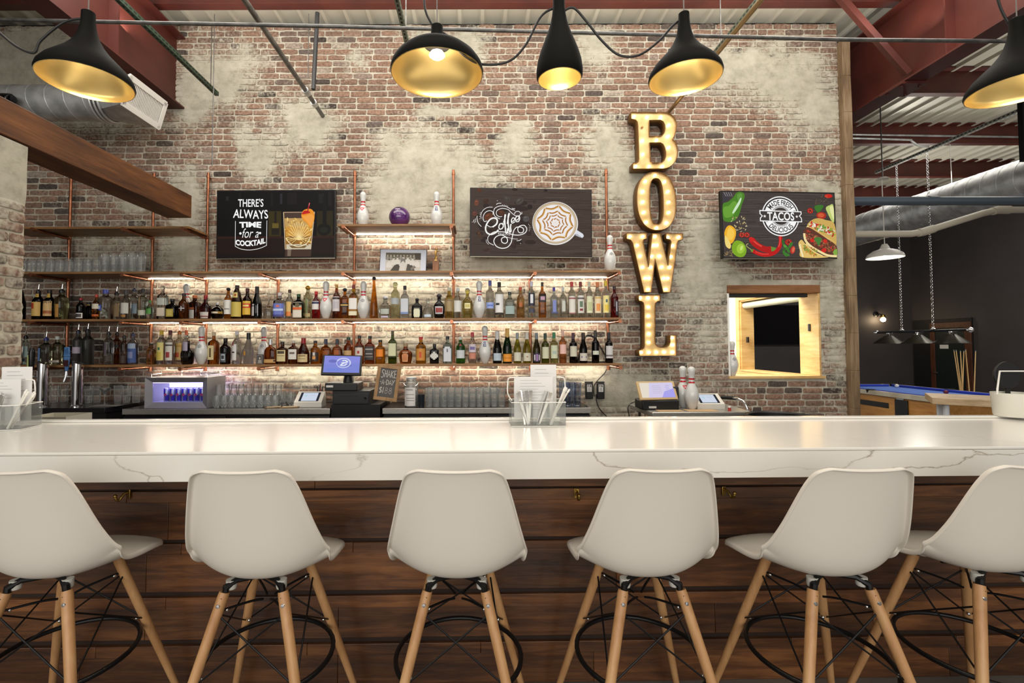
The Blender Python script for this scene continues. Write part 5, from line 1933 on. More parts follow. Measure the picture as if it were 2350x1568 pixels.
# curved metal wine holder and small framed photograph
zz = ZD
pts = [atY(x, y, 4.95) for x, y in ((1394, 828), (1384, 808), (1370, 784), (1358, 772), (1346, 771), (1342, 778))]
b = MB()
for a0, b0 in zip(spline(pts, 5), spline(pts, 5)[1:]):
    b.hexa([a0 + V(0, -.02, -.008), b0 + V(0, -.02, -.008), b0 + V(0, .02, -.008), a0 + V(0, .02, -.008)], [a0 + V(0, -.02, .008), b0 + V(0, -.02, .008), b0 + V(0, .02, .008), a0 + V(0, .02, .008)])
pl_, pr_ = atY(1322, 832, 4.95), atY(1398, 832, 4.95)
b.box(pl_.x, pr_.x, 4.92, 4.98, ZD, ZD + .014)
b.hexa([(pl_.x, 4.93, ZD + .012), (pl_.x + .02, 4.93, ZD + .012), (pl_.x + .02, 4.97, ZD + .012), (pl_.x, 4.97, ZD + .012)], [(pl_.x + .07, 4.93, ZD + .17), (pl_.x + .085, 4.93, ZD + .17), (pl_.x + .085, 4.97, ZD + .17), (pl_.x + .07, 4.97, ZD + .17)])
tag(b.build('wine_holder', BLACKM), 'black curved metal holder standing among the red wine bottles', 'holder')
t = thing('photo_frame', 'tiny dark framed picture on the lowest shelf before a pin', 'picture', (xat(596, 828, 4.78), 4.78, ZD))
MB().box(-.034, .034, 0, .012, 0, .098).build('frame', BLACK, t, bevel=.002)
ar = Art((0, 0, 60, 90), .056, .086)
ar.rect(0, 0, 60, 90, (120, 118, 112))
ar.rect(6, 10, 50, 80, (58, 58, 56))
ar.ell(30, 34, 10, 12, (176, 170, 160))
ar.rect(14, 50, 46, 80, (150, 146, 140))
ar.build('picture', INK, t, (0, -.001, .049))

# framed black and white photograph and trophy
t = thing('photo_frame', 'framed black and white group photograph leaning on the shelf below the ball', 'picture', (xat(924, 612, 4.9), 4.9, ZB))
t.rotation_euler = (radians(-9), radians(1.0), 0)
PW, PH = .485, .262
MB().box(-PW / 2, PW / 2, 0, .015, 0, PH).build('frame', BLACK, t, bevel=.002)
ar = Art((0, 0, 1280, 690), PW - .012, PH - .012)
ar.rect(0, 0, 1280, 690, (206, 212, 226))
ar.rect(150, 95, 1130, 690, (196, 192, 184))
ar.rect(150, 95, 1130, 300, (92, 86, 70))
ar.rect(960, 100, 1130, 300, (66, 58, 44))
ar.poly([(250, 690), (430, 430), (560, 430), (520, 690)], (64, 58, 50))
ar.poly([(720, 690), (760, 430), (880, 430), (1010, 690)], (70, 66, 58))
rr_ = random.Random(2)
for k in range(9):
    xx = 200 + k * 92
    ar.ell(xx, 190, 26, 34, (170, 164, 150))
    ar.rect(xx - 36, 220, xx + 36, 320, (150, 146, 136))
for xx, yy, s in ((250, 330, 1.1), (370, 270, 1), (480, 250, 1), (640, 235, .95), (770, 240, 1), (900, 270, 1), (1030, 310, 1.1)):
    ar.poly([(xx - 75 * s, yy + 190 * s), (xx - 62 * s, yy + 60 * s), (xx - 20, yy + 34), (xx + 20, yy + 34), (xx + 62 * s, yy + 60 * s), (xx + 75 * s, yy + 190 * s)], (216, 214, 208) if xx != 640 else (120, 118, 112))
    ar.ell(xx, yy, 30 * s, 38 * s, (214, 208, 196))
    ar.ell(xx, yy - 22, 29 * s, 18 * s, (84, 78, 68))
ar.poly([(520, 460), (640, 330), (740, 460), (700, 520), (690, 690), (580, 690), (570, 520)], (206, 204, 198))
ar.poly([(850, 560), (950, 470), (1010, 520), (880, 620)], (120, 114, 104))
ar.build('photograph', INK, t, (0, -.001, PH / 2))
t = thing('trophy', 'small trophy, gold figure on a wooden block beside the group photograph', 'trophy', (xat(1000, 612, 4.88), 4.88, ZB))
MB().box(-.031, .031, -.031, .031, 0, .125).build('base', wood('trophy_wood', (96, 56, 30), (126, 80, 46), (146, 98, 60), (8, 8, 1)), t, bevel=.003)
b = MB().lathe([(.024, .125), (.022, .131), (.008, .137), (.007, .146)], 14)
b.tube([(-.005, 0, .144), (-.002, 0, .175), (0, 0, .198)], [.006, .007, .009], 8)
b.tube([(.004, 0, .144), (.012, .006, .172), (0, 0, .198)], [.005, .006, .008], 8)
b.tube([(0, 0, .196), (.004, 0, .222), (.006, 0, .236)], [.011, .012, .006], 10)
b.ball((.007, 0, .247), .011, 10, 8)
b.tube([(.006, -.006, .228), (.03, -.016, .222), (.048, -.012, .226)], .004, 6)
b.tube([(.004, .006, .228), (-.016, .014, .212), (-.03, .012, .2)], .004, 6)
b.build('figure', M('gold_plastic', (206, 170, 96), .25, .9), t)

# ------------------------------------------------------------------ wall televisions
def tv(label, corners, Yl, Yr, box, paint):
    tl, tr, br, bl = corners
    A, B_, C2, D2 = atY(*tl, Yl), atY(*tr, Yr), atY(*br, Yr), atY(*bl, Yl)
    zt_, zb_ = (A.z + B_.z) / 2, (C2.z + D2.z) / 2
    H = zt_ - zb_
    c = (A + B_ + C2 + D2) / 4
    u = ((B_ - A) + (C2 - D2)) / 2
    Wd = u.length
    yaw = math.atan2(u.y, u.x)
    t = thing('television', label, 'television', (c.x, c.y, (zt_ + zb_) / 2), yaw)
    t.rotation_euler = (0, -math.atan2(u.z, sqrt(u.x ** 2 + u.y ** 2)), yaw)
    MB().box(-Wd / 2, Wd / 2, .001, .045, -H / 2, H / 2).build('bezel', M('tv_bezel', (30, 29, 28), .3, .3), t, bevel=.003)
    MB().box(-Wd / 2 + .004, Wd / 2 - .004, -.006, .002, -H / 2 - .004, -H / 2 + .001).build('lower_trim', M('tv_trim', (176, 168, 148), .3, .8), t, smooth=False)
    MB().box(-.18, .18, .046, max(.06, WY - c.y - .002), -.16, .16).build('wall_mount', BLACKM, t, smooth=False)
    a = Art(box, Wd - .024, H - .024)
    paint(a)
    a.build('screen', GLOW, t, (0, .0, 0))
    return t


def cocktail(a):
    x0, y0, x1, y1 = a.b
    a.rect(x0, y0, x1, y1, (6, 4, 6))
    r = random.Random(3)
    a.rect(x0, 930, x1, y1, (28, 14, 11))
    a.rect(x0, 925, x1, 965, (44, 22, 15))
    a.rect(x0, 1240, x1, y1, (18, 9, 8))
    for xx, yy, w, h, c in ((210, 190, 50, 80, (30, 30, 34)), (440, 120, 40, 200, (18, 16, 18)), (1190, 150, 44, 190, (38, 38, 42)), (1890, 150, 100, 180, (24, 22, 22)), (2060, 130, 70, 250, (22, 20, 20)), (1020, 130, 40, 250, (18, 17, 19)), (1320, 130, 180, 220, (20, 17, 18))):
        a.rect(xx, yy, xx + w, yy + h, c)
    for xx, w, c in ((985, 230, (52, 44, 12)), (1860, 290, (40, 34, 12)), (1700, 60, (36, 30, 12))):
        a.rect(xx, 470, xx + w, 925, c)
    a.rect(1040, 690, 1180, 900, (28, 22, 14))
    a.rect(1050, 690, 1170, 780, (98, 82, 30))
    a.rect(1090, 480, 1130, 690, (24, 18, 14))
    a.ell(1990, 810, 125, 110, (12, 12, 9))
    a.rect(1965, 200, 2035, 720, (10, 10, 9))
    a.ell(1985, 820, 70, 56, (26, 28, 22))
    # tumbler
    a.poly([(1290, 1160), (1765, 1160), (1755, 1300), (1285, 1300)], (66, 46, 36))
    a.poly([(1330, 1165), (1400, 1165), (1390, 1290), (1330, 1290)], (120, 104, 88))
    a.poly([(1255, 488), (1822, 488), (1795, 780), (1770, 900), (1755, 1165), (1295, 1165), (1282, 900), (1268, 780)], (150, 110, 58))
    a.poly([(1268, 500), (1808, 500), (1800, 600), (1276, 600)], (72, 54, 46))
    a.poly([(1276, 600), (1800, 600), (1785, 760), (1290, 760)], (196, 156, 92))
    a.poly([(1290, 760), (1785, 760), (1765, 930), (1300, 930)], (206, 150, 60))
    a.poly([(1300, 930), (1765, 930), (1752, 1080), (1310, 1080)], (150, 104, 40))
    a.poly([(1310, 1075), (1752, 1075), (1748, 1165), (1312, 1165)], (206, 196, 172))
    a.poly([(1360, 1100), (1690, 1100), (1640, 1145), (1410, 1145)], (120, 92, 50))
    for k in range(46):
        xx, yy = r.uniform(1300, 1760), r.uniform(610, 1080)
        s = r.uniform(16, 50)
        q = r.uniform(0, 6)
        a.poly([(xx + s * cos(q + d) * m_, yy + s * sin(q + d) * m_) for d, m_ in ((0, 1), (1.5, .4), (3, .9), (4.6, .35))], r.choice([(226, 180, 90), (240, 206, 130), (176, 118, 40), (120, 80, 28), (232, 190, 96)]))
    for k in range(15):
        an = -pi * .95 + pi * .9 * k / 14
        a.line([(1540, 1000), (1540 + 215 * cos(an), 1000 + 330 * sin(an))], 9, (250, 226, 160), smooth=False)
    for an in (.25, .55, .9, 2.2, 2.6, 2.9):
        a.line([(1530, 960), (1530 + 200 * cos(an), 960 + 120 * sin(an))], 8, (244, 214, 140), smooth=False)
    a.line([(1300, 960), (1380, 1060), (1530, 1120), (1680, 1060), (1755, 930)], 12, (250, 236, 190))
    a.line([(1256, 490), (1290, 1165), (1755, 1165), (1820, 490)], 9, (236, 214, 180), smooth=False)
    a.line([(1256, 492), (1820, 492)], 12, (190, 160, 136), smooth=False)
    a.poly(spline([(1580, 560), (1610, 470), (1690, 432), (1770, 445), (1815, 520), (1812, 640), (1750, 775), (1690, 700), (1620, 640)], 5, True), (236, 146, 34))
    a.poly(spline([(1590, 560), (1650, 560), (1740, 530), (1805, 560), (1790, 680), (1745, 750), (1690, 680)], 5, True), (244, 164, 70))
    a.poly(spline([(1590, 530), (1630, 470), (1700, 470), (1745, 500), (1680, 520)], 5, True), (196, 24, 22))
    a.line([(1690, 490), (1712, 400), (1728, 325)], 20, (170, 20, 44))
    a.line([(1716, 370), (1729, 322)], 12, (230, 120, 130), smooth=False)
    Wt = (250, 250, 250)
    a.text("THERE'S", 662, 315, 460, 148, Wt, .012, warp=lambda u, t, X, Y: (X, Y * (1 - .1 * u * 0)))
    a.text('ALWAYS', 662, 520, 626, 160, Wt, .014, warp=lambda u, t, X, Y: (X * (1 + .05 * t), Y + 70 * (u * u * -1 + .12) * (0 if u < 0 else -1) * -1 + 26 * u))
    a.text('TIME', 658, 716, 396, 108, Wt, .045, warp=lambda u, t, X, Y: (X * (1 + .04 * (0 - t)), Y + 36 * (4 * u * u - .5) * (.5 + t) * .5))
    a.text('for a', 660, 868, 300, 170, Wt, -.004, .32)
    a.text('COCKTAIL', 664, 1035, 540, 104, Wt, .04, warp=lambda u, t, X, Y: (X, Y - 150 * (u * u) + 18 - 30 * u))
    a.ell(480, 872, 22, 22, Wt, n=18)
    a.ell(836, 868, 20, 20, Wt, n=18)
    a.line([(388, 645), (388, 1105)], 8, Wt, smooth=False)
    a.line([(958, 640), (954, 1095)], 8, Wt, smooth=False)
    a.line([(384, 1104), (480, 1152), (600, 1174), (720, 1170), (850, 1140), (957, 1092)], 9, Wt)


def planks(a, base, r, n, dv=26):
    x0, y0, x1, y1 = a.b
    a.rect(x0, y0, x1, y1, base)
    a.n += 1
    o = a.n
    for k in range(n):
        w, h = r.uniform(120, 700), r.uniform(2, 9)
        x, y = r.uniform(x0, x1), r.uniform(y0, y1 - 10)
        d = r.uniform(-dv, dv)
        a.n = o
        a.rect(x, y, min(x1, x + w), y + h, tuple(max(0, min(255, c + d)) for c in base))
    a.n = o + 2


def coffee(a):
    x0, y0, x1, y1 = a.b
    r = random.Random(8)
    planks(a, (66, 52, 46), r, 330, 24)
    for k in range(60):
        a.ell(r.uniform(x0 + 150, 1150), r.uniform(300, 1150), r.uniform(40, 130), r.uniform(20, 50), (44, 30, 26), n=10)
    for bx, by, rx, ry, q, c in ((235, 130, 42, 34, .5, (84, 44, 26)), (868, 105, 52, 26, .1, (40, 22, 16)), (185, 360, 40, 60, .1, (110, 62, 46)), (355, 325, 52, 42, -.5, (62, 38, 26)), (730, 285, 72, 54, .8, (66, 58, 54)), (955, 320, 84, 58, -.7, (70, 62, 56)), (1140, 420, 46, 46, .3, (34, 22, 18)), (1070, 640, 58, 60, .2, (78, 74, 74)), (150, 560, 44, 46, .1, (98, 56, 46)), (235, 935, 34, 62, -.4, (76, 50, 34)), (1120, 900, 46, 50, .3, (50, 34, 28)), (400, 610, 84, 60, -.6, (96, 52, 30)), (630, 540, 64, 50, .3, (80, 44, 26)), (440, 760, 60, 50, .2, (44, 30, 26)), (850, 1140, 50, 44, .3, (54, 36, 32)), (360, 1215, 56, 30, -.2, (60, 40, 36)), (520, 1060, 60, 48, .4, (44, 32, 28)), (700, 1030, 56, 50, .1, (40, 30, 28)), (960, 850, 44, 48, .2, (46, 34, 30)), (500, 850, 60, 40, .2, (50, 34, 28)), (1425, 115, 34, 22, 0, (28, 18, 14)), (1220, 320, 30, 34, .2, (56, 44, 38))):
        a.ell(bx, by, rx, ry, c, q, 18)
        a.line([(bx - rx * .7 * cos(q), by - rx * .7 * sin(q)), (bx + 6, by - 4), (bx + rx * .7 * cos(q), by + rx * .7 * sin(q))], 5, tuple(int(v * .5) for v in c))
        a.ell(bx - rx * .2, by - ry * .35, rx * .4, ry * .2, tuple(min(255, int(v * 1.35)) for v in c), q, 10)
    # cup
    a.poly([(1940, 900), (1990, 838), (2095, 905), (2112, 945), (2085, 980), (2050, 968)], (222, 224, 232))
    a.poly([(1950, 930), (1985, 900), (2070, 965), (2045, 972)], (180, 182, 192))
    a.ell(1595, 716, 412, 398, (232, 228, 222), n=56)
    a.ell(1590, 710, 396, 380, (170, 150, 124), n=56)
    a.ell(1590, 712, 384, 368, (206, 184, 150), n=56)
    a.ell(1592, 716, 352, 338, (240, 236, 238), n=56)
    for rad, c, w in ((308, (176, 118, 36), 26), (290, (222, 180, 110), 14), (214, (176, 116, 34), 24), (150, (170, 108, 30), 20), (84, (176, 112, 40), 20)):
        pts = []
        for k in range(8):
            an = 2 * pi * k / 8 + .2
            for f, m_ in ((0, 1.06), (.3, .93), (.5, .9), (.7, .93)):
                q = an + f * 2 * pi / 8
                pts.append((1595 + rad * m_ * cos(q), 712 + rad * .96 * m_ * sin(q)))
        a.line(pts + pts[:1], w, c)
    for k in range(8):
        an = 2 * pi * k / 8 + .2
        a.line([(1600, 705), (1595 + 180 * cos(an + .06), 712 + 174 * sin(an + .06)), (1595 + 340 * cos(an), 712 + 325 * sin(an))], 12, (236, 226, 214))
    Wt = (248, 246, 242)
    L = lambda p, w=13: a.line(p, w, Wt)
    # Coffee, in brush script
    L([(470, 800), (540, 745), (552, 670), (500, 636), (430, 660), (370, 740), (345, 830), (370, 905), (440, 935), (520, 905), (575, 850)], 26)
    L([(370, 765), (430, 800), (500, 780), (545, 720)], 12)
    L([(640, 735), (600, 745), (582, 800), (600, 838), (645, 820), (662, 770), (640, 735), (668, 742), (700, 720)], 20)
    L([(668, 720), (690, 640), (700, 575), (690, 600), (690, 720), (700, 830), (712, 905), (735, 895), (740, 820)], 24)
    L([(735, 740), (748, 640), (770, 545), (750, 600), (748, 720), (756, 800), (775, 885), (798, 870), (790, 800), (800, 740)], 24)
    L([(800, 700), (850, 680), (862, 640), (830, 630), (805, 680), (820, 725), (870, 700)], 17)
    L([(875, 680), (930, 650), (940, 605), (905, 598), (880, 640), (890, 695), (935, 690), (955, 640), (945, 585)], 17)
    # flourishes
    L([(930, 590), (880, 590), (800, 530), (750, 480), (640, 460), (550, 500), (540, 570), (590, 610), (640, 605)], 11)
    L([(870, 490), (800, 470), (700, 420), (600, 415), (510, 460), (490, 540), (520, 610), (600, 650)], 11)
    L([(860, 560), (880, 520), (930, 508), (970, 540), (950, 585), (900, 590)], 11)
    L([(480, 575), (470, 520), (400, 505), (330, 550), (300, 630), (320, 700), (370, 690)], 11)
    L([(470, 438), (380, 445), (300, 500), (262, 580), (265, 650)], 9)
    L([(270, 795), (215, 730), (192, 650), (196, 600)], 10)
    L([(150, 730), (135, 700), (140, 670)], 8)
    L([(175, 720), (162, 690), (166, 650)], 7)
    L([(430, 935), (500, 890), (600, 885), (720, 895), (830, 935), (950, 940), (1050, 900), (1082, 830), (1040, 765), (960, 775), (920, 830), (945, 895), (1010, 890), (1024, 830), (980, 795)], 14)
    L([(980, 795), (900, 800), (850, 860), (825, 960), (800, 1080), (740, 1160), (640, 1186), (540, 1150), (492, 1060), (530, 980), (620, 945), (710, 980), (738, 1050), (700, 1095), (640, 1075), (630, 1015), (670, 985), (740, 985)], 15)
    L([(740, 985), (840, 1010), (920, 1015)], 7)
    L([(420, 940), (385, 1000), (400, 1080), (490, 1130)], 10)
    L([(360, 1030), (358, 1070), (400, 1120)], 6)
    L([(900, 1045), (950, 1040), (985, 1015)], 10)
    L([(535, 390), (570, 368), (625, 365)], 10)
    L([(815, 452), (840, 462), (872, 456)], 10)
    L([(975, 560), (995, 545), (992, 520)], 9)
    for x, y in ((650, 396), (680, 398), (710, 404), (740, 414), (1118, 745), (1132, 770), (1140, 800), (1136, 830), (1125, 860), (240, 650), (238, 610), (246, 570), (255, 540), (110, 715), (555, 320), (970, 1095)):
        a.ell(x, y, 6, 6, Wt, n=8)
    a.text('ENJOY', 680, 935, 220, 36, Wt, .0, rot=.12)


def tacos(a):
    x0, y0, x1, y1 = a.b
    r = random.Random(5)
    planks(a, (66, 58, 54), r, 360, 26)
    # fork, avocado, herbs
    a.poly([(150, 160), (330, 130), (300, 230), (180, 330), (150, 320)], (58, 56, 62))
    for k in range(4):
        a.line([(175 + 40 * k, 140), (215 + 36 * k, 215)], 10, (150, 144, 146), smooth=False)
    a.poly(spline([(150, 365), (250, 310), (340, 230), (400, 150), (470, 128), (535, 160), (540, 240), (490, 360), (450, 500), (390, 610), (300, 670), (210, 670), (150, 620)], 6, True), (74, 130, 34))
    a.poly(spline([(160, 420), (260, 380), (340, 300), (400, 330), (390, 450), (320, 560), (220, 600), (165, 560)], 6, True), (104, 160, 52))
    a.poly(spline([(410, 200), (450, 160), (500, 170), (490, 260), (440, 330)], 6, True), (96, 150, 60))
    a.line([(480, 240), (440, 330), (360, 460), (320, 520)], 46, (206, 232, 196), taper=True)
    for k in range(46):
        x, y, q = r.uniform(300, 600), r.uniform(560, 870), r.uniform(0, 6)
        if abs((x - 300) - (y - 600) * .6) < 210:
            a.line([(x, y), (x + 36 * cos(q), y + 30 * sin(q))], 10, r.choice([(206, 190, 140), (176, 150, 96), (226, 214, 170)]), smooth=False)
    for k in range(24):
        x, y, q = r.uniform(165, 300), r.uniform(1180, 1290), r.uniform(0, 6)
        a.line([(x, y), (x + 34 * cos(q), y + 24 * sin(q))], 9, (150, 126, 84), smooth=False)
    a.poly(spline([(250, 735), (330, 770), (368, 860), (340, 980), (280, 1060), (200, 1030), (160, 900), (190, 790)], 5, True), (240, 176, 36))
    a.poly(spline([(250, 770), (310, 800), (340, 870), (310, 970), (250, 1000), (200, 900)], 5, True), (248, 200, 80))
    a.poly(spline([(165, 930), (210, 950), (268, 1080), (260, 1140), (230, 1150), (175, 1090)], 5, True), (240, 214, 120))
    a.poly(spline([(380, 1005), (470, 1030), (530, 1110), (540, 1210), (490, 1290), (400, 1300), (310, 1240), (282, 1130), (320, 1040)], 6, True), (126, 168, 34))
    a.ell(440, 1150, 70, 90, (160, 200, 60), .3)
    a.ell(455, 1140, 22, 46, (200, 226, 120), .4)
    # chillies
    a.line([(640, 985), (700, 1060), (800, 1130), (900, 1165), (1000, 1160)], 112, (176, 22, 20))
    a.line([(640, 970), (720, 1050), (820, 1110)], 26, (226, 70, 60))
    a.ell(640, 985, 50, 40, (206, 30, 28), .6)
    a.poly([(985, 1110), (1080, 1135), (1060, 1180), (990, 1200)], (104, 140, 52))
    a.line([(640, 1180), (760, 1240), (900, 1262), (1040, 1225), (1130, 1130), (1160, 1020), (1160, 905)], 66, (190, 20, 20))
    a.line([(1120, 1120), (1150, 1030), (1158, 930)], 18, (232, 80, 70))
    a.line([(700, 1205), (820, 1245), (940, 1245)], 16, (226, 66, 58))
    a.poly([(610, 1150), (670, 1170), (650, 1215), (620, 1200)], (104, 140, 52))
    a.line([(620, 1160), (560, 1120), (545, 1080), (580, 1060)], 10, (196, 190, 120))
    for cx, cy, rx, ry in ((470, 905, 50, 44), (560, 905, 50, 46), (1722, 455, 54, 50), (1305, 1030, 62, 56)):
        a.ell(cx, cy, rx, ry, (176, 30, 24), n=18)
        a.ell(cx, cy, rx * .6, ry * .6, (110, 16, 18), n=14)
        for k in range(5):
            a.ell(cx + rx * .5 * cos(k * 1.3), cy + ry * .5 * sin(k * 1.3), 8, 8, (226, 120, 80), n=7)
    for x, y, q in ((1205, 1040, 1.4), (1250, 1120, .9), (1220, 1180, 2), (1290, 1170, 1.2), (1260, 1250, .4), (1340, 1080, 2.2), (1230, 1240, 1.0)):
        a.ell(x, y, 62, 26, r.choice([(60, 120, 40), (88, 150, 56), (50, 96, 36)]), q, 14)
    a.ell(1376, 1170, 42, 72, (190, 50, 36), .3)
    a.ell(1386, 1165, 22, 50, (220, 110, 80), .3)
    # tomato, herb, avocado slice
    a.ell(2068, 180, 72, 36, (206, 34, 24))
    for k in range(40):
        a.ell(r.uniform(1790, 2060), r.uniform(150, 330), 6, 5, r.choice([(120, 80, 60), (160, 130, 90)]), n=6)
    a.poly(spline([(1800, 380), (1880, 345), (1970, 360), (1930, 430), (1870, 490), (1830, 460)], 5, True), (60, 116, 40))
    a.ell(1920, 540, 90, 66, (170, 44, 26))
    a.ell(1915, 535, 60, 40, (210, 90, 50))
    a.poly(spline([(2010, 400), (2080, 350), (2150, 350), (2155, 640), (2110, 640), (2050, 520)], 5, True), (190, 206, 116))
    a.poly(spline([(2080, 390), (2150, 380), (2155, 600), (2120, 560)], 5, True), (226, 230, 160))
    # tacos
    a.poly(spline([(1660, 740), (1720, 640), (1850, 590), (2000, 620), (2160, 700), (2170, 1100), (2000, 980), (1850, 830)], 6, True), (206, 170, 90))
    for k in range(110):
        x = r.uniform(1690, 2150)
        y = r.uniform(640, 760) + (x - 1690) * .34
        a.ell(x, y, r.uniform(14, 38), r.uniform(9, 22), r.choice([(206, 60, 36), (226, 214, 190), (150, 166, 60), (236, 230, 216), (180, 40, 30), (110, 150, 60), (222, 190, 120)]), r.uniform(0, 3), 9)
    a.line([(1640, 745), (1790, 830), (1960, 940), (2165, 1100)], 34, (240, 214, 150))
    a.line([(1700, 750), (1900, 880), (2165, 1040)], 20, (222, 180, 100))
    a.poly(spline([(1570, 900), (1600, 790), (1680, 760), (1850, 860), (2000, 960), (2170, 1090), (2175, 1270), (2000, 1250), (1800, 1180), (1640, 1060)], 6, True), (96, 54, 40))
    for k in range(190):
        x = r.uniform(1600, 2150)
        y = 860 + (x - 1600) * .5 + r.uniform(-70, 130)
        if y < 1270:
            a.ell(x, y, r.uniform(9, 26), r.uniform(7, 15), r.choice([(140, 80, 52), (110, 60, 42), (176, 116, 80), (196, 50, 34), (84, 44, 40), (150, 96, 60)]), r.uniform(0, 3), 8)
    for cx, cy in ((1720, 1000), (1960, 1010), (1920, 1190), (1940, 1170)):
        a.ell(cx, cy, 40, 34, (206, 40, 30), .4, 10)
    a.poly(spline([(1760, 960), (1850, 940), (1900, 970), (1870, 1040), (1840, 1095), (1800, 1040)], 5, True), (70, 124, 56))
    a.poly(spline([(2100, 1200), (2170, 1150), (2172, 1260), (2120, 1270)], 5, True), (130, 170, 70))
    a.line([(1580, 870), (1600, 1000), (1700, 1110), (1850, 1200), (2000, 1270), (2165, 1285)], 40, (244, 222, 160))
    a.poly(spline([(1470, 1050), (1530, 990), (1600, 1070), (1720, 1180), (1850, 1260), (2000, 1305), (1530, 1308), (1490, 1180)], 6, True), (226, 190, 110))
    for k in range(60):
        x = r.uniform(1560, 1800)
        y = 1120 + (x - 1560) * .4 + r.uniform(-40, 80)
        if y < 1295:
            a.ell(x, y, 26, 10, r.choice([(150, 160, 60), (206, 140, 50), (176, 96, 40), (120, 140, 60)]), r.uniform(0, 3), 8)
    a.line([(1490, 1070), (1510, 1180), (1540, 1300)], 30, (246, 230, 180))
    a.line([(1600, 1060), (1720, 1190), (1900, 1280)], 22, (236, 206, 130))
    # round badge
    Wt, Dk = (250, 250, 250), (62, 56, 54)
    cx, cy = 1160, 568
    ov = .99
    for r0, r1 in ((322, 340),):
        a.ring(cx, cy, r0, r1, Wt, ry=1.06)
    n = 84
    for k in range(n):
        q = 2 * pi * k / n
        a.line([(cx + 298 * cos(q), cy + 316 * sin(q)), (cx + 318 * cos(q + .02), cy + 337 * sin(q + .02))], 9, (32, 28, 27), smooth=False)
    a.ring(cx, cy, 182, 296, Wt, pi + .32, 2 * pi - .32, ry=1.06)
    a.ring(cx, cy, 182, 296, Wt, .32, pi - .32, ry=1.06)
    for s in (-1, 1):
        for q in (.30, -.30):
            a.ell(cx + s * 262 * cos(q), cy + 300 * sin(q) * .9, 34, 26, Dk, n=12)
    a.ring(cx, cy, 168, 178, Wt, ry=1.06)
    a.ring(cx, cy, 150, 158, Wt, ry=1.06)
    a.text('MADE FRESH', cx, cy + 5, 480, 96, (48, 42, 40), .02, arc=(252, 1))
    a.text('DELICIOUS', cx, cy - 5, 440, 92, (48, 42, 40), .02, arc=(252, -1))
    a.poly([(778, 462), (1538, 476), (1540, 528), (1508, 560), (1540, 598), (1544, 674), (782, 664), (784, 600), (818, 568), (780, 530)], Wt)
    a.poly([(794, 480), (1522, 492), (1524, 524), (1488, 560), (1526, 604), (1528, 658), (798, 648), (800, 606), (838, 568), (796, 526)], Dk)
    a.text('TACOS', 1160, 570, 486, 152, Wt, .022)
    for sx in (870, 1450):
        a.poly([(sx + (30 if k % 2 == 0 else 12) * sin(pi * k / 5), 572 - (30 if k % 2 == 0 else 12) * cos(pi * k / 5)) for k in range(10)], Wt)


tv('television showing a cocktail glass with white lettering on black', ((498, 437), (771, 435), (769, 592.5), (495.5, 594.5)), 5.05, 5.05, (62, 100, 2178, 1312), cocktail)
tv('television showing a coffee cup seen from above and script lettering', ((1079, 430), (1358, 435), (1359, 591.5), (1078, 589)), 5.00, 5.06, (88, 102, 2242, 1318), coffee)
tv('television showing tacos, chillies and a round white badge', ((1655, 437), (1917, 442), (1920.5, 594.5), (1658, 594)), 4.93, 5.06, (142, 130, 2176, 1310), tacos)

# ------------------------------------------------------------------ lit marquee letters
LETM = noisy('worn_gold_paint', (190, 156, 96), (214, 186, 132), 9, 0.45, 0.3)
LETS = M('letter_side', (112, 78, 34), 0.5, 0.35)
BULB = emis('marquee_bulb', (255, 238, 214), 22)
BULBOFF = M('unlit_bulb', (206, 150, 90), .2)
YF, YB = 5.015, 5.14


def letter(ch, label, outlines, bulbs, org, sc, dark=()):
    cv = lambda p, Y=YF: atY(org[0] + p[0] / sc, org[1] + p[1] / sc, Y)
    pts = [[cv(p) for p in o] for o in outlines]
    cx = sum(p.x for p in pts[0]) / len(pts[0])
    zb_ = min(p.z for p in pts[0])
    t = thing('marquee_letter', label, 'sign', (cx, YB, zb_), 0, 'lit letters of the upright sign')
    c = bpy.data.curves.new('face', 'CURVE')
    c.dimensions = '2D'
    c.fill_mode = 'BOTH'
    c.extrude = .002
    for o in pts:
        s = c.splines.new('POLY')
        s.points.add(len(o) - 1)
        for q, p in zip(s.points, o):
            q.co = (p.x - cx, p.z - zb_, 0, 1)
        s.use_cyclic_u = True
    ob = bpy.data.objects.new('face', c)
    me = bpy.data.meshes.new_from_object(ob)
    bpy.data.objects.remove(ob)
    bpy.data.curves.remove(c)
    me.transform(Matrix.Translation((0, YF + .022 - YB, 0)) @ Matrix.Rotation(pi / 2, 4, 'X'))
    me.materials.clear()
    me.materials.append(LETM)
    fo = bpy.data.objects.new('letter_face', me)
    COL.objects.link(fo)
    fo.parent = t
    for o in pts:
        b = MB()
        n = len(o)
        b.v = [(p.x - cx, YF - YB, p.z - zb_) for p in o] + [(p.x - cx, 0, p.z - zb_) for p in o]
        for i in range(n):
            j = (i + 1) % n
            b.face((i, j, n + j, n + i))
        so = b.build('letter_rim', [LETS], t, ang=30)
        m = so.modifiers.new('thick', 'SOLIDIFY')
        m.thickness, m.offset = .005, 0
    base = None
    for k, p in enumerate(bulbs):
        q = cv(p, YF + .01)
        loc = (q.x - cx, YF + .006 - YB, q.z - zb_)
        off = p in dark
        if base is None or off:
            o = MB().ball((0, 0, 0), .0125, 12, 8).build('bulb', BULBOFF if off else BULB, t, loc=loc)
            if off:
                o['label'] = 'unlit bulb'
            else:
                base = o
        else:
            o = base.copy()
            COL.objects.link(o)
            o.parent = t
            o.location = loc


def sm(pts):
    return [tuple(p) for p in spline(pts, 4, True)]


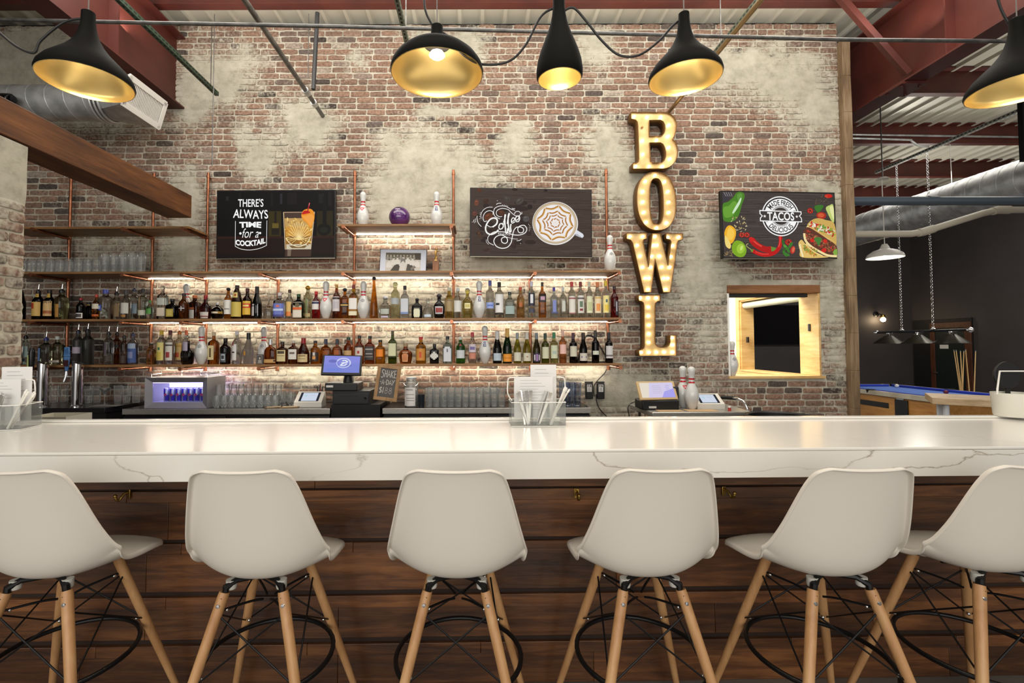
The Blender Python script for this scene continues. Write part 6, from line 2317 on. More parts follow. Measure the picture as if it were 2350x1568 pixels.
def superell(cx, cy, rx, ry, n=48, p=2.35, lean=0.0):
    out = []
    for k in range(n):
        a = 2 * pi * k / n
        x = abs(cos(a)) ** (2 / p) * (1 if cos(a) > 0 else -1) * rx
        y = abs(sin(a)) ** (2 / p) * (1 if sin(a) > 0 else -1) * ry
        out.append((cx + x + lean * y, cy + y))
    return out


B_OUT = [(148, 90), (540, 92), (585, 98), (630, 118), (668, 152), (690, 200), (697, 250), (690, 318), (672, 372), (650, 412), (682, 446), (702, 500), (711, 560), (706, 615), (688, 668), (655, 714), (610, 748), (575, 762), (540, 768), (172, 770), (172, 700), (212, 698), (236, 685), (245, 650), (240, 450), (232, 250), (226, 208), (206, 182), (150, 170)]
B_H1 = [(366, 186), (500, 184), (535, 202), (555, 240), (560, 285), (550, 335), (528, 364), (498, 376), (370, 377)]
B_H2 = [(372, 455), (500, 455), (532, 472), (555, 515), (568, 570), (566, 625), (548, 668), (518, 692), (480, 698), (402, 697), (384, 672)]
letter('B', 'lit gold letter B with one dead bulb, topmost of the upright sign', [B_OUT, B_H1, B_H2],
       [(185, 143), (340, 150), (505, 150), (600, 245), (593, 380), (455, 428), (285, 432), (600, 515), (615, 650), (290, 595), (205, 742), (365, 742), (525, 742), (280, 272)], (1420, 240), 5.226, [(280, 272)])
letter('O', 'lit gold letter O under the letter B', [superell(454, 1158, 234, 349, lean=.045), superell(455, 1160, 82, 276, 40, 2.8, .03)],
       [(435, 850), (320, 920), (550, 925), (290, 1043), (590, 1043), (290, 1168), (600, 1170), (300, 1293), (600, 1295), (330, 1412), (575, 1418), (455, 1480)], (1420, 240), 5.226)
letter('W', 'lit gold letter W between O and L', [[(92, 75), (327, 75), (327, 140), (290, 150), (285, 180), (350, 468), (394, 80), (487, 80), (577, 450), (610, 178), (600, 155), (553, 140), (553, 80), (745, 82), (745, 148), (695, 162), (682, 195), (602, 764), (517, 764), (425, 372), (378, 764), (295, 764), (165, 195), (140, 155), (92, 142)]],
       [(130, 115), (280, 115), (422, 115), (570, 125), (698, 122), (215, 218), (405, 218), (445, 218), (627, 222), (248, 343), (385, 345), (475, 343), (607, 350), (278, 472), (373, 472), (500, 470), (594, 472), (308, 600), (352, 600), (525, 600), (570, 600), (343, 730), (550, 730)], (1420, 520), 5.06)
letter('L', 'lit gold letter L, lowest of the upright sign', [[(232, 798), (482, 798), (484, 862), (448, 870), (428, 890), (424, 930), (422, 1330), (430, 1368), (452, 1394), (490, 1406), (520, 1408), (560, 1398), (586, 1378), (597, 1345), (600, 1265), (668, 1265), (672, 1502), (240, 1503), (236, 1440), (272, 1432), (294, 1415), (300, 1385), (296, 920), (288, 886), (270, 870), (235, 862)]],
       [(250, 830), (345, 830), (438, 830), (345, 935), (347, 1038), (352, 1145), (352, 1247), (350, 1347), (262, 1463), (352, 1462), (438, 1460), (530, 1460), (628, 1460), (628, 1376), (622, 1293)], (1420, 520), 5.06)

# ------------------------------------------------------------------ back bar
BZ = 0.88
fr = atZ(600, 938.5, BZ)
BF = fr.y
BLKST = M('black_worktop', (26, 25, 26), 0.22)
COOLK = M('cooler_black', (22, 22, 23), .35)


def cooler(label, xa, xb, nd):
    t = thing('bottle_cooler', label, 'cooler', ((xa + xb) / 2, BF, 0))
    h = (xb - xa) / 2
    MB().box(-h + .01, h - .01, .03, WY - BF - .05, .06, BZ - .055).build('body', COOLK, t, smooth=False)
    MB().box(-h, h, .0, .012, BZ - .052, BZ).build('steel_edge', STEEL, t, bevel=.003)
    MB().box(-h, h, .0125, WY - BF - .03, BZ - .052, BZ).build('top', BLKST, t, bevel=.002)
    for k in range(nd):
        c = -h + (k + .5) * 2 * h / nd
        d = MB().box(c - h / nd + .006, c + h / nd - .006, .004, .03, .1, BZ - .075).build('door', COOLK, t, bevel=.004)
        MB().tube([(c + .22 * (-1) ** k, -.002, BZ - .12), (c + .22 * (-1) ** k, -.03, BZ - .13), (c + .22 * (-1) ** k, -.03, BZ - .32), (c + .22 * (-1) ** k, -.002, BZ - .33)], .007, 8).build('handle', CHROME, d)
        MB().tube([(c - .1, .004, BZ - .112), (c - .1, -.012, BZ - .112)], .011, 12).build('lock', CHROME, d)
    MB().box(-h + .02, h - .02, .05, .6, 0, .06).build('plinth', BLACK, t, smooth=False)
    return t


cx0, cx1 = atZ(288, 938, BZ).x, atZ(757, 938, BZ).x
cx2, cx3 = atZ(877, 938, BZ).x, atZ(1356, 936, BZ).x
cooler('black bottle cooler with steel edge carrying the purple can fridge', cx0, cx1, 2)
cooler('black bottle cooler with steel edge carrying the row of pint glasses', cx2, cx3, 2)
lx1 = atZ(262, 933, BZ + .02).x
t = thing('drinks_station', 'black counter carrying the chrome beer towers', 'counter', ((-4.9 + lx1) / 2, BF - .06, 0))
h = (lx1 + 4.9) / 2
MB().box(-h, h, 0, WY - BF + .04, BZ - .03, BZ + .02).build('worktop', BLKST, t, bevel=.003)
MB().box(-h + .01, h - .01, .03, WY - BF + .03, .02, BZ - .031).build('body', COOLK, t, smooth=False)

# beer towers
def tower(label, px, hand):
    p = atY(px, 931, BF + .05)
    t = thing('beer_tower', label, 'beer tap', (p.x, BF + .05, BZ + .0205))
    top = atY(px, 830, BF + .05).z - BZ - .0205
    b = MB().lathe([(0, 0), (.052, 0), (.052, .012), (.046, .018), (.046, top - .03)], 28)
    b.build('column', CHROME, t, ang=25)
    b = MB()
    n = 28
    lo = [(.046 * cos(2 * pi * k / n), .046 * sin(2 * pi * k / n), top - .03) for k in range(n)]
    hi = [(.046 * cos(2 * pi * k / n), .046 * sin(2 * pi * k / n), top - .012 - .018 * cos(2 * pi * k / n)) for k in range(n)]
    b.add(lo + hi, [(k, (k + 1) % n, n + (k + 1) % n, n + k) for k in range(n)] + [tuple(n + k for k in range(n))])
    b.build('slanted_cap', CHROME, t, ang=25)
    f = MB()
    z = top - .145
    f.tube([(-.04, -.02, z), (-.085, -.03, z)], .009, 10)
    f.build('shank', CHROME, t)
    f = MB().tube([(-.085, -.03, z + .055), (-.086, -.03, z + .02), (-.088, -.035, z - .01), (-.092, -.05, z - .05)], [.010, .015, .012, .009], 12)
    fo = f.build('faucet', CHROME, t)
    if hand == 'blue':
        b = MB()
        b.hexa([(-.098, -.036, z + .055), (-.070, -.036, z + .055), (-.070, -.022, z + .055), (-.098, -.022, z + .055)], [(-.116, -.038, z + .19), (-.054, -.038, z + .19), (-.054, -.020, z + .19), (-.116, -.020, z + .19)])
        b.hexa([(-.116, -.038, z + .1905), (-.054, -.038, z + .1905), (-.054, -.020, z + .1905), (-.116, -.020, z + .1905)], [(-.108, -.036, z + .285), (-.060, -.036, z + .285), (-.060, -.022, z + .285), (-.108, -.022, z + .285)])
        b.build('tap_handle', noisy('blue_handle', (52, 92, 150), (96, 140, 190), 20, .35), t, bevel=.006)
        MB().box(-.106, -.062, -.041, -.0385, z + .10, z + .16).build('handle_badge', M('dark_red_badge', (60, 24, 30), .4), t)
    else:
        b = MB().tube([(-.086, -.03, z + .055), (-.086, -.03, z + .10), (-.086, -.03, z + .22), (-.084, -.03, z + .275)], [.012, .020, .026, .016], 14)
        b.build('tap_handle', M('black_handle', (22, 22, 22), .3), t)
        MB().box(-.112, -.100, -.05, -.03, z + .06, z + .21).build('handle_badge', M('pale_green_badge', (176, 190, 120), .4), t)


tower('chrome beer tower with black tap handle beside the menu caddy', 97, 'black')
tower('chrome beer tower with blue tap handle', 177, 'blue')

# ------------------------------------------------------------------ glassware
def pint(name, label, group, h=.15, r0=.030, r1=.044, inv=False, mat=GLASS):
    t = thing(name, label, 'glass', (0, 0, 0), 0, group)
    prof = [(0, .004), (r0 * .9, .004), (r0, .0), (r0 + .001, .012), (r1, h), (r1 - .0025, h + .001)]
    if inv:
        prof = [(r, h - z) for r, z in prof][::-1]
    MB().lathe(prof, 20).build('tumbler', mat, t, ang=50)
    return t


def stem(name, label, group, h=.105, r=.042):
    t = thing(name, label, 'glass', (0, 0, 0), 0, group)
    MB().lathe([(0, .004), (.022, .001), (.034, .018), (r, .05), (r * .97, .075), (r * .8, h), (r * .77, h)], 20).build('bowl', GLASS, t, ang=60)
    return t


def row(proto, pts):
    for i, p in enumerate(pts):
        if i == 0 and 'used' not in proto:
            proto.location = p
            proto['used'] = 1
        else:
            dup(proto, p)


g = pint('pint_glass', 'clear upturned pint glass in the lower row on the dark end of the glasses shelf', 'pint glasses on the long shelf', .142, .031, .043, True)
row(g, [Vector((xat(72 + 21.2 * k, 620, 4.80), 4.80, ZB)) for k in range(8)] + [Vector((xat(62 + 20.4 * k, 620, 4.93), 4.93, ZB)) for k in range(8)])
g = pint('beer_glass', 'clear taller beer glass in the group beside the second copper upright', 'tall beer glasses on the long shelf', .192, .033, .043)
row(g, [Vector((xat(242 + 20.6 * k, 620, 4.80), 4.80, ZB)) for k in range(5)] + [Vector((xat(236 + 20 * k, 620, 4.93), 4.93, ZB)) for k in range(5)])
g = stem('snifter_glass', 'round clear snifter glass nearest the brick pillar on the glasses shelf', None, .13, .062)
row(g, [Vector((xat(46, 622, 4.80), 4.80, ZB))])

GZ = BZ
g = pint('pint_glass', 'clear pint glass in the two-deep row on the cooler below the wine bottles', 'pint glasses on the cooler', .178, .032, .0395)
row(g, [Vector((xat(985 + 16.6 * k, 930, BF + .13), BF + .13, GZ)) for k in range(11)] + [Vector((xat(990 + 15.8 * k, 920, BF + .24), BF + .24, GZ)) for k in range(10)])
g = stem('stemless_glass', 'clear stemless wine glass in the crowd beside the can fridge', 'stemless wine glasses on the cooler', .112, .0345)
pts = []
for j, (dy, z, n, x0) in enumerate(((.13, 0, 9, 497), (.215, 0, 9, 500), (.30, 0, 8, 505))):
    Y = BF + dy
    for k in range(n):
        px = x0 + 16.7 * k
        pts.append(Vector((xat(px, 925, Y), Y, GZ + z)))
row(g, pts)
g = pint('shot_tumbler', 'small clear tumbler stacked on top of the stemless wine glasses', 'tumblers stacked over the wine glasses', .10, .026, .034, True)
row(g, [Vector((xat(503 + 17 * k, 890, BF + .215), BF + .215, GZ + .113)) for k in range(9)])
g = stem('goblet_glass', 'larger clear goblet at the end of the glass crowd beside the folders', 'goblets beside the folders', .135, .046)
row(g, [Vector((xat(648 + 21 * k, 915, BF + .27), BF + .27, GZ)) for k in range(2)] + [Vector((xat(638 + 21 * k, 915, BF + .37), BF + .37, GZ)) for k in range(2)])
g = pint('highball_glass', 'clear highball glass in the dark corner behind the beer towers', 'highball glasses in the dark corner', .17, .030, .038)
row(g, [Vector((xat(px, 925, BF + dy), BF + dy, BZ + .0205)) for px, dy in ((124, .38), (146, .40), (203, .34), (222, .36), (270, .40), (290, .34), (312, .34))])
t = thing('martini_glass', 'clear martini glass standing in front of the dark corner glasses', 'glass', (xat(240, 928, BF + .2), BF + .2, BZ + .0205))
MB().lathe([(0, .002), (.034, .0), (.034, .002), (.006, .007), (.004, .02), (.004, .09), (.010, .10), (.052, .165), (.051, .165), (.008, .103), (0, .10)], 20).build('glass', GLASS, t)
t = thing('drip_mat', 'thin grey bar mat on the black counter under the martini glass', 'mat', (xat(243, 931, BF + .09), BF + .09, BZ + .0205))
MB().box(-.13, .13, -.05, .05, 0, .004).build('mat', M('grey_mat', (110, 106, 102), .6), t)

# ------------------------------------------------------------------ small fridge of cans
FY = BF + .07
xa, xb = xat(332, 900, FY), xat(475, 900, FY)
zt_ = atY(400, 867, FY).z
fw, fh = xb - xa, zt_ - BZ
FRM = noisy('silver_fridge_shell', (136, 134, 138), (150, 148, 152), 4, .45, .4)
t = thing('can_fridge', 'small silver counter fridge glowing violet, full of cans', 'fridge', ((xa + xb) / 2, FY, BZ))
h = fw / 2
for (x0, x1, z0, z1) in ((-h, -h + .03, .0, fh), (h - .03, h, 0, fh), (-h + .03, h - .03, fh - .02, fh), (-h + .03, h - .03, .02, .045)):
    MB().box(x0, x1, .03, .34, z0, z1).build('shell', FRM, t, smooth=False)
MB().box(-h + .03, h - .03, .325, .34, .045, fh - .02).build('back_wall', emis('fridge_back_light', (196, 182, 255), 4.5), t, smooth=False)
b = MB()
fo, fi = .0, .058
o_ = [(-h, fo), (h, fo), (h, fh), (-h, fh)]
i_ = [(-h + fi, .05), (h - fi, .05), (h - fi, fh - .05), (-h + fi, fh - .05)]
b.add([(x, 0, z) for x, z in o_] + [(x, .03, z) for x, z in i_] + [(x, .0295, z) for x, z in o_], [(0, 1, 5, 4), (1, 2, 6, 5), (2, 3, 7, 6), (3, 0, 4, 7), (0, 8, 9, 1), (1, 9, 10, 2), (2, 10, 11, 3), (3, 11, 8, 0)])
b.build('door_frame', FRM, t, smooth=False)
MB().box(-h + fi, h - fi, .031, .034, .05, fh - .05).build('door_glass', PANE, t, smooth=False)
MB().box(-h + .05, h - .05, .035, .048, fh - .052, fh - .046).build('fridge_light', emis('fridge_light', (176, 156, 255), 30), t, smooth=False)
MB().box(-h + .03, h - .03, .05, .32, .0465, .052).build('wire_shelf', M('white_wire', (220, 216, 236), .4), t, smooth=False)
b = MB()
zr = fh + .028
b.tube([(-h + .03, .05, fh), (-h + .03, .05, zr), (-h + .03, .30, zr), (h - .03, .30, zr), (h - .03, .05, zr), (h - .03, .05, fh)], .004, 6)
b.build('top_rail', CHROME, t)
CANW, CANB, CANR = M('can_silver', (196, 198, 210), .3, .6), M('can_blue', (46, 40, 150), .35, .3), M('can_red', (206, 60, 70), .4)


def can(label):
    t = thing('drink_can', label, 'can', (0, 0, 0), 0, 'cans in the violet fridge')
    R, H_ = .0265, .134
    b = MB()
    n = 20
    rows = [(R * .86, 0), (R, .006), (R, .128), (R * .84, H_), (0, H_ - .002)]
    MB().lathe([(0, 0)] + rows, n).build('can_body', CANW, t)
    a = new_art()
    rf = lambda z, an: (R * sin(an), -R * cos(an))
    patch(rf, .070, .126, -70, 2, (58, 44, 170), a)
    patch(rf, .010, .066, -2, 70, (58, 44, 170), a)
    patch(rf, .056, .080, -26, 26, (206, 70, 110), a, 8, 2, .0012)
    ink_mesh('can_print', a, t)
    return t


cp = can('slim silver and blue can behind the glass of the violet fridge')
row(cp, [Vector(((xa + xb) / 2 - h + .150 + .059 * k, FY + .10, BZ + .0525)) for k in range(7)] + [Vector(((xa + xb) / 2 - h + .150 + .059 * k, FY + .17, BZ + .0525)) for k in range(7)])

# ------------------------------------------------------------------ till, card readers, chalkboard, jar
def screen_on(parent, w, h, paint, loc, tilt, name='screen', mat=GLOW):
    a = Art((0, 0, 100, 100), w, h)
    paint(a)
    return a.build(name, mat, parent, loc, (tilt, 0, 0))


TY = BF + .06
c = atY(785, 838, TY)
zst = atY(800, 890, TY).z
st_z = atY(800, 964, BF + .02).z
xa, xb = xat(757, 930, BF + .02) + .012, xat(872, 930, BF + .02)
t = thing('till_cabinet', 'black stand between the two coolers under the till', 'cabinet', ((xa + xb) / 2, BF + .02, 0))
hw = (xb - xa) / 2
zdr = atY(800, 896, BF + .04).z
MB().box(-hw, hw, .0, WY - BF - .05, 0, zdr - .135).build('body', COOLK, t, smooth=False)
t = thing('cash_drawer', 'black cash drawer with key lock under the till screen', 'cash drawer', ((xa + xb) / 2, BF + .03, zdr - .1345))
MB().box(-hw + .01, hw - .10, .0, .42, 0, .13).build('case', BLACK, t, bevel=.003)
MB().box(-hw + .02, hw - .11, -.008, 0, .012, .105).build('drawer_front', M('drawer_black', (30, 30, 31), .4), t, bevel=.002)
MB().tube([(hw * .4, -.008, .062), (hw * .4, -.016, .062)], .012, 14).build('key_lock', CHROME, t)
MB().box(-hw * .7, hw * .1, -.0095, -.008, .078, .082).build('cheque_slot', M('slot_black', (6, 6, 6), .6), t, smooth=False)
t = thing('till_screen', 'black touchscreen till showing a white swirl emblem on violet blue', 'till', (c.x + .02, TY, zdr - .0035))
hb = c.z - zdr
MB().box(-.17, .14, -.05, .2, 0, .075).build('base', BLACK, t, bevel=.008)
MB().box(-.155, -.09, -.052, -.0505, .034, .054).build('base_badge', M('badge_white', (200, 198, 196), .5), t, smooth=False)
MB().tube([(.02, .08, .07), (.02, .09, hb - .05), (.0, .05, hb)], [.055, .035, .03], 16).build('neck', BLACK, t)
R = Matrix.Rotation(radians(-14), 3, 'X') @ Matrix.Rotation(radians(0), 3, 'Y')
mz = hb
mo = bpy.data.objects.new('monitor', None)
b = MB()
b.obox((0, 0, 0), (.375, .03, .205))
m = b.build('monitor', BLACK, t, bevel=.006, loc=(-.02, 0, mz))
m.rotation_euler = (radians(-22), radians(1.5), radians(7))


def till(a):
    a.rect(0, 0, 100, 100, (124, 134, 214))
    a.poly([(0, 0), (100, 0), (100, 40), (0, 55)], (134, 138, 220))
    a.ell(24, 32, 12, 10, (106, 112, 190))
    a.ell(70, 56, 9, 7, (110, 118, 196))
    a.ell(30, 84, 22, 7, (112, 132, 216))
    for w, a0, a1 in ((4.2, 3.6, 6.6), (3, .2, 2.4), (1.6, 2.4, 3.6)):
        a.ring(54, 42, 19 - w / 2, 19 + w / 2, (206, 212, 244), a0, a1, ry=1.5)
    a.line([(46, 58), (54, 44), (64, 36), (58, 26), (50, 28)], 6, (226, 230, 248))
    a.line([(46, 58), (56, 58), (64, 46)], 6, (216, 220, 246))
    a.line([(48, 42), (56, 36)], 5, (206, 212, 244))


so = screen_on(m, .335, .168, till, (0, -.0155, .006), 0)

t = thing('pen_cup', 'dark cup of pens beside the till', 'cup', (xat(733, 905, BF + .3), BF + .3, BZ))
MB().lathe([(0, 0), (.034, 0), (.038, .12), (.036, .12), (.032, .006), (0, .006)], 18).build('cup', M('smoky_cup', (60, 52, 50), .2), t)
for k, (dx, dy, cc, hh) in enumerate(((-.018, 0, (30, 28, 30), .19), (-.006, .012, (90, 84, 84), .20), (.010, -.006, (110, 34, 40), .21), (.02, .010, (40, 30, 34), .18))):
    MB().tube([(dx * .6, dy * .6, .008), (dx * 1.3, dy, hh)], .0055, 8).build('pen', M('pen_%d' % k, cc, .4), t)


def reader(label, px, py, Y, s=1.0, z=BZ, rz=0.0):
    t = thing('card_reader', label, 'card reader', (xat(px, py, Y), Y, z), rz)
    w = .30 * s
    b = MB()
    b.add([(-w / 2, 0, 0), (w / 2, 0, 0), (w / 2, .15, 0), (-w / 2, .15, 0), (-w / 2, 0, .045), (w / 2, 0, .045), (w / 2 - .004, .12, .155 * s), (-w / 2 + .004, .12, .155 * s), (w / 2 - .004, .135, .15 * s), (-w / 2 + .004, .135, .15 * s)],
          [(0, 1, 5, 4), (4, 5, 6, 7), (7, 6, 8, 9), (9, 8, 2, 3), (3, 2, 1, 0), (0, 4, 7, 9, 3), (1, 2, 8, 6, 5)])
    b.build('stand', M('reader_white', (222, 218, 208), .35), t, smooth=False)
    L = sqrt(.12 ** 2 + (.155 * s - .045) ** 2)
    tilt = -math.atan2(.12, .155 * s - .045)

    def p(a):
        a.rect(0, 0, 100, 100, (24, 30, 44))
        a.rect(12, 4, 88, 96, (206, 216, 232))
        a.ell(30, 38, 8, 14, (186, 214, 226))
        a.rect(50, 30, 78, 36, (190, 200, 220))
    screen_on(t, w * .72, L * .80, p, (0, .06 - .001, (.155 * s + .045) / 2 + .0008), tilt)
    return t


reader('white card reader stand with lit tablet beside the till', 706, 930, BF + .12, .9)


def folder(label, px, py, Y, w, d, rz, mat, z=BZ):
    t = thing('menu_folder', label, 'folder', (xat(px, py, Y), Y, z), rz)
    MB().box(-w / 2, w / 2, -d / 2, d / 2, 0, .008).build('cover', mat, t, bevel=.002)
    MB().box(-w * .38, w * .40, -d * .32, d * .34, .0082, .0105).build('slip', M('kraft_slip', (176, 156, 124), .7), t, smooth=False)


KR = M('kraft_brown', (122, 96, 66), .7)
folder('brown bill folder with a pale slip beside the white card reader', 665, 930, BF + .085, .17, .11, .25, KR)
folder('brown bill folder farther back among the glasses', 628, 928, BF + .07, .16, .10, .45, M('kraft_dark', (96, 74, 50), .7))

t = thing('chalkboard_sign', 'small wood framed chalkboard reading SHAKE -A-DAY $188', 'sign', (0, 0, 0))
CY_ = BF + .012
tl, tr, br, bl = atY(869, 838, CY_ + .03), atY(921, 839, CY_ + .03), atY(911, 921, CY_), atY(855.5, 919, CY_)
cen = (tl + tr + br + bl) / 4
uy = ((tl - bl) + (tr - br)) / 2
ux = ((tr - tl) + (br - bl)) / 2
hh, ww = uy.length, ux.length
t.location = cen
rollz = math.atan2(-(uy.x), uy.z)
t.rotation_euler = (radians(-6), -rollz, 0)
OAK = wood('chalkboard_frame', (112, 82, 48), (146, 112, 72), (166, 132, 90), (7, 7, 2), .6, .06)
fwid = .033
for (x0, x1, z0, z1) in ((-ww / 2, ww / 2, hh / 2 - fwid, hh / 2), (-ww / 2, ww / 2, -hh / 2, -hh / 2 + fwid), (-ww / 2, -ww / 2 + fwid, -hh / 2 + fwid, hh / 2 - fwid), (ww / 2 - fwid, ww / 2, -hh / 2 + fwid, hh / 2 - fwid)):
    MB().box(x0, x1, -.008, .012, z0, z1).build('frame', OAK, t, bevel=.002)
a = Art((0, 0, 300, 480), ww - 2 * fwid, hh - 2 * fwid)
a.rect(0, 0, 300, 480, (70, 66, 62))
for k in range(30):
    r_ = random.Random(k)
    a.ell(r_.uniform(20, 280), r_.uniform(20, 460), r_.uniform(20, 70), r_.uniform(8, 20), (75, 71, 67), r_.uniform(-.5, .5), 10)
ch = (196, 192, 184)
S = lambda p, w=9, sm_=True: a.line(p, w, ch, smooth=sm_)
# S H A K E
S([(66, 40), (48, 26), (28, 44), (34, 72), (58, 96), (60, 136), (38, 158), (18, 146)])
S([(88, 30), (84, 150)], 9, False); S([(122, 28), (120, 148)], 9, False); S([(86, 92), (121, 88)], 8, False)
S([(136, 148), (160, 28), (182, 144)], 9, False); S([(144, 104), (176, 100)], 8, False)
S([(198, 26), (200, 146)], 9, False); S([(240, 24), (202, 88), (242, 150)], 9, False)
S([(256, 26), (258, 146)], 9, False); S([(256, 26), (292, 22)], 8, False); S([(257, 84), (286, 80)], 8, False); S([(258, 146), (294, 140)], 8, False)
# -A-DAY
S([(14, 232), (34, 230)], 8, False)
S([(44, 274), (66, 190), (88, 272)], 8, False); S([(52, 246), (82, 244)], 7, False)
S([(98, 232), (116, 230)], 8, False)
S([(132, 190), (132, 272)], 8, False); S([(132, 190), (166, 204), (172, 236), (156, 264), (132, 272)], 8)
S([(182, 272), (204, 188), (226, 270)], 8, False); S([(190, 246), (218, 244)], 7, False)
S([(234, 186), (254, 226)], 8, False); S([(280, 180), (252, 230), (240, 272)], 8, False)
# $188
S([(66, 330), (38, 326), (26, 352), (62, 374), (60, 402), (22, 408)], 9); S([(50, 310), (38, 424)], 7, False)
S([(96, 316), (88, 418)], 9, False)
for cx_8 in (150, 224):
    a.ring(cx_8, 342, 15, 21, (166, 162, 156), ry=1.2)
    a.ring(cx_8 - 2, 390, 20, 26, (166, 162, 156), ry=1.15)
a.build('board', INK, t, (0, -.002, 0))

t = thing('glass_jar', 'clear tip jar with wire bail and white paper label beside the chalkboard', 'jar', (xat(944, 920, BF + .14), BF + .14, BZ))
jr, jh = .066, atY(944, 866, BF + .14).z - BZ
MB().lathe([(0, .004), (jr * .94, 0), (jr, .01), (jr, jh * .74), (jr * .72, jh * .88), (jr * .72, jh * .93), (jr * .70, jh * .93), (jr * .70, jh * .88), (jr * .97, jh * .73), (jr * .97, .012), (0, .01)], 26).build('jar_body', GLASS, t)
MB().lathe([(jr * .76, jh * .925), (jr * .78, jh), (0, jh)], 24).build('lid', GALV, t)
MB().tube(spline([(-jr * .8, -.01, jh * .86), (-jr * 1.05, -.03, jh * .80), (-jr * .7, -.05, jh * .72), (0, -.06, jh * .70), (jr * .7, -.05, jh * .72), (jr * 1.05, -.03, jh * .80), (jr * .8, -.01, jh * .86)], 4), .0025, 6).build('bail', CHROME, t)
a = new_art()
rf = lambda z, an: (jr * sin(an), -jr * cos(an))
patch(rf, .012, jh * .66, -66, 42, (222, 218, 214), a)
for k, z in enumerate((.60, .57, .42, .30, .22)):
    patch(rf, jh * z, jh * (z + .015), -40, 20 if k < 2 else 30, (110, 106, 104), a, 6, 1, .0012)
ink_mesh('paper_label', a, t)
t = thing('dark_cup', 'small black cup between the jar and the pint glasses', 'cup', (xat(967, 928, BF + .10), BF + .10, BZ))
MB().lathe([(0, 0), (.030, 0), (.034, .12), (.031, .12), (.028, .005), (0, .005)], 18).build('cup', M('navy_black_cup', (26, 30, 36), .3), t)

# clear plastic cups and shaker behind the caddy
g = pint('plastic_cup_stack', 'tall clear plastic cup behind the menu caddy at the end of the cooler', 'clear plastic cups on the cooler', .225, .034, .044, mat=thin_glass('bluish_plastic', (214, 222, 236), 1.2, .06))
row(g, [Vector((xat(px, 925, BF + dy), BF + dy, BZ)) for px, dy in ((1303, .16), (1324, .16), (1293, .27), (1313, .27))])

# ------------------------------------------------------------------ adapters and flex on the wall
for px, lab in ((1352.5, 'black power adapter with white sticker on the wall, nearer the cups'), (1379, 'black power adapter with white sticker on the wall, nearer the cart')):
    p, q = atY(px, 879, WY - .04), atY(px, 916, WY - .04)
    t = thing('power_adapter', lab, 'adapter', (p.x, WY - .04, q.z))
    hh = p.z - q.z
    MB().box(-.039, .039, 0, .038, 0, hh).build('case', BLACK, t, bevel=.006)
    MB().box(-.043, .043, .01, .036, hh + .001, hh + .012).build('plug', BLACK, t, bevel=.002)
    a = Art((0, 0, 60, 90), .050, .078)
    a.rect(0, 0, 60, 90, (206, 206, 204))
    a.rect(8, 8, 24, 26, (90, 90, 92))
    a.rect(34, 8, 52, 30, (60, 60, 62))
    a.rect(14, 36, 46, 78, (176, 176, 176))
    a.build('sticker', INK, t, (0, -.0006, hh * .67))


def wire(label, pts, Y, r=.005):
    b = MB().tube(spline([atY(x, y, Y) for x, y in pts], 8), r, 7)
    tag(b.build('black_cable', FLEX), label, 'cable')


wire('thin black cable from the lowest shelf to the wall adapters', [(1394, 843), (1388, 856), (1372, 873), (1364, 885), (1363, 900), (1364, 910)], WY - .03)
wire('thin black cable from the wall adapters down behind the bar', [(1368, 905), (1369, 920), (1374, 935), (1384, 948), (1396, 962), (1400, 990)], WY - .025)
wire('black cable hanging behind the steel cart', [(1466, 920), (1448, 926), (1441, 938), (1444, 955), (1448, 985)], 4.75)

# ------------------------------------------------------------------ steel cart with second till
CZ = .90
A_, B2_, D2_ = atZ(1497, 946, CZ), atZ(1714, 942, CZ), atZ(1452, 927.5, CZ)
t = thing('steel_cart', 'stainless steel cart with black push handle in front of the brick', 'cart', (0, 0, 0))
C3 = Vector((B2_.x + .06, D2_.y, CZ))
B2_ = Vector((B2_.x, A_.y, CZ))
D2_ = Vector((min(D2_.x, A_.x), D2_.y, CZ))
D2_.x = A_.x - .02
dn_ = Vector((0, 0, -.045))
b = MB()
b.hexa([A_ + dn_, B2_ + dn_, C3 + dn_, D2_ + dn_], [A_, B2_, C3, D2_])
b.build('top_shelf', STEEL, t, bevel=.008)
for p in (A_ + V(.10, .06, 0), B2_ + V(-.12, .06, 0), C3 + V(-.14, -.06, 0), D2_ + V(.08, -.06, 0)):
    MB().tube([(p.x, p.y, .05), (p.x, p.y, CZ - .046)], .015, 12).build('leg', CHROME, t)
b = MB()
b.hexa([A_ + V(0, 0, -.62), B2_ + V(0, 0, -.62), C3 + V(0, 0, -.62), D2_ + V(0, 0, -.62)], [A_ + V(0, 0, -.59), B2_ + V(0, 0, -.59), C3 + V(0, 0, -.59), D2_ + V(0, 0, -.59)])
b.build('lower_shelf', STEEL, t, bevel=.004)
yh = A_.y + .10
hp = [atY(1716, 955, yh), atY(1715, 940, yh), atY(1708, 924, yh + .02), atY(1696, 916, yh + .06), atY(1688, 914, yh + .09), atY(1655, 912, yh + .2)]
MB().tube(spline(hp, 5), .011, 10).build('handle_tube', CHROME, t)
MB().tube([hp[4] + V(.01, 0, -.001), hp[5]], .0175, 12).build('handle_grip', BLACK, t, bevel=.004)

YT = A_.y + .17
c0, c1 = atY(1470, 930, YT), atY(1535, 930, YT)
t = thing('counter_till', 'tan framed tablet till on a black base on the steel cart', 'till', ((c0.x + c1.x) / 2 + .03, YT, CZ + .0005))
MB().box(-.16, .17, -.05, .15, 0, .085).build('base', BLACK, t, bevel=.01)
MB().box(-.10, -.035, -.0525, -.0505, .016, .034).build('base_badge', MATS['badge_white'], t, smooth=False)
m = MB().obox((0, 0, 0), (.36, .022, .175)).build('tablet', M('tan_bezel', (196, 168, 122), .4), t, bevel=.006, loc=(-.01, -.0, .165))
m.rotation_euler = (radians(-26), radians(0), radians(8))


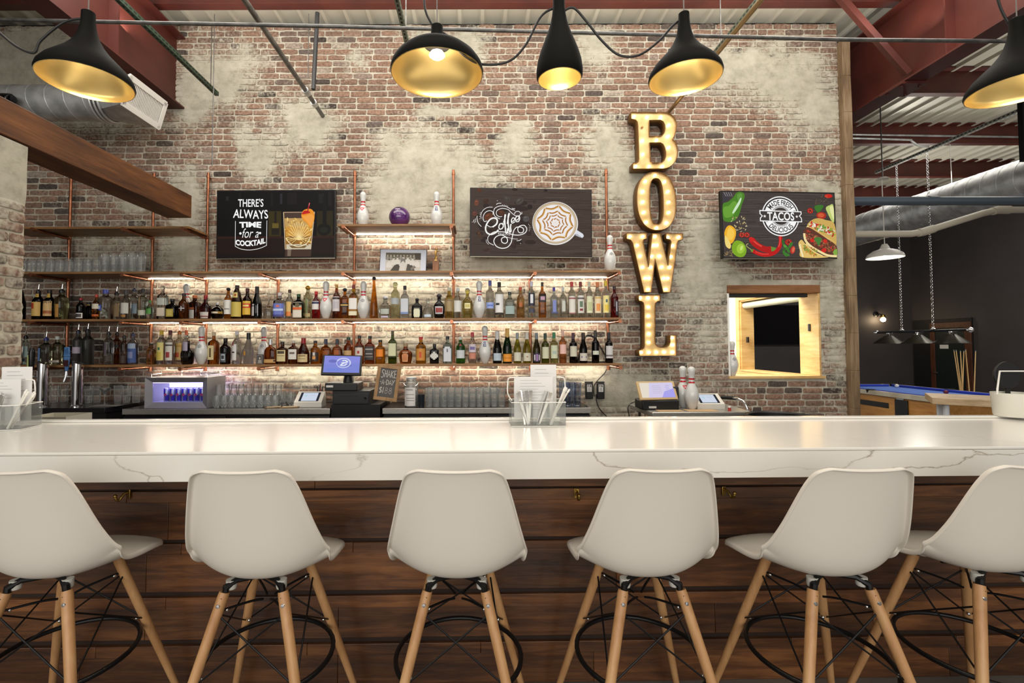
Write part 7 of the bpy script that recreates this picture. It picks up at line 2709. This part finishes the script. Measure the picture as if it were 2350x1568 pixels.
def t2(a):
    a.rect(0, 0, 100, 100, (214, 206, 236))
    a.poly([(0, 0), (30, 0), (20, 100), (0, 100)], (232, 222, 206))
    a.poly([(70, 60), (100, 40), (100, 100), (60, 100)], (170, 164, 240))
    for k in range(5):
        a.rect(36, 20 + 12 * k, 62, 24 + 12 * k, (196, 190, 216))
        a.rect(76, 18 + 12 * k, 88, 22 + 12 * k, (180, 174, 226))


screen_on(m, .315, .14, t2, (0, -.0118, .002), 0)
MB().box(.12, .20, .02, .12, .0855, .20).build('receipt_printer', DARKP, t, bevel=.012)
pin('red', (xat(1568, 926, A_.y + .28), A_.y + .28, CZ + .0005), 'bowling pin with red diamond crest on the steel cart, farther back', .1)
pin('plain', (xat(1588, 930, A_.y + .16), A_.y + .16, CZ + .0005), 'bowling pin nearer the white card reader on the steel cart', pi)
pin('lines', (xat(1681, 868, WY + .05), WY + .05, HZ0 + .0285), 'bowling pin standing in the corner of the pass-through sill')
reader('white card reader stand with lit tablet on the steel cart', 1632, 929, A_.y + .17, .82, CZ + .0005)
for px, py, w_, d_, lab in ((1527, 940, .22, .10, 'tan paper menu lying on the cart in front of the tablet till'), (1585, 936, .26, .13, 'tan paper menu lying on the cart in front of the pins')):
    p = atZ(px, py, CZ)
    t = thing('paper_menu', lab, 'menu', (p.x, A_.y + d_ / 2 + .015, CZ + .0005))
    MB().box(-w_ / 2, w_ / 2, -d_ / 2, d_ / 2, 0, .003).build('sheet', M('tan_paper', (196, 164, 124), .7), t, smooth=False)
p = atZ(1653, 938, CZ)
t = thing('salt_shaker', 'tiny red and white shaker on the steel cart edge', 'shaker', (p.x, A_.y + .05, CZ + .0005))
MB().lathe([(0, 0), (.013, 0), (.013, .03), (0, .03)], 14).build('body', M('shaker_red', (190, 70, 60), .4), t)
MB().lathe([(.0135, .0301), (.012, .042), (0, .044)], 14).build('cap', WHITEP, t)
p = atY(1790, 956, 3.75)
t = thing('bin', 'black round bin top showing behind the bar', 'bin', (p.x, 3.75, 0))
MB().lathe([(0, 0), (.22, 0), (.25, p.z), (.235, p.z + .012), (.22, p.z), (.2, .02), (0, .02)], 32).build('tub', BLACK, t)

# ------------------------------------------------------------------ things on the bar
def menus(t, w, d):
    for k, (x0, x1, y, ztop) in enumerate(((-.125, .085, .0, .245), (-.035, .11, .035, .305))):
        s = MB().box(x0 + .01, x1, y, y + .003, .035, ztop).build('menu_sheet', M('menu_white', (226, 224, 222), .6), t, smooth=False)
        a = Art((0, 0, 100, 140), x1 - x0 - .02, ztop - .035)
        for q in range(11 if k == 0 else 7):
            a.rect(14, 12 + q * 10, 62 + 20 * ((q * 7) % 3) / 2, 13.2 + q * 10, (170, 168, 168))
        a.build('print', INK, s, ((x0 + .01 + x1) / 2, y - .0003, (ztop + .035) / 2))


def caddy(label):
    t = thing('menu_caddy', label, 'caddy', (0, 0, 0))
    w, d, h_ = .272, .15, .122
    th_ = .003
    for (x0, x1, y0, y1, z0, z1) in ((-w / 2, w / 2, -d / 2, d / 2, .0005, .004), (-w / 2, w / 2, -d / 2, -d / 2 + th_, .0045, h_), (-w / 2, w / 2, d / 2 - th_, d / 2, .0045, h_), (-w / 2, -w / 2 + th_, -d / 2 + .0035, d / 2 - .0035, .0045, h_), (w / 2 - th_, w / 2, -d / 2 + .0035, d / 2 - .0035, .0045, h_), (-.03, -.027, -d / 2 + .0035, d / 2 - .0035, .0045, h_ - .01), (.052, .055, -d / 2 + .0035, d / 2 - .0035, .0045, h_ - .01)):
        MB().box(x0, x1, y0, y1, z0, z1).build('acrylic_panel', ACRYL, t, smooth=False)
    MB().tube([(-w / 2, -d / 2 - .001, h_), (w / 2, -d / 2 - .001, h_), (w / 2, d / 2, h_), (-w / 2, d / 2, h_)], .0022, 6, closed=True).build('rim_wire', WHITEP, t)
    MB().tube([(-w / 2, -d / 2, .003), (w / 2, -d / 2, .003), (w / 2, d / 2, .003), (-w / 2, d / 2, .003)], .0022, 6, closed=True).build('base_wire', WHITEP, t)
    for s in (-1, 1):
        x = s * (w / 2)
        MB().tube(spline([(x - s * .01, .0, h_), (x + s * .012, 0, h_ + .04), (x + s * .010, 0, h_ + .105), (x, 0, h_ + .118), (x - s * .03, .0, h_ + .12)], 5), .0032, 8).build('wire_handle', WHITEP, t)
    menus(t, w, d)
    return t


FORKM = M('polished_cutlery', (206, 204, 200), .16, 1.0)


def cutlery(name, label, cat, group, kind):
    t = thing(name, label, cat, (0, 0, 0), 0, group)
    if kind == 'fork':
        MB().hexa([(-.005, -.001, 0), (.005, -.001, 0), (.005, .001, 0), (-.005, .001, 0)], [(-.009, -.0015, .175), (.009, -.0015, .175), (.009, .0015, .175), (-.009, .0015, .175)]).build('handle', FORKM, t, bevel=.001)
    else:
        MB().tube([(0, 0, 0), (0, 0, .2)], .0045, 8).build('straw', M('paper_straw', (232, 228, 220), .5), t)
        MB().tube([(0, 0, .186), (.002, 0, .205)], [.006, .0045], 8).build('wrapper_end', M('wrapper_white', (240, 238, 232), .5), t)
    return t


def fill(t, base, rz, tag_, fork, straw, specs):
    for i, (kd, x, y, lx, ly) in enumerate(specs):
        src = fork if kd == 'f' else straw
        o = dup(src, (0, 0, 0), None, src['label'].replace('the bar caddy', tag_), src['group'] + ' ' + tag_[:4])
        o.location = base + Matrix.Rotation(rz, 3, 'Z') @ Vector((x, y, .006))
        o.rotation_euler = (radians(-ly), radians(lx), rz)


cb = atZ(1234, 978, CT)
cad = caddy('clear acrylic menu caddy standing mid bar, with menus, cutlery and straws')
cad.location = (cb.x, cb.y + .045, CT)
cad.rotation_euler = (0, 0, .02)
fork = cutlery('cutlery_handle', 'steel cutlery handle sticking out of the mid bar caddy', 'cutlery', 'cutlery in the mid bar caddy', 'fork')
straw = cutlery('paper_straw', 'white wrapped straw leaning in the mid bar caddy', 'straw', 'straws in the mid bar caddy', 'straw')
spec = [('f', -.050, -.055, -18, 4), ('f', -.060, -.040, -12, 5), ('f', -.048, -.048, -4, 2), ('f', -.066, -.048, -7, -2), ('f', -.044, -.036, 3, 3), ('f', .005, -.048, 20, 4), ('f', .0, -.03, 16, 0),
        ('s', .060, -.05, 22, 3), ('s', .064, -.036, 24, 0), ('s', .058, -.02, 27, 2), ('s', .068, -.046, 20, 2), ('s', .062, -.028, 30, 0)]
ce = cad.location.copy()
first = {'f': fork, 's': straw}
for i, (kd, x, y, lx, ly) in enumerate(spec):
    o = first.pop(kd) if kd in first else dup(fork if kd == 'f' else straw, (0, 0, 0))
    o.location = ce + Matrix.Rotation(.02, 3, 'Z') @ Vector((x, y, .006))
    o.rotation_euler = (radians(ly), radians(lx), .02)
lc = Vector((-2.375, 2.40, CT))
c2 = dup(cad, lc, .16, 'clear menu caddy with menus at the end of the bar beside the brick pillar')
for kd, x, y, lx, ly in ((('f'), -.01, -.045, 14, 6), ('f', -.02, -.035, 20, 4), ('f', .0, -.03, 10, 0), ('s', .062, -.045, 28, 4), ('s', .058, -.03, 34, 2), ('s', .068, -.05, 22, 0), ('s', .064, -.02, 30, 4)):
    o = dup(fork if kd == 'f' else straw, (0, 0, 0), None, 'steel cutlery handle in the caddy beside the brick pillar' if kd == 'f' else 'white wrapped straw in the caddy beside the brick pillar', 'cutlery in the pillar caddy' if kd == 'f' else 'straws in the pillar caddy')
    o.location = lc + Matrix.Rotation(.16, 3, 'Z') @ Vector((x, y, .006))
    o.rotation_euler = (radians(ly), radians(lx), .16)
p = atZ(2345, 966, CT)
t = thing('condiment_bucket', 'off-white bucket with wire handle at the end of the bar beside the pool table', 'bucket', (p.x + .045, p.y + .075, CT + .0125))
MB().lathe([(0, 0), (.078, 0), (.082, .008), (.090, .128), (.088, .128), (.079, .01), (0, .01)], 32).build('tub', M('off_white_enamel', (218, 216, 204), .35), t)
MB().tube([(-.088, 0, .12), (-.086, 0, .15), (-.07, 0, .245), (.07, 0, .245), (.086, 0, .15), (.088, 0, .12)], .0045, 8).build('wire_handle', WHITEP, t)
MB().tube([(.03, .05, .22), (.03, .062, .22)], .075, 24).build('round_plaque', BLACK, t, bevel=.003)
MB().box(.02, .04, .05, .06, .012, .15).build('plaque_post', BLACK, t, smooth=False)
wt = atZ(140, 953.5, .955)
t = thing('white_tray', 'shallow white open tray behind the bar beside the menu caddy', 'tray', (wt.x, wt.y, .90))
for (x0, x1, y0, y1, z0, z1) in ((-.16, .14, -.12, .12, 0, .006), (-.16, -.154, -.12, .12, .006, .06), (.134, .14, -.12, .12, .006, .06), (-.154, .134, -.12, -.114, .006, .06), (-.154, .134, .114, .12, .006, .06)):
    MB().box(x0, x1, y0, y1, z0, z1).build('tray_side', M('tray_white', (190, 186, 170), .4), t, smooth=False)
t = thing('under_bar_station', 'black service station under the bar carrying the white tray', 'station', (wt.x, wt.y, 0))
MB().box(-.5, .3, -.17, .2, 0, .8995).build('body', COOLK, t, smooth=False)

# ------------------------------------------------------------------ pool room furniture
FELT = M('blue_felt', (84, 118, 196), .9)
RAILB = M('blue_rail', (40, 62, 170), .8)
OAKV = wood('oak_veneer', (146, 98, 44), (176, 124, 62), (192, 142, 78), (9, 1.0, 9), .4, .05)
PX0, PX1, PYA, PYB, PZ = 5.78, 7.04, 6.08, 8.16, .80
t = thing('pool_table', 'oak sided pool table with bright blue cloth beyond the wooden post', 'pool table', ((PX0 + PX1) / 2, (PYA + PYB) / 2, 0))
hx, hy = (PX1 - PX0) / 2, (PYB - PYA) / 2
MB().box(-hx + .03, hx - .03, -hy + .03, hy - .03, .30, PZ - .075).build('cabinet', OAKV, t, bevel=.004)
MB().box(-hx + .09, hx - .09, -hy + .09, hy - .09, PZ - .0745, PZ - .035).build('cloth', FELT, t, smooth=False)
SILV = noisy('pale_rail_trim', (176, 166, 146), (206, 198, 180), 5, .35, .3)
for s in (-1, 1):
    MB().box(s * (hx - .025) - .035, s * (hx - .025) + .035, -hy, hy, PZ - .07, PZ - .005).build('top_rail', SILV, t, bevel=.006)
    MB().box(-hx + .0605, hx - .0605, s * (hy - .035) - .035, s * (hy - .035) + .035, PZ - .07, PZ - .005).build('top_rail', SILV, t, bevel=.006)
    MB().box(s * (hx - .09) - .0295, s * (hx - .09) + .0295, -hy + .12, hy - .12, PZ - .034, PZ - .0005).build('cushion', RAILB, t, bevel=.008)
    MB().box(-hx + .16, hx - .16, s * (hy - .10) - .03, s * (hy - .10) + .03, PZ - .034, PZ - .0005).build('cushion', RAILB, t, bevel=.008)
    for yy in (-hy + .05, 0, hy - .05):
        MB().lathe([(.055, -.05), (.062, .0), (.058, .006), (.045, .004), (.042, -.05)], 18, (s * (hx - .045), yy, PZ)).build('pocket', BLACK, t)
for sx in (-1, 1):
    for sy in (-1, 1):
        MB().box(sx * (hx - .14) - .07, sx * (hx - .14) + .07, sy * (hy - .16) - .07, sy * (hy - .16) + .07, 0, .299).build('leg', OAKV, t, bevel=.004)
xs = -hx + .029
q0, q1 = atX(1972, 923, PX0 + .03), atX(2040, 932, PX0 + .03)
cyt = (PYA + PYB) / 2
MB().box(xs - .006, xs, q1.y - cyt, q0.y + .2 - cyt, q1.z - .035, q1.z + .04).build('ball_return_window', M('dark_window', (30, 28, 26), .2), t, bevel=.003)
q0, q1 = atX(2056, 918, PX0 + .03), atX(2086, 950, PX0 + .03)
MB().box(xs - .02, xs - .001, q1.y - cyt, q0.y - cyt, q1.z - .12, q0.z + .01).build('coin_panel', BLACK, t, bevel=.004)
q0 = atX(2066, 913, PX0 + .03)
MB().box(xs - .008, xs - .001, q0.y - .06 - cyt, q0.y + .05 - cyt, q0.z - .035, q0.z + .02).build('metal_plate', GALV, t)
p = atZ(1994, 886, PZ)
t = thing('cue_ball', 'white ball on the rail of the pool table', 'ball', (PX1 - .22, 7.98 - .16, PZ - .035))
MB().ball((0, 0, .029), .029, 20, 12).build('ball', M('ivory', (236, 232, 222), .15), t)
p = atZ(2171, 905, PZ - .035)
t = thing('maroon_ball', 'dark red ball on the blue cloth of the pool table', 'ball', (p.x, p.y, PZ - .035))
MB().ball((0, 0, .029), .029, 20, 12).build('ball', M('maroon', (110, 30, 50), .15), t)

# pool table light
LX = 6.4
t = thing('pool_table_light', 'three shaded black bar light hanging on chains over the pool table', 'lamp', (LX, 6.95, 1.48))
zb = atX(2100, 761, LX).z - 1.48
MB().tube([(0, -.72, zb), (0, .72, zb)], .017, 12).build('bar', BLACKM, t)
for s in (-1, 1):
    MB().lathe([(0, -.03), (.03, -.01), (.036, .02), (.02, .045), (0, .06)], 14, (0, s * .72, zb), rot=Matrix.Rotation(-s * pi / 2, 3, 'X')).build('finial', CHROME, t)
SHADEO = noisy('olive_black_shade', (40, 38, 30), (62, 58, 46), 4, .35, .4)
for px in (2040, 2107, 2184):
    yy = atX(px, 790, LX).y - 6.95
    sh_ = MB().lathe([(.195, .0), (.192, .006), (.06, .118), (.055, .125), (.05, .122), (.185, .002)], 32, (0, yy, 0)).build('lamp_shade', SHADEO, t)
    MB().lathe([(.058, .1255), (.05, .145), (.03, .15), (.028, zb - .012), (0, zb - .012)], 16, (0, yy, 0)).build('shade_fitting', CHROME, sh_)
    MB().ball((0, yy, .06), .035, 12, 8).build('bulb', emis('pool_bulb', (255, 246, 230), 30) if 'pool_bulb' not in MATS else MATS['pool_bulb'], sh_)
zh = atX(2135, 342, 6.4).z
for px0, px1 in ((2069, 2066), (2141, 2130)):
    y0 = atX(px0, 745, LX).y - 6.95
    b = MB()
    L = zh - 1.48 - zb - .05
    n = int(L / .042)
    for k in range(n):
        z = zb + .04 + L * (k + .5) / n
        hl = .026
        r_ = .013
        pts = []
        for j in range(10):
            an = 2 * pi * j / 10
            u_ = r_ * cos(an)
            pts.append((u_ if k % 2 else 0, y0 + (0 if k % 2 else u_), z + hl * sin(an)))
        b.tube(pts, .0028, 5, closed=True)
    b.build('chain', CHROME, t)
    MB().lathe([(0, .02), (.03, .015), (.035, .03), (.015, .045), (0, .05)], 14, (0, y0, zb)).build('chain_mount', CHROME, t)

# white pendants
def dome(label, px, py, D, canopy=None):
    p = atY(px, py, D)
    t = thing('dome_pendant', label, 'lamp', (p.x, D, p.z))
    MB().lathe([(.205, 0), (.208, .008), (.19, .05), (.13, .095), (.06, .12), (.045, .15), (.03, .185), (0, .19)], 36).build('shade', M('white_enamel', (226, 224, 218), .3), t)
    MB().lathe([(.203, .001), (.18, .046), (.12, .09), (.05, .112), (0, .115)], 36).build('shade_lining', M('glowing_lining', (240, 238, 230), .4, emit=(255, 244, 222), es=.9), t)  # lining emits a little itself, bulb light put into the material
    MB().ball((0, 0, .06), .04, 14, 8).build('bulb', MATS['pool_bulb'], t)
    zc_ = atY(px, 412, D).z - p.z if canopy else 4.86 - p.z
    MB().tube([(0, 0, .188), (-.01, 0, zc_)], .006, 6).build('cord', WHITEP, t)
    if canopy:
        MB().tube([(0, 0, zc_ + .035), (0, 0, 4.862 - p.z)], .008, 6).build('stem', CONDUIT, t)
        MB().lathe([(.07, zc_), (.075, zc_ + .006), (.04, zc_ + .03), (0, zc_ + .04)], 24).build('canopy', WHITEP, t)
    return t


dome('white dome pendant lamp hanging on a cord before the charcoal wall', 2031, 592, 6.41, True)
dome('white dome pendant lamp partly behind the off-white pipe', 2188, 510, 8.03)

# cues, rail table
CUEW = wood('maple_cue', (190, 152, 96), (206, 170, 114), (218, 186, 134), (20, 20, 1.5), .35, .03)
t = thing('cue_rack', 'low dark rack holding the pool cues by the charcoal wall', 'rack', (9.6, 9.5, 0))
MB().box(-.25, .45, -.10, .10, 0, .10).build('base', BLACK, t, bevel=.004)
CL = ['pool cue nearest the door frame, leaning outward', 'second pool cue of the rack, close beside the first', 'pool cue with grey tip standing straight in the rack', 'pool cue crossing beside the straight one', 'pool cue leaning with its tip toward the sign', 'pool cue standing apart, last in the rack']
for i, (px0, px1, py) in enumerate(((2189, 2203, 803), (2194, 2206, 803), (2204, 2209, 805), (2212, 2209, 805), (2216, 2224, 802), (2239, 2236, 805))):
    a_, c_ = atY(px0, py, 9.5 + .02 * (i % 3)), atY(px1, 893, 9.5)
    bot = a_ + (c_ - a_) * ((a_.z - .101) / (a_.z - c_.z))
    t = thing('pool_cue', CL[i], 'cue', bot, 0, 'cues in the rack')
    e_ = a_ - bot
    MB().tube([(0, 0, 0), e_ * .5, e_ * .985], [.0145, .011, .0075], 10).build('shaft', CUEW, t)
    MB().tube([e_ * .986, e_], .0075, 10).build('ferrule', M('cue_tip_blue', (110, 130, 150), .6), t)
A_, B3 = atZ(2139, 913, 1.02), atZ(2307, 921, 1.02)
ud = (B3 - A_).normalized()
vd = Vector((-ud.y, ud.x, 0))
RW = wood('pale_rail_top', (160, 134, 98), (186, 160, 124), (200, 178, 144), (3, 3, 12), .5, .06)
t = thing('drink_rail_table', 'pale wooden bar table with white legs in front of the pool table', 'table', (A_.x, A_.y, 0), math.atan2(ud.y, ud.x))
MB().box(0, 1.1, 0, .52, .965, 1.02).build('table_top', RW, t, bevel=.003)
WL = M('white_steel_leg', (206, 210, 216), .35)
for x_, y_ in ((.09, .06), (.09, .44), (1.0, .06), (1.0, .44)):
    MB().tube([(x_, y_, 0), (x_, y_, .964)], .022, 12).build('leg', WL, t)
